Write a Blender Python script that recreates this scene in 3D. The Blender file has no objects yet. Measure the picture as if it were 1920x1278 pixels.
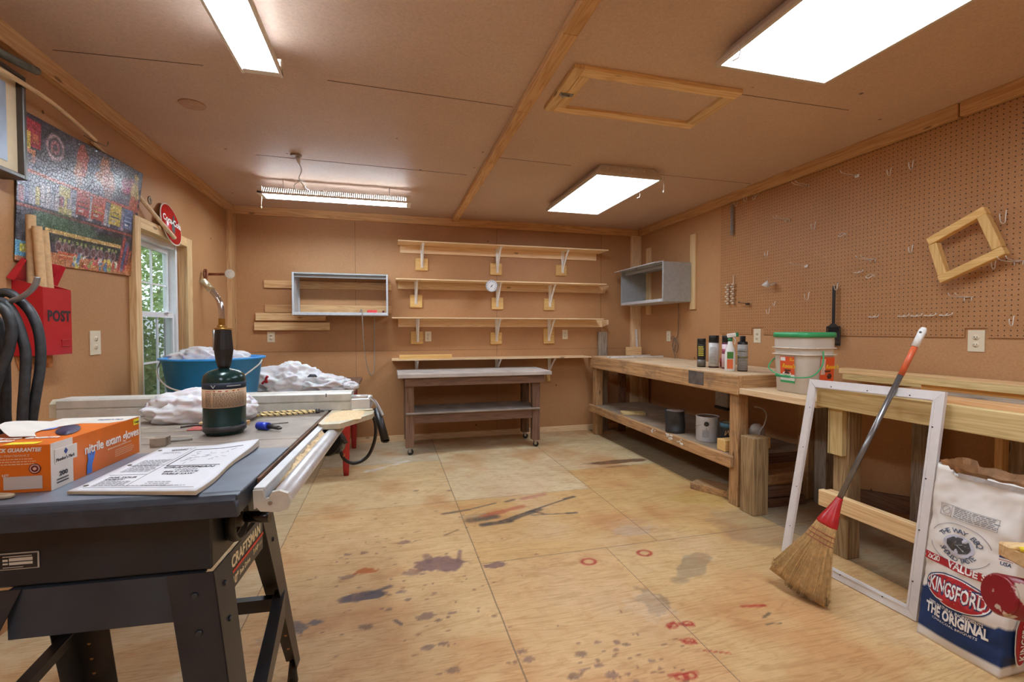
import bpy, bmesh, math, random
import numpy as np
from mathutils import Vector, Matrix, noise
PI = math.pi
random.seed(7)
S = bpy.context.scene
COL = S.collection

# ------------------------------------------------------------------ camera, sky, exposure
cam_d = bpy.data.cameras.new('camera'); cam = bpy.data.objects.new('camera', cam_d); COL.objects.link(cam)
cam.location = (0, 0, 1.22)
cam.rotation_euler = (math.radians(90 - 1.467), 0, math.radians(-14.85))
cam_d.sensor_width = 36.0; cam_d.lens = 876.2 / 1920 * 36; cam_d.clip_start = 0.02; cam_d.clip_end = 100
S.camera = cam
W = bpy.data.worlds.new('world'); S.world = W; W.use_nodes = True
bg = W.node_tree.nodes['Background']; bg.inputs[0].default_value = (0.80, 0.90, 1.0, 1); bg.inputs[1].default_value = 1.9
S.view_settings.view_transform = 'Standard'; S.view_settings.look = 'None'
S.view_settings.exposure = 0.0; S.view_settings.gamma = 1.0; S.view_settings.use_curve_mapping = False
S.cycles.max_bounces = 10; S.cycles.diffuse_bounces = 6; S.cycles.glossy_bounces = 4; S.cycles.transmission_bounces = 6
S.cycles.transparent_max_bounces = 16; S.cycles.sample_clamp_indirect = 6.0
S.cycles.caustics_reflective = False; S.cycles.caustics_refractive = False
LCOL = (0.87, 1.0, 1.13)      # colour of the fluorescent tubes
E_TUBE, E_DIFF = 84.0, 10.6
XL, XR, YB, YF, H = -1.5, 3.02, 5.22, -2.3, 2.44

# ------------------------------------------------------------------ colour helpers
def s2l(c): return c / 12.92 if c <= 0.04045 else ((c + 0.055) / 1.055) ** 2.4
def rgb(r, g=None, b=None):
    if g is None: r, g, b = r
    return (s2l(r / 255), s2l(g / 255), s2l(b / 255), 1.0)

# ------------------------------------------------------------------ materials
MATS = {}
class NT:
    def __init__(s, name):
        s.m = bpy.data.materials.new(name); s.m.use_nodes = True
        s.t = s.m.node_tree; s.b = s.t.nodes['Principled BSDF']; s.out = s.t.nodes['Material Output']
    def n(s, typ, **kw):
        nd = s.t.nodes.new(typ)
        for k, v in kw.items():
            if k == 'ins':
                for kk, vv in v.items():
                    if isinstance(vv, tuple) and len(vv) == 2 and hasattr(vv[0], 'outputs'): s.t.links.new(vv[0].outputs[vv[1]], nd.inputs[kk])
                    else: nd.inputs[kk].default_value = vv
            else: setattr(nd, k, v)
        return nd
    def l(s, a, ao, b, bi): s.t.links.new(a.outputs[ao], b.inputs[bi])
    def math(s, op, a, b=None, c=None):
        nd = s.t.nodes.new('ShaderNodeMath'); nd.operation = op
        for i, v in enumerate((a, b, c)):
            if v is None: continue
            if isinstance(v, (int, float)): nd.inputs[i].default_value = v
            elif isinstance(v, tuple): s.t.links.new(v[0].outputs[v[1]], nd.inputs[i])
            else: s.t.links.new(v.outputs[0], nd.inputs[i])
        return nd
    def mix(s, fac, a, b, mode='MIX'):
        nd = s.t.nodes.new('ShaderNodeMix'); nd.data_type = 'RGBA'; nd.blend_type = mode
        for i, v in ((0, fac), (6, a), (7, b)):
            if isinstance(v, (int, float)): nd.inputs[i].default_value = v
            elif isinstance(v, tuple) and len(v) == 4: nd.inputs[i].default_value = v
            elif isinstance(v, tuple): s.t.links.new(v[0].outputs[v[1]], nd.inputs[i])
            else: s.t.links.new(v.outputs[0], nd.inputs[i])
        return nd
    def ramp(s, src, pts):
        nd = s.t.nodes.new('ShaderNodeValToRGB'); cr = nd.color_ramp
        while len(cr.elements) < len(pts): cr.elements.new(0.5)
        for e, (p, c) in zip(cr.elements, pts): e.position = p; e.color = c
        s.t.links.new(src[0].outputs[src[1]], nd.inputs[0]); return nd
    def bump(s, h, st=0.2, dist=0.01):
        nd = s.t.nodes.new('ShaderNodeBump'); nd.inputs['Strength'].default_value = st; nd.inputs['Distance'].default_value = dist
        s.t.links.new(h[0].outputs[h[1]], nd.inputs['Height']); s.t.links.new(nd.outputs[0], s.b.inputs['Normal'])
    def set(s, **kw):
        for k, v in kw.items(): s.b.inputs[k].default_value = v

def plain(name, c, rough=0.5, metal=0.0, var=0.06, scale=30, bump=0.0, spec=0.5):
    if name in MATS: return MATS[name]
    t = NT(name); col = rgb(c)
    tc = t.n('ShaderNodeTexCoord')
    nz = t.n('ShaderNodeTexNoise', ins={'Vector': (tc, 'Object'), 'Scale': scale, 'Detail': 4.0})
    dk = tuple(x * (1 - 3 * var) for x in col[:3]) + (1,); lt = tuple(min(1, x * (1 + 2 * var)) for x in col[:3]) + (1,)
    r = t.ramp((nz, 'Fac'), [(0.3, dk), (0.7, lt)]); t.l(r, 0, t.b, 'Base Color')
    t.set(Roughness=rough, Metallic=metal); t.b.inputs['Specular IOR Level'].default_value = spec
    if bump: t.bump((nz, 'Fac'), bump, 0.004)
    MATS[name] = t.m; return t.m

WOODS = {  # light, dark, stain, roughness
    'pine': ((232, 200, 150), (204, 160, 108), 0.0, 0.6), 'pine_warm': ((218, 176, 126), (188, 138, 90), 0.0, 0.65),
    'shelf_pine': ((242, 214, 172), (220, 182, 136), 0.0, 0.6), 'block_pine': ((226, 188, 122), (204, 158, 92), 0.0, 0.55),
    'old_wood': ((196, 156, 110), (146, 106, 70), 0.55, 0.75), 'brown_wood': ((136, 104, 84), (96, 70, 56), 0.3, 0.7),
    'gray_wood': ((168, 154, 136), (120, 106, 92), 0.35, 0.8), 'treated_wood': ((176, 148, 108), (120, 94, 64), 0.15, 0.7),
    'treated_new': ((222, 198, 142), (192, 164, 108), 0.0, 0.65), 'dusty_wood': ((172, 156, 136), (132, 116, 98), 0.3, 0.85),
    'dark_beam': ((112, 78, 56), (70, 46, 32), 0.3, 0.8), 'bench_top_wood': ((216, 192, 158), (184, 154, 118), 0.35, 0.8)}
def wood(kind, axis='y'):
    name = kind + '_' + axis
    if name in MATS: return MATS[name]
    a, b, st, rough = WOODS[kind]; t = NT(name)
    tc = t.n('ShaderNodeTexCoord'); oi = t.n('ShaderNodeObjectInfo')
    off = t.math('MULTIPLY', (oi, 'Random'), 37.0)
    cmb = t.n('ShaderNodeCombineXYZ', ins={0: (off, 0), 1: (off, 0), 2: (off, 0)})
    ad = t.n('ShaderNodeVectorMath', operation='ADD', ins={0: (tc, 'Object'), 1: (cmb, 0)})
    sc = {'x': (0.05, 1, 1), 'y': (1, 0.05, 1), 'z': (1, 1, 0.05)}[axis]
    mp = t.n('ShaderNodeVectorMath', operation='MULTIPLY', ins={0: (ad, 0), 1: sc})
    n1 = t.n('ShaderNodeTexNoise', ins={'Vector': (mp, 0), 'Scale': 16.0, 'Detail': 3.0, 'Distortion': 0.6})
    rings = t.math('FRACT', t.math('MULTIPLY', (n1, 'Fac'), 9.0))
    rings = t.math('ABSOLUTE', t.math('SUBTRACT', rings, 0.5))
    n2 = t.n('ShaderNodeTexNoise', ins={'Vector': (mp, 0), 'Scale': 160.0, 'Detail': 2.0})
    f = t.math('ADD', t.math('MULTIPLY', rings, 1.1), t.math('MULTIPLY', (n2, 'Fac'), 0.55))
    r = t.ramp((f, 0), [(0.1, rgb(b)), (0.75, rgb(a))])
    sc2 = {'x': (1.6, 5, 5), 'y': (5, 1.6, 5), 'z': (5, 5, 1.6)}[axis]
    mk = t.n('ShaderNodeVectorMath', operation='MULTIPLY', ins={0: (ad, 0), 1: sc2})
    vo = t.n('ShaderNodeTexVoronoi', ins={'Vector': (mk, 0), 'Scale': 1.3})
    kn = t.ramp((vo, 'Distance'), [(0.045, (1, 1, 1, 1)), (0.075, (0, 0, 0, 1))])
    m1 = t.mix(t.math('MULTIPLY', (kn, 0), 0.7), (r, 0), tuple(x * 0.25 for x in rgb(b)[:3]) + (1,))
    last = m1
    if st:
        n3 = t.n('ShaderNodeTexNoise', ins={'Vector': (ad, 0), 'Scale': 5.0, 'Detail': 6.0, 'Roughness': 0.7})
        sr = t.ramp((n3, 'Fac'), [(0.5, (0, 0, 0, 1)), (0.68, (st, st, st, 1))])
        last = t.mix((sr, 0), (m1, 2), rgb(96, 84, 72))
    vr = t.math('ADD', t.math('MULTIPLY', (oi, 'Random'), 0.22), 0.88)
    hs = t.n('ShaderNodeHueSaturation', ins={'Color': (last, 2), 'Value': (vr, 0)})
    t.l(hs, 0, t.b, 'Base Color'); t.set(Roughness=rough); t.b.inputs['Specular IOR Level'].default_value = 0.3
    t.bump((f, 0), 0.12, 0.002)
    MATS[name] = t.m; return t.m

def hardboard(name, c, dark, rough=0.55, peg=False, marks=True):
    t = NT(name); tc = t.n('ShaderNodeTexCoord')
    n1 = t.n('ShaderNodeTexNoise', ins={'Vector': (tc, 'Object'), 'Scale': 1.1, 'Detail': 5.0, 'Roughness': 0.6})
    n2 = t.n('ShaderNodeTexNoise', ins={'Vector': (tc, 'Object'), 'Scale': 90.0, 'Detail': 4.0, 'Roughness': 0.7})
    r = t.ramp((n1, 'Fac'), [(0.3, rgb(dark)), (0.7, rgb(c))])
    r2 = t.ramp((n2, 'Fac'), [(0.3, (0.74, 0.72, 0.7, 1)), (0.68, (1.1, 1.08, 1.06, 1))])
    last = t.mix(0.6, (r, 0), (r2, 0), 'MULTIPLY')
    if marks:
        vo = t.n('ShaderNodeTexVoronoi', ins={'Vector': (tc, 'Object'), 'Scale': 3.4, 'Randomness': 1.0})
        sm = t.n('ShaderNodeTexNoise', ins={'Vector': (tc, 'Object'), 'Scale': 60.0})
        d = t.math('ADD', (vo, 'Distance'), t.math('MULTIPLY', (sm, 'Fac'), 0.03))
        kr = t.ramp((d, 0), [(0.045, (0.8, 0.8, 0.8, 1)), (0.055, (0, 0, 0, 1))])
        last = t.mix((kr, 0), (last, 2), rgb(70, 46, 32))
    if peg:
        sp = t.n('ShaderNodeSeparateXYZ', ins={0: (tc, 'Object')})
        P = 0.0254
        fy = t.math('SUBTRACT', t.math('FRACT', t.math('MULTIPLY', (sp, 1), 1 / P)), 0.5)
        fz = t.math('SUBTRACT', t.math('FRACT', t.math('MULTIPLY', (sp, 2), 1 / P)), 0.5)
        d2 = t.math('ADD', t.math('MULTIPLY', fy, fy), t.math('MULTIPLY', fz, fz))
        h = t.math('LESS_THAN', d2, 0.0155)
        last = t.mix((h, 0), (last, 2), rgb(58, 36, 22))
    t.l(last, 2, t.b, 'Base Color'); t.set(Roughness=rough); t.b.inputs['Specular IOR Level'].default_value = 0.35
    t.bump((n2, 'Fac'), 0.1, 0.002)
    MATS[name] = t.m; return t.m

def emis(name, c, st):
    if name in MATS: return MATS[name]
    t = NT(name); t.set(Roughness=0.5); t.b.inputs['Base Color'].default_value = (0.8, 0.8, 0.8, 1)
    t.b.inputs['Emission Color'].default_value = (c[0], c[1], c[2], 1); t.b.inputs['Emission Strength'].default_value = st
    MATS[name] = t.m; return t.m
def attr_mat(name, rough=0.5, spec=0.5, grain=False, bumpscale=0):
    t = NT(name); at = t.n('ShaderNodeAttribute', attribute_name='Col'); last = (at, 'Color')
    tc = t.n('ShaderNodeTexCoord')
    if grain:
        mp = t.n('ShaderNodeVectorMath', operation='MULTIPLY', ins={0: (tc, 'Object'), 1: (0.35, 3.2, 1)})
        n1 = t.n('ShaderNodeTexNoise', ins={'Vector': (mp, 0), 'Scale': 3.0, 'Detail': 4.0, 'Distortion': 0.8})
        f = t.math('ABSOLUTE', t.math('SUBTRACT', t.math('FRACT', t.math('MULTIPLY', (n1, 'Fac'), 11.0)), 0.5))
        r = t.ramp((f, 0), [(0.0, (0.80, 0.72, 0.64, 1)), (0.22, (1, 1, 1, 1))])
        mx = t.mix(0.75, last, (r, 0), 'MULTIPLY')
        n2 = t.n('ShaderNodeTexNoise', ins={'Vector': (mp, 0), 'Scale': 45.0, 'Detail': 4.0})
        r2 = t.ramp((n2, 'Fac'), [(0.25, (0.8, 0.78, 0.76, 1)), (0.75, (1.1, 1.1, 1.1, 1))])
        mx = t.mix(0.6, (mx, 2), (r2, 0), 'MULTIPLY')
        n3 = t.n('ShaderNodeTexNoise', ins={'Vector': (tc, 'Object'), 'Scale': 2.2, 'Detail': 7.0, 'Roughness': 0.65})
        r3 = t.ramp((n3, 'Fac'), [(0.32, (0.84, 0.78, 0.74, 1)), (0.62, (1.04, 1.04, 1.05, 1))])
        mx = t.mix(0.8, (mx, 2), (r3, 0), 'MULTIPLY')
        # crisp joints between the plywood sheets
        sp = t.n('ShaderNodeSeparateXYZ', ins={0: (tc, 'Object')}); X, Y = (sp, 0), (sp, 1)
        wob = t.n('ShaderNodeTexNoise', ins={'Vector': (tc, 'Object'), 'Scale': 5.0})
        wv = t.math('MULTIPLY', t.math('SUBTRACT', (wob, 'Fac'), 0.5), 0.006)
        def line(ax, v0, w, o, lo, hi):
            d = t.math('LESS_THAN', t.math('ABSOLUTE', t.math('SUBTRACT', t.math('ADD', ax, wv), v0)), w)
            a = t.math('GREATER_THAN', o, lo); b = t.math('LESS_THAN', o, hi)
            return t.math('MULTIPLY', d, t.math('MULTIPLY', a, b))
        acc = None
        for L in ((X, 0.457, 0.0032, Y, -3, 6), (X, 1.49, 0.0025, Y, 2.36, 6), (X, 1.17, 0.002, Y, -3, 2.36), (X, -0.585, 0.0025, Y, -3, 6), (X, 2.35, 0.0025, Y, -3, 6),
                  (Y, 2.36, 0.003, X, 0.457, 3.0), (Y, 3.28, 0.002, X, -0.585, 1.49), (Y, 4.35, 0.002, X, -1.5, 0.457), (Y, 3.32, 0.0025, X, -1.5, -0.585), (Y, 3.75, 0.002, X, 1.49, 3.0)):
            q = line(*L); acc = q if acc is None else t.math('MAXIMUM', acc, q)
        mx = t.mix(t.math('MULTIPLY', acc, 0.7), (mx, 2), rgb(96, 84, 68))
        n4 = t.n('ShaderNodeTexNoise', ins={'Vector': (tc, 'Object'), 'Scale': 75.0, 'Detail': 5.0, 'Roughness': 0.7})
        fl = t.ramp((n4, 'Fac'), [(0.64, (0, 0, 0, 1)), (0.70, (.5, .5, .5, 1))]); mx = t.mix((fl, 0), (mx, 2), rgb(236, 214, 180))
        fd = t.ramp((n4, 'Fac'), [(0.30, (.55, .55, .55, 1)), (0.36, (0, 0, 0, 1))]); mx = t.mix((fd, 0), (mx, 2), rgb(140, 100, 66))
        n5 = t.n('ShaderNodeTexNoise', ins={'Vector': (tc, 'Object'), 'Scale': 9.0, 'Detail': 8.0, 'Roughness': 0.75})
        fs = t.ramp((n5, 'Fac'), [(0.50, (0, 0, 0, 1)), (0.72, (.6, .6, .6, 1))]); mx = t.mix((fs, 0), (mx, 2), rgb(186, 134, 84))
        last = (mx, 2); t.bump((n2, 'Fac'), 0.06, 0.002)
    if bumpscale:
        vo = t.n('ShaderNodeTexVoronoi', feature='DISTANCE_TO_EDGE', ins={'Vector': (tc, 'Object'), 'Scale': bumpscale})
        r = t.ramp((vo, 'Distance'), [(0.0, (0, 0, 0, 1)), (0.06, (1, 1, 1, 1))]); t.bump((r, 0), 0.6, 0.002)
        mx = t.mix(0.35, last, (r, 0), 'MULTIPLY'); last = (mx, 2)
    t.t.links.new(last[0].outputs[last[1]], t.b.inputs['Base Color']); t.set(Roughness=rough); t.b.inputs['Specular IOR Level'].default_value = spec
    MATS[name] = t.m; return t.m
def clear(name, c, alpha, rough=0.1):
    t = NT(name); t.b.inputs['Base Color'].default_value = rgb(c); t.set(Roughness=rough, Alpha=alpha); MATS[name] = t.m; return t.m

M_WHITE = lambda: plain('white_paint', (226, 224, 220), 0.4)
M_BLACK = lambda: plain('black_plastic', (28, 27, 27), 0.4)
def ink(c, nm=None): return plain(nm or 'ink_%d_%d_%d' % tuple(c), c, 0.55, var=0.0)

# ------------------------------------------------------------------ mesh builder
class MB:
    def __init__(s): s.bm = bmesh.new()
    def merge(s, other, smooth=False, mat=None):
        if mat is not None: bmesh.ops.transform(other, matrix=mat, verts=other.verts)
        vm = {}
        for v in other.verts: vm[v] = s.bm.verts.new(v.co)
        for f in other.faces:
            try: nf = s.bm.faces.new([vm[v] for v in f.verts]); nf.smooth = smooth or f.smooth
            except ValueError: pass
        other.free(); return s
    def box(s, x0, x1, y0, y1, z0, z1, bev=0.0, mat=None):
        b = bmesh.new(); bmesh.ops.create_cube(b, size=1)
        for v in b.verts: v.co = Vector(((x0 + x1) / 2 + v.co.x * (x1 - x0), (y0 + y1) / 2 + v.co.y * (y1 - y0), (z0 + z1) / 2 + v.co.z * (z1 - z0)))
        if bev: bmesh.ops.bevel(b, geom=b.edges[:], offset=bev, segments=1, affect='EDGES')
        return s.merge(b, mat=mat)
    def beam(s, p0, p1, w, t, up=(0, 0, 1), bev=0.0):
        """box from p0 to p1; w across (perpendicular to up), t along up"""
        p0, p1, up = Vector(p0), Vector(p1), Vector(up); d = (p1 - p0); L = d.length; d.normalize()
        sd = d.cross(up).normalized(); u2 = sd.cross(d).normalized()
        m = Matrix(((d.x, sd.x, u2.x, (p0.x + p1.x) / 2), (d.y, sd.y, u2.y, (p0.y + p1.y) / 2), (d.z, sd.z, u2.z, (p0.z + p1.z) / 2), (0, 0, 0, 1)))
        return s.box(-L / 2, L / 2, -w / 2, w / 2, -t / 2, t / 2, bev, m)
    def prism(s, poly, h, mat=None, smooth=False):
        b = bmesh.new(); n = len(poly)
        lo = [b.verts.new((p[0], p[1], 0)) for p in poly]; hi = [b.verts.new((p[0], p[1], h)) for p in poly]
        b.faces.new(lo[::-1]); b.faces.new(hi)
        for i in range(n):
            f = b.faces.new((lo[i], lo[(i + 1) % n], hi[(i + 1) % n], hi[i])); f.smooth = smooth
        return s.merge(b, mat=mat)
    def cyl(s, p0, p1, r0, r1=None, seg=20, caps=True, smooth=True):
        r1 = r0 if r1 is None else r1; p0, p1 = Vector(p0), Vector(p1); d = (p1 - p0).normalized()
        a = d.orthogonal().normalized(); c = d.cross(a)
        A, B = [], []
        for i in range(seg):
            q = a * math.cos(2 * PI * i / seg) + c * math.sin(2 * PI * i / seg)
            A.append(s.bm.verts.new(p0 + q * r0)); B.append(s.bm.verts.new(p1 + q * r1))
        for i in range(seg):
            f = s.bm.faces.new((A[i], A[(i + 1) % seg], B[(i + 1) % seg], B[i])); f.smooth = smooth
        if caps: s.bm.faces.new(A[::-1]); s.bm.faces.new(B)
        return s
    def lathe(s, prof, c=(0, 0, 0), seg=28, mat=None, sx=1, sy=1, smooth=True, power=2):
        b = bmesh.new(); rings = []
        for r, z in prof:
            if r < 1e-6: rings.append([b.verts.new((0, 0, z))])
            else:
                ring = []
                for i in range(seg):
                    a = 2 * PI * i / seg; ca, sa = math.cos(a), math.sin(a)
                    k = 1.0 if power == 2 else (abs(ca) ** power + abs(sa) ** power) ** (-1.0 / power)
                    ring.append(b.verts.new((r * k * ca * sx, r * k * sa * sy, z)))
                rings.append(ring)
        for A, B in zip(rings, rings[1:]):
            for i in range(seg):
                j = (i + 1) % seg
                if len(A) == 1 and len(B) == 1: continue
                if len(A) == 1: f = b.faces.new((A[0], B[j], B[i]))
                elif len(B) == 1: f = b.faces.new((A[i], A[j], B[0]))
                else: f = b.faces.new((A[i], A[j], B[j], B[i]))
                f.smooth = smooth
        bmesh.ops.recalc_face_normals(b, faces=b.faces)
        bmesh.ops.translate(b, vec=c, verts=b.verts) if mat is None else bmesh.ops.transform(b, matrix=mat, verts=b.verts)
        return s.merge(b)
    def tube(s, pts, r, seg=8, closed=False, sub=0, caps=True):
        P = [Vector(p) for p in pts]
        if sub:
            Q = []; n = len(P)
            rng = range(n if closed else n - 1)
            for i in rng:
                p0 = P[(i - 1) % n] if (closed or i > 0) else P[i]; p1 = P[i]; p2 = P[(i + 1) % n]
                p3 = P[(i + 2) % n] if (closed or i + 2 < n) else p2
                for k in range(sub):
                    t = k / sub; Q.append(0.5 * ((2 * p1) + (p2 - p0) * t + (2 * p0 - 5 * p1 + 4 * p2 - p3) * t * t + (3 * p1 - p0 - 3 * p2 + p3) * t ** 3))
            if not closed: Q.append(P[-1])
            P = Q
        n = len(P); rs = r if isinstance(r, (list, tuple)) else None
        rings = []; prev = None
        for i in range(n):
            a = P[(i - 1) % n] if (closed or i > 0) else P[i]; b = P[(i + 1) % n] if (closed or i < n - 1) else P[i]
            d = (b - a).normalized()
            if prev is None: u = d.orthogonal().normalized()
            else:
                u = prev - d * prev.dot(d); u = u.normalized() if u.length > 1e-6 else d.orthogonal().normalized()
            prev = u; v = d.cross(u)
            rr = r if rs is None else rs[0] + (rs[1] - rs[0]) * i / (n - 1)
            rings.append([s.bm.verts.new(P[i] + (u * math.cos(2 * PI * k / seg) + v * math.sin(2 * PI * k / seg)) * rr) for k in range(seg)])
        for i in range(n if closed else n - 1):
            A, B = rings[i], rings[(i + 1) % n]
            for k in range(seg):
                f = s.bm.faces.new((A[k], A[(k + 1) % seg], B[(k + 1) % seg], B[k])); f.smooth = True
        if caps and not closed: s.bm.faces.new(rings[0][::-1]); s.bm.faces.new(rings[-1])
        return s
    def quad(s, a, b, c, d):
        s.bm.faces.new([s.bm.verts.new(p) for p in (a, b, c, d)]); return s
    def rod(s, pts, r): return s.tube(pts, r, 6)

def wmat(o):
    m = Matrix.Identity(4)
    while o is not None: m = o.matrix_basis @ m; o = o.parent
    return m
def obj(name, mb, mat, parent=None, local=False, origin=None):
    """link what mb holds as ONE mesh; world coordinates unless local"""
    me = bpy.data.meshes.new(name); bm = mb.bm if isinstance(mb, MB) else mb
    if not local and parent is not None: bmesh.ops.transform(bm, matrix=wmat(parent).inverted(), verts=bm.verts)
    bmesh.ops.recalc_face_normals(bm, faces=bm.faces)
    o = bpy.data.objects.new(name, me)
    if parent is None and not local:
        if origin is None:
            xs = [v.co.x for v in bm.verts]; ys = [v.co.y for v in bm.verts]; zs = [v.co.z for v in bm.verts]
            origin = ((min(xs) + max(xs)) / 2, (min(ys) + max(ys)) / 2, min(zs))
        bmesh.ops.translate(bm, vec=-Vector(origin), verts=bm.verts); o.location = origin
    bm.to_mesh(me); bm.free(); me.materials.append(mat if not callable(mat) else mat())
    COL.objects.link(o); o.parent = parent
    return o
def tag(o, label, cat, group=None):
    o['label'] = label; o['category'] = cat
    if group: o['group'] = group
    return o
def thing(name, label, cat, loc=(0, 0, 0), rotz=0, group=None):
    o = bpy.data.objects.new(name, None); COL.objects.link(o); o.empty_display_size = 0.05
    o.location = loc; o.rotation_euler = (0, 0, rotz); return tag(o, label, cat, group)
def one(name, mb, mat, label, cat, group=None): return tag(obj(name, mb, mat), label, cat, group)
def struct(name, mb, mat): o = obj(name, mb, mat, origin=(0, 0, 0)); o['kind'] = 'structure'; return o
def dup(root, delta, label, group=None):
    c = root.copy(); COL.objects.link(c); c.location = Vector(root.location) + Vector(delta); c['label'] = label
    if group: c['group'] = group
    for ch in root.children:
        d = ch.copy(); COL.objects.link(d); d.parent = c
        for g in ch.children: q = g.copy(); COL.objects.link(q); q.parent = d
    return c
def frame(o, x, up):
    """matrix that maps XY text space to a plane at o with x to the right and up upwards"""
    x = Vector(x).normalized(); up = Vector(up); up = (up - x * up.dot(x)).normalized(); z = x.cross(up)
    return Matrix(((x.x, up.x, z.x, o[0]), (x.y, up.y, z.y, o[1]), (x.z, up.z, z.z, o[2]), (0, 0, 0, 1)))
def text(name, s, size, M, mat, parent, local=False, bold=0.0, shear=0.0, align='LEFT', width=1.0, thick=0.0006, bend=None, sp=1.0):
    cu = bpy.data.curves.new(name, 'FONT'); cu.body = s; cu.size = size; cu.shear = shear; cu.align_x = align; cu.offset = bold * size; cu.extrude = thick / 2; cu.resolution_u = 3; cu.space_character = sp; cu.space_line = 0.9
    to = bpy.data.objects.new(name, cu); me = bpy.data.meshes.new_from_object(to); bpy.data.objects.remove(to)
    bm = bmesh.new(); bm.from_mesh(me); bpy.data.meshes.remove(me)
    for v in bm.verts: v.co.x *= width
    if bend: bend(bm)
    bmesh.ops.transform(bm, matrix=M, verts=bm.verts)
    b = MB(); b.bm.free(); b.bm = bm
    return obj(name, b, mat, parent, local)
def fineprint(mb, M, w, h, rows, fill=0.9, th=0.45, seed=1):
    """rows of short bars: print too small to read"""
    R = random.Random(seed)
    for i in range(rows):
        y = h - (i + 0.5) * h / rows; x = 0; end = w * R.uniform(fill - 0.15, fill)
        while x < end:
            L = min(R.uniform(0.02, 0.07) * w, end - x); q = h / rows * th / 2
            mb.quad(*[M @ Vector(p) for p in ((x, y - q, 0), (x + L, y - q, 0), (x + L, y + q, 0), (x, y + q, 0))]); x += L + 0.012 * w
    return mb
def crumple(mb, c, rx, ry, rz, seed=0, amp=0.25, freq=3.0, sub=5, flat=0.0):
    b = bmesh.new(); bmesh.ops.create_icosphere(b, subdivisions=sub, radius=1)
    for v in b.verts:
        n = v.co.normalized(); q = n * freq + Vector((seed * 7.3, seed * 3.1, seed))
        w_ = Vector((noise.noise(q * 1.3), noise.noise(q * 1.3 + Vector((9, 2, 4))), noise.noise(q * 1.3 + Vector((3, 8, 1))))) * 0.9
        k = 1 + amp * 0.7 * noise.noise(q * 0.5) + amp * 1.0 * (0.32 - abs(noise.noise(q * 0.8 + w_ * .5))) + amp * 0.42 * (0.3 - abs(noise.noise(q * 1.9 + w_))) + amp * 0.10 * (0.3 - abs(noise.noise(q * 4.6 + w_)))
        p = Vector((n.x * rx * k, n.y * ry * k, n.z * rz * k))
        if p.z < -rz * flat: p.z = -rz * flat
        v.co = p + Vector(c)
    for f in b.faces: f.smooth = True
    return mb.merge(b)
def disc_bump(c, n, r): return MB().cyl(c, Vector(c) + Vector(n), r, seg=10)

# ================================================================== THE ROOM
def vnoise(X, Y, f, seed):
    R = np.random.RandomState(seed); T = R.rand(64, 64)
    x, y = X * f, Y * f; i, j = np.floor(x).astype(int), np.floor(y).astype(int); u, v = x - i, y - j
    u, v = u * u * (3 - 2 * u), v * v * (3 - 2 * v)
    g = lambda a, b: T[a % 64, b % 64]
    return (g(i, j) * (1 - u) + g(i + 1, j) * u) * (1 - v) + (g(i, j + 1) * (1 - u) + g(i + 1, j + 1) * u) * v
def fbm(X, Y, f, seed): return (vnoise(X, Y, f, seed) + 0.5 * vnoise(X, Y, f * 2.1, seed + 1) + 0.25 * vnoise(X, Y, f * 4.3, seed + 2)) / 1.75
class Paint:
    def __init__(s, X, Y, base): s.X, s.Y = X, Y; s.C = np.empty(X.shape + (3,)); s.C[:] = base
    def put(s, m, c, k=1.0):
        a = np.clip(m, 0, 1)[..., None] * k; s.C = s.C * (1 - a) + np.array(c, float) * a
    def rect(s, x0, x1, y0, y1, c, k=1.0): s.put(((s.X >= x0) & (s.X < x1) & (s.Y >= y0) & (s.Y < y1)).astype(float), c, k)
    def win(s, x0, x1, y0, y1):
        xs, ys = s.X[0], s.Y[:, 0]
        i0, i1 = np.searchsorted(xs, x0), np.searchsorted(xs, x1); j0, j1 = np.searchsorted(ys, y0), np.searchsorted(ys, y1)
        return slice(j0, j1), slice(i0, i1)
    def putw(s, w, m, c, k):
        a = np.clip(m, 0, 1)[..., None] * k; s.C[w] = s.C[w] * (1 - a) + np.array(c, float) * a
    def blot(s, x, y, rx, ry, c, k=0.8, rag=0.5, ang=0.0, seed=0, soft=0.25, f=9.0):
        m = max(rx, ry) * 2.2; w = s.win(x - m, x + m, y - m, y + m); X, Y = s.X[w], s.Y[w]
        if X.size == 0: return
        dx, dy = X - x, Y - y; ca, sa = math.cos(ang), math.sin(ang)
        d = np.sqrt(((dx * ca + dy * sa) / rx) ** 2 + ((-dx * sa + dy * ca) / ry) ** 2)
        d = d + rag * (fbm(X, Y, f / max(rx, ry) * 0.25, seed) - 0.5) * 2
        s.putw(w, (1 - d) / soft + 0.5, c, k)
    def stroke(s, x0, y0, x1, y1, w_, c, k=0.8, seed=0, rag=0.4):
        m = w_ * 3; w = s.win(min(x0, x1) - m, max(x0, x1) + m, min(y0, y1) - m, max(y0, y1) + m); X, Y = s.X[w], s.Y[w]
        if X.size == 0: return
        dx, dy = x1 - x0, y1 - y0; L2 = dx * dx + dy * dy
        t = np.clip(((X - x0) * dx + (Y - y0) * dy) / L2, 0, 1)
        d = np.hypot(X - x0 - t * dx, Y - y0 - t * dy) / w_ + rag * (fbm(X, Y, 14, seed) - 0.5) * 2
        s.putw(w, (1 - d) / 0.9 + 0.5, c, k * .9)
    def ring(s, x, y, rx, ry, w, c, k=0.9):
        d = np.hypot((s.X - x) / rx, (s.Y - y) / ry); s.put(1 - np.abs(d - 1) / w, c, k)
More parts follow.
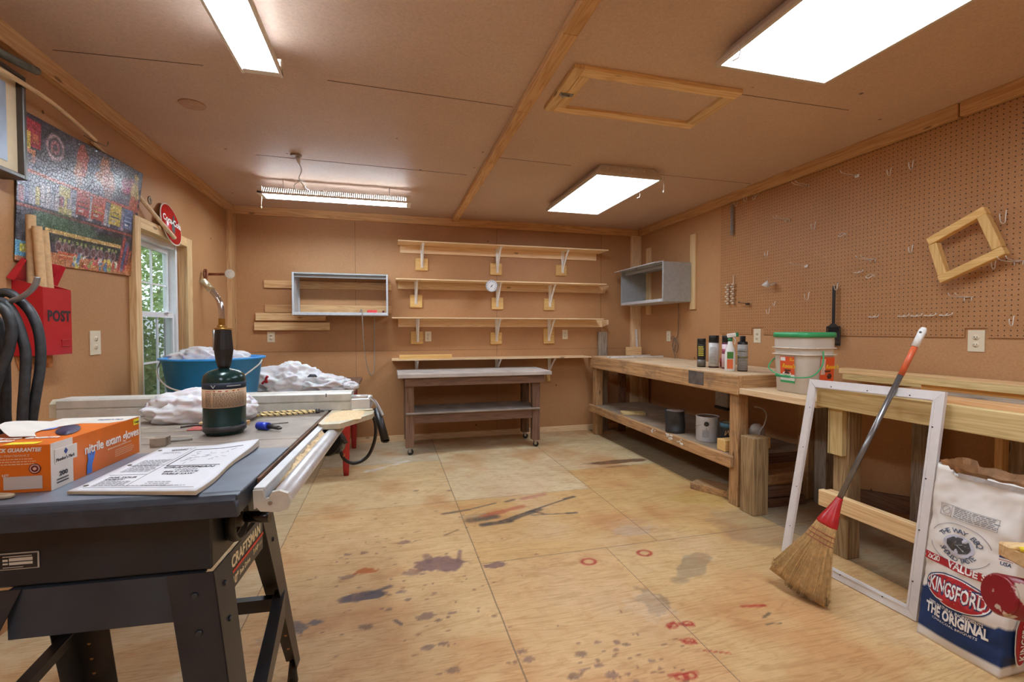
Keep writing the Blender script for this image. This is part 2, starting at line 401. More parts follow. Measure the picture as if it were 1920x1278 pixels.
def painted_grid(name, xs, ys, P, place, mat, parent=None, local=False, struct_=False):
    nx, ny = len(xs), len(ys)
    GX, GY = P.X, P.Y; co = place(GX.ravel(), GY.ravel())
    idx = np.arange(nx * ny).reshape(ny, nx)
    F = np.stack([idx[:-1, :-1], idx[:-1, 1:], idx[1:, 1:], idx[1:, :-1]], -1).reshape(-1, 4)
    me = bpy.data.meshes.new(name); me.vertices.add(len(co)); me.vertices.foreach_set('co', np.ascontiguousarray(co, dtype=np.float32).ravel())
    me.loops.add(F.size); me.loops.foreach_set('vertex_index', F.astype(np.int32).ravel())
    me.polygons.add(len(F)); me.polygons.foreach_set('loop_start', np.arange(0, F.size, 4, dtype=np.int32))
    me.update(calc_edges=True)
    at = me.color_attributes.new('Col', 'FLOAT_COLOR', 'POINT')
    c = P.C.reshape(-1, 3) / 255.0; c = np.where(c <= 0.04045, c / 12.92, ((c + 0.055) / 1.055) ** 2.4)
    at.data.foreach_set('color', np.concatenate([c, np.ones((len(c), 1))], 1).astype(np.float32).ravel())
    me.materials.append(mat); o = bpy.data.objects.new(name, me); COL.objects.link(o); o.parent = parent
    if struct_: o['kind'] = 'structure'
    return o

# floor: worn plywood sheets with their stains
st = 0.0085
xs = np.arange(XL, XR + st, st); ys = np.concatenate([np.arange(YF, 1.1, 0.1), np.arange(1.1, YB + st, st)])
GX, GY = np.meshgrid(xs, ys); P = Paint(GX, GY, (214, 176, 132))
for x0, x1, y0, y1, c in ((-1.5, -.585, -3, 3.32, (212, 193, 154)), (-1.5, -.585, 3.32, 6, (214, 195, 156)), (-.585, .457, 3.28, 4.35, (222, 197, 150)), (-.585, .457, 4.35, 6, (212, 201, 172)),
        (-.585, .457, -3, 3.28, (220, 187, 136)), (.457, 1.49, 3.28, 6, (224, 205, 164)), (.457, 1.49, 2.36, 3.28, (216, 179, 122)), (.457, 1.17, -3, 2.36, (218, 181, 130)),
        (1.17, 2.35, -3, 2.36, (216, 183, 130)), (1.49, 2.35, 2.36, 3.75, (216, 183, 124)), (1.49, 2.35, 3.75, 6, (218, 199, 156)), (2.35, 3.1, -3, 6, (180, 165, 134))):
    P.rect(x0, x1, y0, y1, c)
P.put(np.clip((fbm(GX, GY, 3, 5) - .52) * 4, 0, 1), (190, 128, 78), 0.45)
P.put(np.clip((fbm(GX, GY, 2, 9) - .55) * 5, 0, 1), (224, 198, 164), 0.45)
PU, GR, RE = (118, 90, 92), (84, 78, 84), (168, 44, 34)
P.blot(.255, 2.41, .12, .075, PU, .8, .7, 0, 3); P.stroke(.35, 2.42, .375, 2.53, .012, PU, .7); P.stroke(.20, 2.45, .19, 2.53, .02, PU, .6); P.blot(.53, 2.33, .055, .03, PU, .75, .5, 0, 4)
P.blot(.12, 2.36, .05, .03, PU, .5, .8, 0, 14)
P.blot(-.11, 2.21, .11, .035, (82, 76, 88), .85, .6, .1, 5); P.stroke(-.1, 2.22, .0, 2.262, .012, (82, 76, 88), .8); P.blot(-.12, 2.44, .055, .03, (186, 98, 40), .85, .6, 0, 6)
for i, (x, y, r) in enumerate([(-.098, 1.979, .026), (.148, 1.985, .035), (.259, 1.979, .016), (-.003, 2.074, .014), (.14, 1.785, .022), (.198, 1.793, .018), (.217, 1.643, .022), (.495, 1.624, .018), (.482, 1.672, .016),
        (.692, 1.601, .02), (.781, 1.645, .012), (.856, 1.625, .012), (.884, 1.605, .014), (.731, 1.53, .016), (.758, 1.474, .022), (.626, 1.502, .022), (.087, 2.714, .03), (-.134, 2.644, .022), (.197, 3.566, .018), (.437, 3.503, .02),
        (.666, 1.523, .012), (.195, 1.942, .013), (-.221, 2.644, .018), (.05, 2.2, .02), (.08, 2.13, .016), (.2, 2.15, .012), (-.2, 2.4, .03), (.6, 1.45, .014), (.93, 1.5, .012), (.82, 1.42, .014)]):
    P.blot(x, y, r * 1.15, r * .75, (122, 96, 92) if i % 3 else (108, 88, 78), .6, .5, 0, i, .3)
R = random.Random(3)
for i in range(170):
    x, y = R.gauss(.05, .3), R.gauss(2.35, .5)
    if i > 120: x, y = R.gauss(.8, .25), R.gauss(1.5, .15)
    if y > 1.2: P.blot(x, y, R.uniform(.004, .012), R.uniform(.003, .008), (120, 88, 72), .6, .3, 0, i, .4)
P.stroke(.02, 1.99, .045, 1.955, .007, (70, 66, 74), .8)
# black and red smears of an old paint job
K = (62, 62, 66)
P.stroke(.342, 3.07, .52, 3.10, .013, K, .75); P.stroke(.52, 3.10, .72, 3.17, .009, K, .55); P.stroke(.80, 3.18, .86, 3.2, .014, K, .7); P.stroke(.68, 2.86, 1.29, 3.146, .009, K, .8)
P.stroke(1.22, 3.12, 1.30, 3.146, .016, K, .75); P.stroke(.50, 2.92, .66, 2.94, .035, K, .75); P.stroke(.56, 2.835, .74, 2.85, .024, K, .85); P.stroke(.74, 2.86, .98, 2.98, .022, K, .75)
P.stroke(.9, 2.90, 1.19, 2.866, .006, K, .7); P.stroke(1.14, 2.87, 1.20, 2.866, .012, K, .7); P.stroke(.60, 2.97, .88, 3.06, .028, (172, 74, 56), .6); P.stroke(.93, 3.2, 1.1, 3.25, .022, (176, 96, 92), .5); P.stroke(.92, 2.97, .98, 2.91, .012, K, .6)
P.stroke(.32, 2.75, .40, 2.8, .01, (110, 84, 60), .6); P.stroke(.45, 2.98, .6, 3.0, .02, (150, 150, 150), .35)
P.blot(1.42, 2.52, .13, .06, (206, 186, 158), .7, .5, 0, 8); P.blot(1.98, 3.88, .30, .055, (110, 78, 58), .8, .6, 0, 9); P.blot(2.0, 3.75, .1, .03, (120, 88, 66), .4, .7, 0, 19)
P.stroke(-.18, 4.15, .16, 4.40, .02, (236, 232, 228), .8, 2, .9); P.blot(-.15, 4.18, .07, .03, (230, 224, 218), .8, .6, 0, 11); P.stroke(-.13, 4.43, .1, 4.5, .012, (226, 220, 214), .6, 3, .9)
P.blot(2.2, 2.9, .22, .15, (190, 160, 70), .35, .5, 0, 12); P.blot(1.52, 2.05, .2, .06, (120, 112, 98), .4, .6, .6, 13); P.blot(1.14, 1.83, .06, .1, (120, 106, 90), .45, .6, 0, 15); P.blot(1.1, 1.8, .1, .1, (226, 208, 180), .4, .6, 0, 16)
P.blot(-.39, 2.05, .06, .05, (92, 92, 100), .7, .7, 0, 17); P.blot(-.30, 2.06, .03, .02, (90, 92, 104), .7, .5, 0, 18); P.blot(-.42, 1.98, .07, .05, (190, 176, 160), .5, .7, 0, 20)
for x, y in ((1.01, 2.239), (1.343, 2.248)): P.ring(x, y, .036, .03, .4, RE, .95)
for x, y in ((1.124, 1.662), (1.19, 1.655), (1.13, 1.56), (.99, 1.405), (1.02, 1.40)): P.ring(x, y, .022, .014, .5, RE, .9)
P.stroke(1.10, 1.65, 1.14, 1.68, .006, RE, .9); P.stroke(1.16, 1.665, 1.21, 1.64, .006, RE, .9); P.stroke(1.10, 1.575, 1.15, 1.545, .006, RE, .9); P.stroke(.95, 1.42, 1.06, 1.41, .005, RE, .8); P.stroke(1.15, 1.5, 1.24, 1.46, .004, RE, .7)
P.stroke(1.50, 1.70, 1.60, 1.68, .009, RE, .9, 4, .3); P.stroke(1.53, 1.61, 1.58, 1.63, .005, (80, 74, 60), .8); P.stroke(1.50, 1.57, 1.57, 1.56, .004, (80, 74, 60), .8); P.stroke(1.34, 2.21, 1.36, 2.235, .004, (130, 54, 44), .7)
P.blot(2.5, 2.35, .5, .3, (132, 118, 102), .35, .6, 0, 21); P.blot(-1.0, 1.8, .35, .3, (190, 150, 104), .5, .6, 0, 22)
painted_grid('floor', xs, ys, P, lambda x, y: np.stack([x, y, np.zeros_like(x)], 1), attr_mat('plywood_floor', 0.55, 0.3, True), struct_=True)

M_WALL = hardboard('hardboard_wall', (194, 148, 104), (176, 130, 88))
M_CEIL = hardboard('hardboard_ceiling', (214, 188, 168), (202, 174, 154))
def panel_joints(mb): return mb
b = MB(); b.box(XL - .2, XR + .2, YF - .2, YB + .2, -.15, -.002); struct('ground', b, plain('subfloor', (90, 74, 58), 0.9))
b = MB(); b.box(XL - .2, XR + .2, YF - .2, YB + .2, H, H + .12); struct('ceiling', b, M_CEIL)
b = MB(); b.box(XL - .1, XR + .1, YB, YB + .12, 0, H); struct('wall_back', b, M_WALL)
b = MB(); b.box(XL - .1, XR + .1, YF - .12, YF, 0, H); struct('wall_front', b, M_WALL)
b = MB(); b.box(XR, XR + .12, YF, YB, 0, H); struct('wall_right', b, M_WALL)
WY0, WY1, WZ0, WZ1 = 3.365, 4.05, 0.62, 1.843
b = MB(); b.box(XL - .12, XL, YF, WY0, 0, H); b.box(XL - .12, XL, WY1, YB, 0, H); b.box(XL - .12, XL, WY0, WY1, 0, WZ0); b.box(XL - .12, XL, WY0, WY1, WZ1, H)
struct('wall_left', b, M_WALL)
# joints between the hardboard sheets of wall and ceiling: thin dark gaps
M_GAP = plain('joint_gap', (74, 50, 38), 0.9, var=.0)
g = MB()
for x in (1.205, 2.5, -0.33): g.box(x - .0012, x + .0012, YB - .0012, YB + .01, .06, 2.36)
g.box(XL + .1, XR - .1, YB - .0012, YB + .01, 0.985, 0.987)
struct('trim_1', g, M_GAP)
g = MB()
for x0, x1, y0, y1 in ((-1.41, -.82, 2.521, 2.489), (-.28, .67, 2.480, 2.512), (-.89, .61, 3.655, 3.70), (.77, 1.33, 3.27, 3.292), (1.77, 2.49, 2.075, 2.069), (2.04, 2.95, 3.3, 3.31)):
    w = .0035; g.box(x0, x1, 0, 0.0001, H - .0015, H + .005)
    g.bm.verts.ensure_lookup_table()
    for v in g.bm.verts[-8:]:
        k = (v.co.x - x0) / (x1 - x0); yc = y0 + (y1 - y0) * k; edge = 1 if v.co.y > .00005 else -1
        v.co.y = yc + edge * w * (0.25 + 0.75 * (1 - abs(2 * k - 1)) + 0.1)
struct('trim_2', g, M_GAP)

# timber trim
TP = lambda ax: wood('pine_warm', ax)
b = MB(); b.box(XL, XL + .038, YF, YB, H - .085, H, .003); struct('trim_3', b, wood('pine_warm', 'y'))
b = MB(); b.box(XL + .038, XR - .04, YB - .038, YB, H - .082, H, .003); struct('trim_4', b, wood('pine_warm', 'x'))
b = MB(); b.box(XR - .04, XR, 1.852, YB - .038, H - .078, H + .0, .003); struct('trim_5', b, wood('pine_warm', 'y'))
b = MB(); b.box(XR - .042, XR, YF, 1.842, H - .078, H + .0, .003); struct('trim_6', b, wood('pine_warm', 'y'))
for i, (y0, y1, dz) in enumerate(((YF, 1.79, 0), (1.79, 2.48, .002), (2.48, 3.3, .004), (3.3, YB - .038, .002))):
    b = MB(); b.box(.685 + dz, .752, y0 + .001, y1 - .001, H - .036 - dz, H, .003); struct('trim_%d' % (7 + i), b, wood('pine_warm', 'y'))
b = MB(); b.box(XL, XL + .044, 5.06, YB, 0, H - .085, .003); struct('trim_11', b, wood('pine_warm', 'z'))
b = MB(); b.box(2.895, XR, YB - .045, YB, 0, H - .078, .003); struct('trim_12', b, wood('shelf_pine', 'z'))
b = MB(); b.box(XL + .044, 2.895, YB - .02, YB, 0, .064, .002); struct('baseboard_back', b, wood('shelf_pine', 'x'))
b = MB(); b.box(XR - .018, XR, -.6, 2.5, 0, .06, .002); struct('baseboard_right', b, wood('gray_wood', 'y'))

# window
M_VIN = plain('white_vinyl', (232, 234, 236), 0.35, var=.01)
wn = bpy.data.objects.new('window_1', None); COL.objects.link(wn); wn.location = (XL, 3.71, WZ0); wn['kind'] = 'structure'
xc = XL + .04
b = MB(); b.box(XL, xc, 3.30, WY0, .5, 1.905, .002); obj('casing_side', b, wood('pine', 'z'), wn)
b = MB(); b.box(XL, xc, WY1, 4.142, .5, 1.905, .002); obj('casing_side', b, wood('pine', 'z'), wn)
b = MB(); b.box(XL, xc, WY0, WY1, WZ1 - .003, 1.905, .002); obj('casing_head', b, wood('pine', 'y'), wn)
b = MB(); b.box(XL - .12, XL + .02, WY1 - .004, WY1 + .015, WZ0, WZ1); b.box(XL - .12, XL + .02, WY0 - .015, WY0 + .004, WZ0, WZ1); obj('jamb', b, wood('pine_warm', 'z'), wn)
b = MB(); b.box(XL - .12, XL + .06, WY0, WY1, WZ0 - .03, WZ0, .003); b.box(XL - .12, XL, WY0, WY1, WZ1 - .006, WZ1 + .01); obj('sill', b, wood('pine', 'y'), wn)
fx0, fx1 = XL - .11, XL - .03
b = MB(); b.box(fx0, fx1, WY1 - .034, WY1 - .004, WZ0, WZ1 - .006); b.box(fx0, fx1, WY0 + .004, WY0 + .034, WZ0, WZ1 - .006)
b.box(fx0, fx1, WY0 + .034, WY1 - .034, WZ1 - .038, WZ1 - .006); b.box(fx0, fx1, WY0 + .034, WY1 - .034, WZ0, WZ0 + .03); b.box(fx1 - .012, fx1 + .006, WY1 - .04, WY1 - .006, WZ0, WZ1 - .006, .002)
obj('window_frame', b, M_VIN, wn)
def sash(xa, xb, z0, z1, nm):
    y0, y1 = WY0 + .034, WY1 - .034; q = MB(); r = .028
    q.box(xa, xb, y0, y0 + r, z0, z1); q.box(xa, xb, y1 - r, y1, z0, z1); q.box(xa, xb, y0 + r, y1 - r, z0, z0 + .034); q.box(xa, xb, y0 + r, y1 - r, z1 - .034, z1)
    o = obj(nm, q, M_VIN, wn); xm = (xa + xb) / 2; q = MB()
    for yy in (3.565, 3.775): q.box(xm - .006, xm + .006, yy - .006, yy + .006, z0 + .03, z1 - .03)
    zm = (z0 + z1) / 2 + (.0 if z0 < 1 else -.02); q.box(xm - .0055, xm + .0055, y0 + r, y1 - r, zm - .006, zm + .006)
    obj('grille', q, M_VIN, o)
    q = MB(); q.box(xm - .0015, xm + .0015, y0 + r, y1 - r, z0 + .034, z1 - .034); obj('pane', q, M_GLASS, o)
g = NT('window_glass'); tr = g.n('ShaderNodeBsdfTransparent', ins={'Color': (.93, .96, .95, 1)}); gl = g.n('ShaderNodeBsdfGlossy', ins={'Roughness': .03})
mx = g.n('ShaderNodeMixShader', ins={0: .07}); g.l(tr, 0, mx, 1); g.l(gl, 0, mx, 2); g.l(mx, 0, g.out, 0); M_GLASS = g.m
sash(XL - .095, XL - .07, 1.305, WZ1 - .04, 'sash'); sash(XL - .066, XL - .04, WZ0 + .03, 1.335, 'sash')
b = MB(); b.box(XL - .04, XL - .022, 3.86, 3.92, 1.335, 1.345, .002); b.box(XL - .05, XL - .03, 3.88, 3.90, 1.34, 1.352, .002); obj('sash_lock', b, M_VIN, wn)
b = MB(); b.box(XL - .104, XL - .1, WY0 + .034, WY1 - .034, WZ0 + .03, 1.30); obj('insect_screen', b, clear('insect_screen', (70, 74, 74), 0.35, .9), wn)

# outside the window: grass, leafy shrubs
b = MB(); b.box(-30, XL - .13, -12, 26, -.4, -.3); struct('ground_1', b, plain('grass', (86, 112, 52), .9, var=.12, scale=6))
def shrub(nm, c, r, h, n, seed, label):
    R = random.Random(seed); t = thing(nm, label, 'shrub', (c[0], c[1], -.3), group='shrubs outside the window')
    q = MB(); q.cyl((c[0], c[1], -.3), (c[0], c[1], h * .6), .05, .02, 7); obj('stem', q, plain('bark', (92, 74, 58), .9, var=.12), t)
    bm = bmesh.new()
    for i in range(n):
        a, e, k = R.uniform(0, 2 * PI), R.uniform(-1, 1), R.uniform(.35, 1) ** .5
        p = Vector((c[0] + r * k * math.cos(a) * math.sqrt(1 - e * e), c[1] + r * k * math.sin(a) * math.sqrt(1 - e * e), h / 2 - .1 + e * k * h / 2))
        d = Vector((R.gauss(0, 1), R.gauss(0, 1), R.gauss(0, .6))).normalized(); s_ = d.orthogonal().normalized(); L = R.uniform(.04, .10)
        bm.faces.new([bm.verts.new(x) for x in (p, p + d * L * .5 + s_ * L * .28, p + d * L, p + d * L * .5 - s_ * L * .28)])
    q = MB(); q.bm.free(); q.bm = bm; obj('foliage', q, plain('leaf_green', (138, 166, 96), .6, var=.14, scale=9), t)
shrub('leafy_shrub', (-3.4, 6.6), 1.1, 3.2, 5200, 1, 'broad green leafy shrub seen through the middle of the window')
shrub('leafy_shrub', (-4.6, 9.3), 1.5, 3.8, 5200, 2, 'taller green shrub farther out behind the window glass')
shrub('leafy_shrub', (-2.6, 5.3), .45, 1.5, 2200, 3, 'low green shrub close outside behind the lower window sash')

# ------------------------------------------------------------------ ceiling lights
M_TUBE = emis('fluorescent_tube', LCOL, E_TUBE); M_DIFF = emis('acrylic_diffuser', (.89, 1.0, 1.13), E_DIFF)
M_ENAM = plain('white_enamel', (236, 232, 224), .3, var=.01); M_METAL = plain('bare_metal', (168, 166, 162), .3, .9, var=.03)
def shop_light(c, L, axis, z, label, group='bare tube lights on the ceiling'):
    """white reflector with two bare tubes; axis 'x' or 'y'"""
    t = thing('shop_light', label, 'ceiling light', (c[0], c[1], z), 0 if axis == 'y' else -PI / 2)
    w = .082; q = MB(); h = L / 2   # local: long axis y
    q.box(-.036, .036, -h, h, .040, .052, .002)
    for sd in (-1, 1):
        q.box(sd * (w - .006) - .006, sd * (w - .006) + .006, -h, h, -.014, .004, .001)
        n = 75
        for i in range(n):
            y = -h + (i + .5) * L / n
            q.beam((sd * .034, y, .046), (sd * (w - .006), y, .0), .0128, .0012)
    obj('reflector', q, M_ENAM, t, True)
    for s_ in (-1, 1):
        q = MB(); q.box(-w, w, s_ * (h - .02) - .018, s_ * (h - .02) + .018, -.012, .048, .002); obj('end_cap', q, M_ENAM, t, True)
        q = MB(); q.cyl((s_ * .037, -h + .035, .012), (s_ * .037, h - .035, .012), .0145, seg=12); obj('tube', q, M_TUBE, t, True)
        q = MB(); q.tube([(0, s_ * h * .7, .05), (0, s_ * h * .7, H - z)], .002, 5); q.box(-.012, .012, s_ * h * .7 - .012, s_ * h * .7 + .012, .048, .054); obj('hanging_chain', q, M_METAL, t, True)
    return t
shop_light((-.515, 1.65), 1.2, 'y', 2.325, 'bare double-tube shop light hung over the table saw, near the left wall')
t = shop_light((-.40, 4.2), 1.2, 'x', 2.31, 'bare double-tube shop light hung across the room in front of the back wall')
q = MB(); q.tube([(.0, -.58, -.01), (0, -.585, -.10)], .0022, 5); q.cyl((0, -.585, -.10), (0, -.585, -.115), .006, .004, 8); obj('pull_cord', q, plain('ivory', (232, 216, 176), .5), t, True)
def troffer(x0, x1, y0, y1, z, label, chain=False):
    cx, cy = (x0 + x1) / 2, (y0 + y1) / 2; t = thing('troffer_light', label, 'ceiling light', (cx, cy, z), group=None)
    q = MB(); a = .05
    pts = [(x0, y0), (x1, y0), (x1, y1), (x0, y1)]; up = [(x0 + a, y0 + a * .5), (x1 - a, y0 + a * .5), (x1 - a, y1 - a * .5), (x0 + a, y1 - a * .5)]
    lo = [q.bm.verts.new((p[0], p[1], z)) for p in pts]; md = [q.bm.verts.new((p[0], p[1], z + .018)) for p in pts]; hi = [q.bm.verts.new((p[0], p[1], H - .001)) for p in up]
    for i in range(4):
        j = (i + 1) % 4; q.bm.faces.new((lo[i], lo[j], md[j], md[i])); q.bm.faces.new((md[i], md[j], hi[j], hi[i]))
    q.bm.faces.new(hi)
    il = [q.bm.verts.new((cx + (p[0] - cx) * .945, cy + (p[1] - cy) * .972, z)) for p in pts]
    iu = [q.bm.verts.new((cx + (p[0] - cx) * .945, cy + (p[1] - cy) * .972, z + .014)) for p in pts]
    for i in range(4):
        j = (i + 1) % 4; q.bm.faces.new((lo[i], il[i], il[j], lo[j])); q.bm.faces.new((il[i], iu[i], iu[j], il[j]))
    obj('housing', q, plain('fixture_enamel', (206, 196, 184), .4, var=.03), t)
    q = MB(); q.box(cx + (x0 - cx) * .944, cx + (x1 - cx) * .944, cy + (y0 - cy) * .971, cy + (y1 - cy) * .971, z + .004, z + .008); obj('diffuser', q, M_DIFF, t)
    for i in range(5): obj('screw', MB().cyl((x0 + .1 + i * .1, y0 + .0225, (z + H) / 2 + .015), (x0 + .1 + i * .1, y0 + .012, (z + H) / 2 + .012), .005, seg=8), M_ENAM, t)
    for (x, y) in ((x1 + .002, y0 + .35), (x0 - .002, y1 - .14)):
        q = MB(); q.tube([(x, y, z + .012), (x + .012, y, z - .01), (x + .012, y + .01, z - .03), (x, y + .03, z - .034)], .003, 6); obj('latch', q, M_ENAM, t)
    if chain: q = MB(); q.tube([(x1 + .05, y0 + .06, H), (x1 + .05, y0 + .06, z - .06)], .0022, 5); q.cyl((x1 + .05, y0 + .06, z - .06), (x1 + .05, y0 + .06, z - .075), .006, seg=8); obj('pull_chain', q, M_ENAM, t)
    return t
troffer(1.48, 2.03, 3.18, 4.31, 2.355, 'white boxed ceiling light with frosted panel and pull chain, nearer the back wall', True)
troffer(1.385, 1.98, .57, 1.77, 2.36, 'large frosted panel ceiling light at the top right, nearest the camera')
# unseen fittings added behind the camera to give front light
troffer(1.385, 1.98, -1.7, -.5, 2.36, 'added unseen frosted panel fill light behind the camera on the right')
shop_light((-.515, -1.0), 1.2, 'y', 2.325, 'added unseen double-tube fill light behind the camera')

# ceiling socket with cord
t = thing('ceiling_socket', 'round ceiling socket with white plug and looped cord above the back tube light', 'socket', (-.615, 3.584, H))
q = MB(); q.cyl((-.615, 3.584, H), (-.615, 3.584, H - .014), .038, .034, 20); obj('plate', q, plain('gray_plate', (150, 132, 118), .5), t)
q = MB(); q.cyl((-.605, 3.59, H - .014), (-.60, 3.60, H - .055), .014, .008, 10); obj('plug', q, M_WHITE(), t)
q = MB(); q.tube([(-.60, 3.60, H - .05), (-.59, 3.64, H - .09), (-.62, 3.72, H - .13), (-.60, 3.9, H - .10), (-.63, 4.05, H - .09), (-.61, 4.17, H - .085)], .003, 6, sub=5)
q.tube([(-.62, 3.76, H - .13), (-.60, 3.85, H - .165), (-.66, 3.92, H - .17), (-.68, 3.86, H - .14), (-.62, 3.78, H - .12)], .003, 6, sub=5); obj('cord', q, M_WHITE(), t)
one('cover_plate', MB().cyl((-1.02, 2.93, H), (-1.02, 2.93, H - .006), .065, .063, 28), plain('painted_cover', (190, 150, 122), .5), 'round painted cover plate on the ceiling near the left wall', 'cover plate')

# ceiling hatch
t = thing('ceiling_hatch', 'pale timber framed access hatch in the ceiling between the beam and the big light', 'hatch', (1.29, 2.25, H))
zt, zb = H, H - .022
b = MB(); b.box(.93, 1.695, 2.10, 2.41, zt - .006, zt); obj('hatch_panel', b, M_CEIL, t)
for nm, a in (('frame_board', (.835, .885, 2.03, 2.462)), ('frame_board', (.887, .94, 2.095, 2.462 - .055)), ('frame_board', (1.69, 1.757, 2.09, 2.41))):
    b = MB(); b.box(a[0], a[1], a[2], a[3], zb, zt, .0015); obj(nm, b, wood('pine', 'y'), t)
for a in ((.885, 1.757, 2.03, 2.093), (.885, 1.757, 2.409, 2.465)):
    b = MB(); b.box(a[0], a[1], a[2], a[3], zb, zt, .0015); obj('frame_board', b, wood('pine', 'x'), t)
b = MB(); b.box(.852, .925, 2.255, 2.28, zb - .004, zb, .001); b.cyl((.868, 2.267, zb - .004), (.868, 2.267, zb - .02), .005, seg=8); b.cyl((.905, 2.267, zb - .008), (.86, 2.267, zb - .012), .004, seg=8); obj('bolt_latch', b, M_METAL, t)

# ================================================================== BACK WALL
M_STEEL = plain('gray_painted_steel', (168, 172, 172), .4, .2, var=.03); M_STEEL_IN = plain('light_gray_steel', (196, 200, 204), .4, .1, var=.03)
M_IVORY = plain('ivory_plastic', (226, 214, 186), .4, var=.01); M_SLOT = ink((60, 48, 38), 'slot_dark')
yb = YB - .002
def wall_board(name, x0, x1, z0, z1, label, y=YB, t=.022, kind='pine', group=None):
    b = MB(); b.box(x0, x1, y - t, y - .0005, z0, z1, .0015); return one(name, b, wood(kind, 'x'), label, 'board', group)
wall_board('mounting_board', -1.205, .037, 1.636, 1.712, 'upper long mounting board behind the metal cabinet on the back wall', kind='pine_warm')
wall_board('mounting_board', -1.20, .036, 1.388, 1.468, 'lower long mounting board behind the bottom of the metal cabinet', kind='pine_warm')
wall_board('wall_board', -1.283, -.624, 1.306, 1.382, 'short pine board on the back wall just under the metal cabinet', t=.036)
wall_board('wall_board', -1.296, -.585, 1.206, 1.288, 'lowest pine board on the back wall, right above the left outlet', t=.036)
def outlet(o, x, up, w, h, label, wide=False, group='electrical outlets'):
    """plate centred at o, x to the right, up upwards"""
    M = frame(o, x, up); t = thing('wall_outlet', label, 'outlet', o)
    q = MB(); q.box(-w / 2, w / 2, -h / 2, h / 2, 0, .006, .002, M); obj('cover_plate', q, M_IVORY, t)
    for s_ in (-1, 1):
        q = MB(); q.lathe([(0, .0085), (.0155, .0085), (.0165, .006)], seg=18, mat=M @ Matrix.Translation((0, s_ * h * .17, 0)) @ Matrix.Diagonal((1, .85, 1, 1))); so = obj('socket', q, M_IVORY, t)
        q = MB()
        for dx in (-.006, .006): q.box(dx - .0012, dx + .0012, s_ * h * .17 - .002, s_ * h * .17 + .006, .0084, .0092, 0, M)
        q.box(-.0022, .0022, s_ * h * .17 - .010, s_ * h * .17 - .006, .0084, .0092, 0, M); obj('slots', q, M_SLOT, so)
    return t
RX, UP = (1, 0, 0), (0, 0, 1)
outlet((-1.15, YB, 1.139), RX, UP, .07, .108, 'ivory outlet under the lowest pine board, left on the back wall')
outlet((.427, YB, 1.138), RX, UP, .068, .11, 'ivory outlet beside the lowest left bracket block on the back wall')
outlet((2.037, YB, 1.155), RX, UP, .068, .11, 'ivory outlet right of the lowest right bracket block on the back wall')

# open steel cabinet
t = thing('wall_cabinet', 'open gray steel wall cabinet without doors on the back wall', 'cabinet', (-.45, 5.06, 1.355))
cx0, cx1, cy0, cz0, cz1 = -.897, .002, 4.92, 1.355, 1.772; k = .018; cyb = YB - .024
b = MB(); b.box(cx0, cx0 + k, cy0, cyb, cz0, cz1, .002); obj('side_panel', b, M_STEEL_IN, t)
b = MB(); b.box(cx1 - k, cx1, cy0, cyb, cz0, cz1, .002); obj('side_panel', b, M_STEEL_IN, t)
b = MB(); b.box(cx0 + k, cx1 - k, cy0, cyb, cz1 - .016, cz1, .002); b.box(cx0 + k, cx1 - k, cy0 + .03, cy0 + .07, cz1 - .045, cz1 - .016, .002); obj('top_panel', b, M_STEEL, t)
b = MB(); b.box(cx0 + k, cx1 - k, cy0, cyb, cz0, cz0 + .03, .003); obj('bottom_shelf', b, M_STEEL_IN, t)
b = MB(); b.box(cx0 + k, cx0 + k + .006, cyb - .02, cyb - .004, cz0 + .03, cz1 - .02)
for i in range(18): b.box(cx0 + k + .006, cx0 + k + .012, cyb - .02, cyb - .012, cz0 + .045 + i * .019, cz0 + .053 + i * .019)
obj('shelf_rail', b, M_STEEL_IN, t)
one('red_box', MB().box(-.205, -.11, 5.0, 5.05, 1.3855, 1.415, .003), plain('red_pink_card', (226, 70, 70), .5), 'small bright red box on the bottom shelf of the back cabinet', 'box')
one('screw_pot', MB().cyl((-.045, 4.97, 1.3855), (-.045, 4.97, 1.408), .011, .013, 12), plain('dark_red_cap', (92, 22, 26), .5), 'tiny dark red cap at the right end of the back cabinet shelf', 'cap')
q = MB(); q.tube([(-.27, 4.96, 1.39), (-.255, 4.912, 1.42), (-.25, 4.905, 1.38), (-.245, 4.95, 1.22), (-.24, 5.06, 1.02), (-.215, 5.14, .83), (-.185, 5.17, .735), (-.16, 5.19, .745), (-.143, 5.2, .84), (-.14, 5.205, 1.08), (-.138, 5.2, 1.2), (-.14, 5.21, 1.36)], .0045, 6, sub=6)
one('hanging_cable', q, plain('silver_cable', (176, 172, 166), .35, .3), 'thin silver cable looping down from the back cabinet', 'cable')

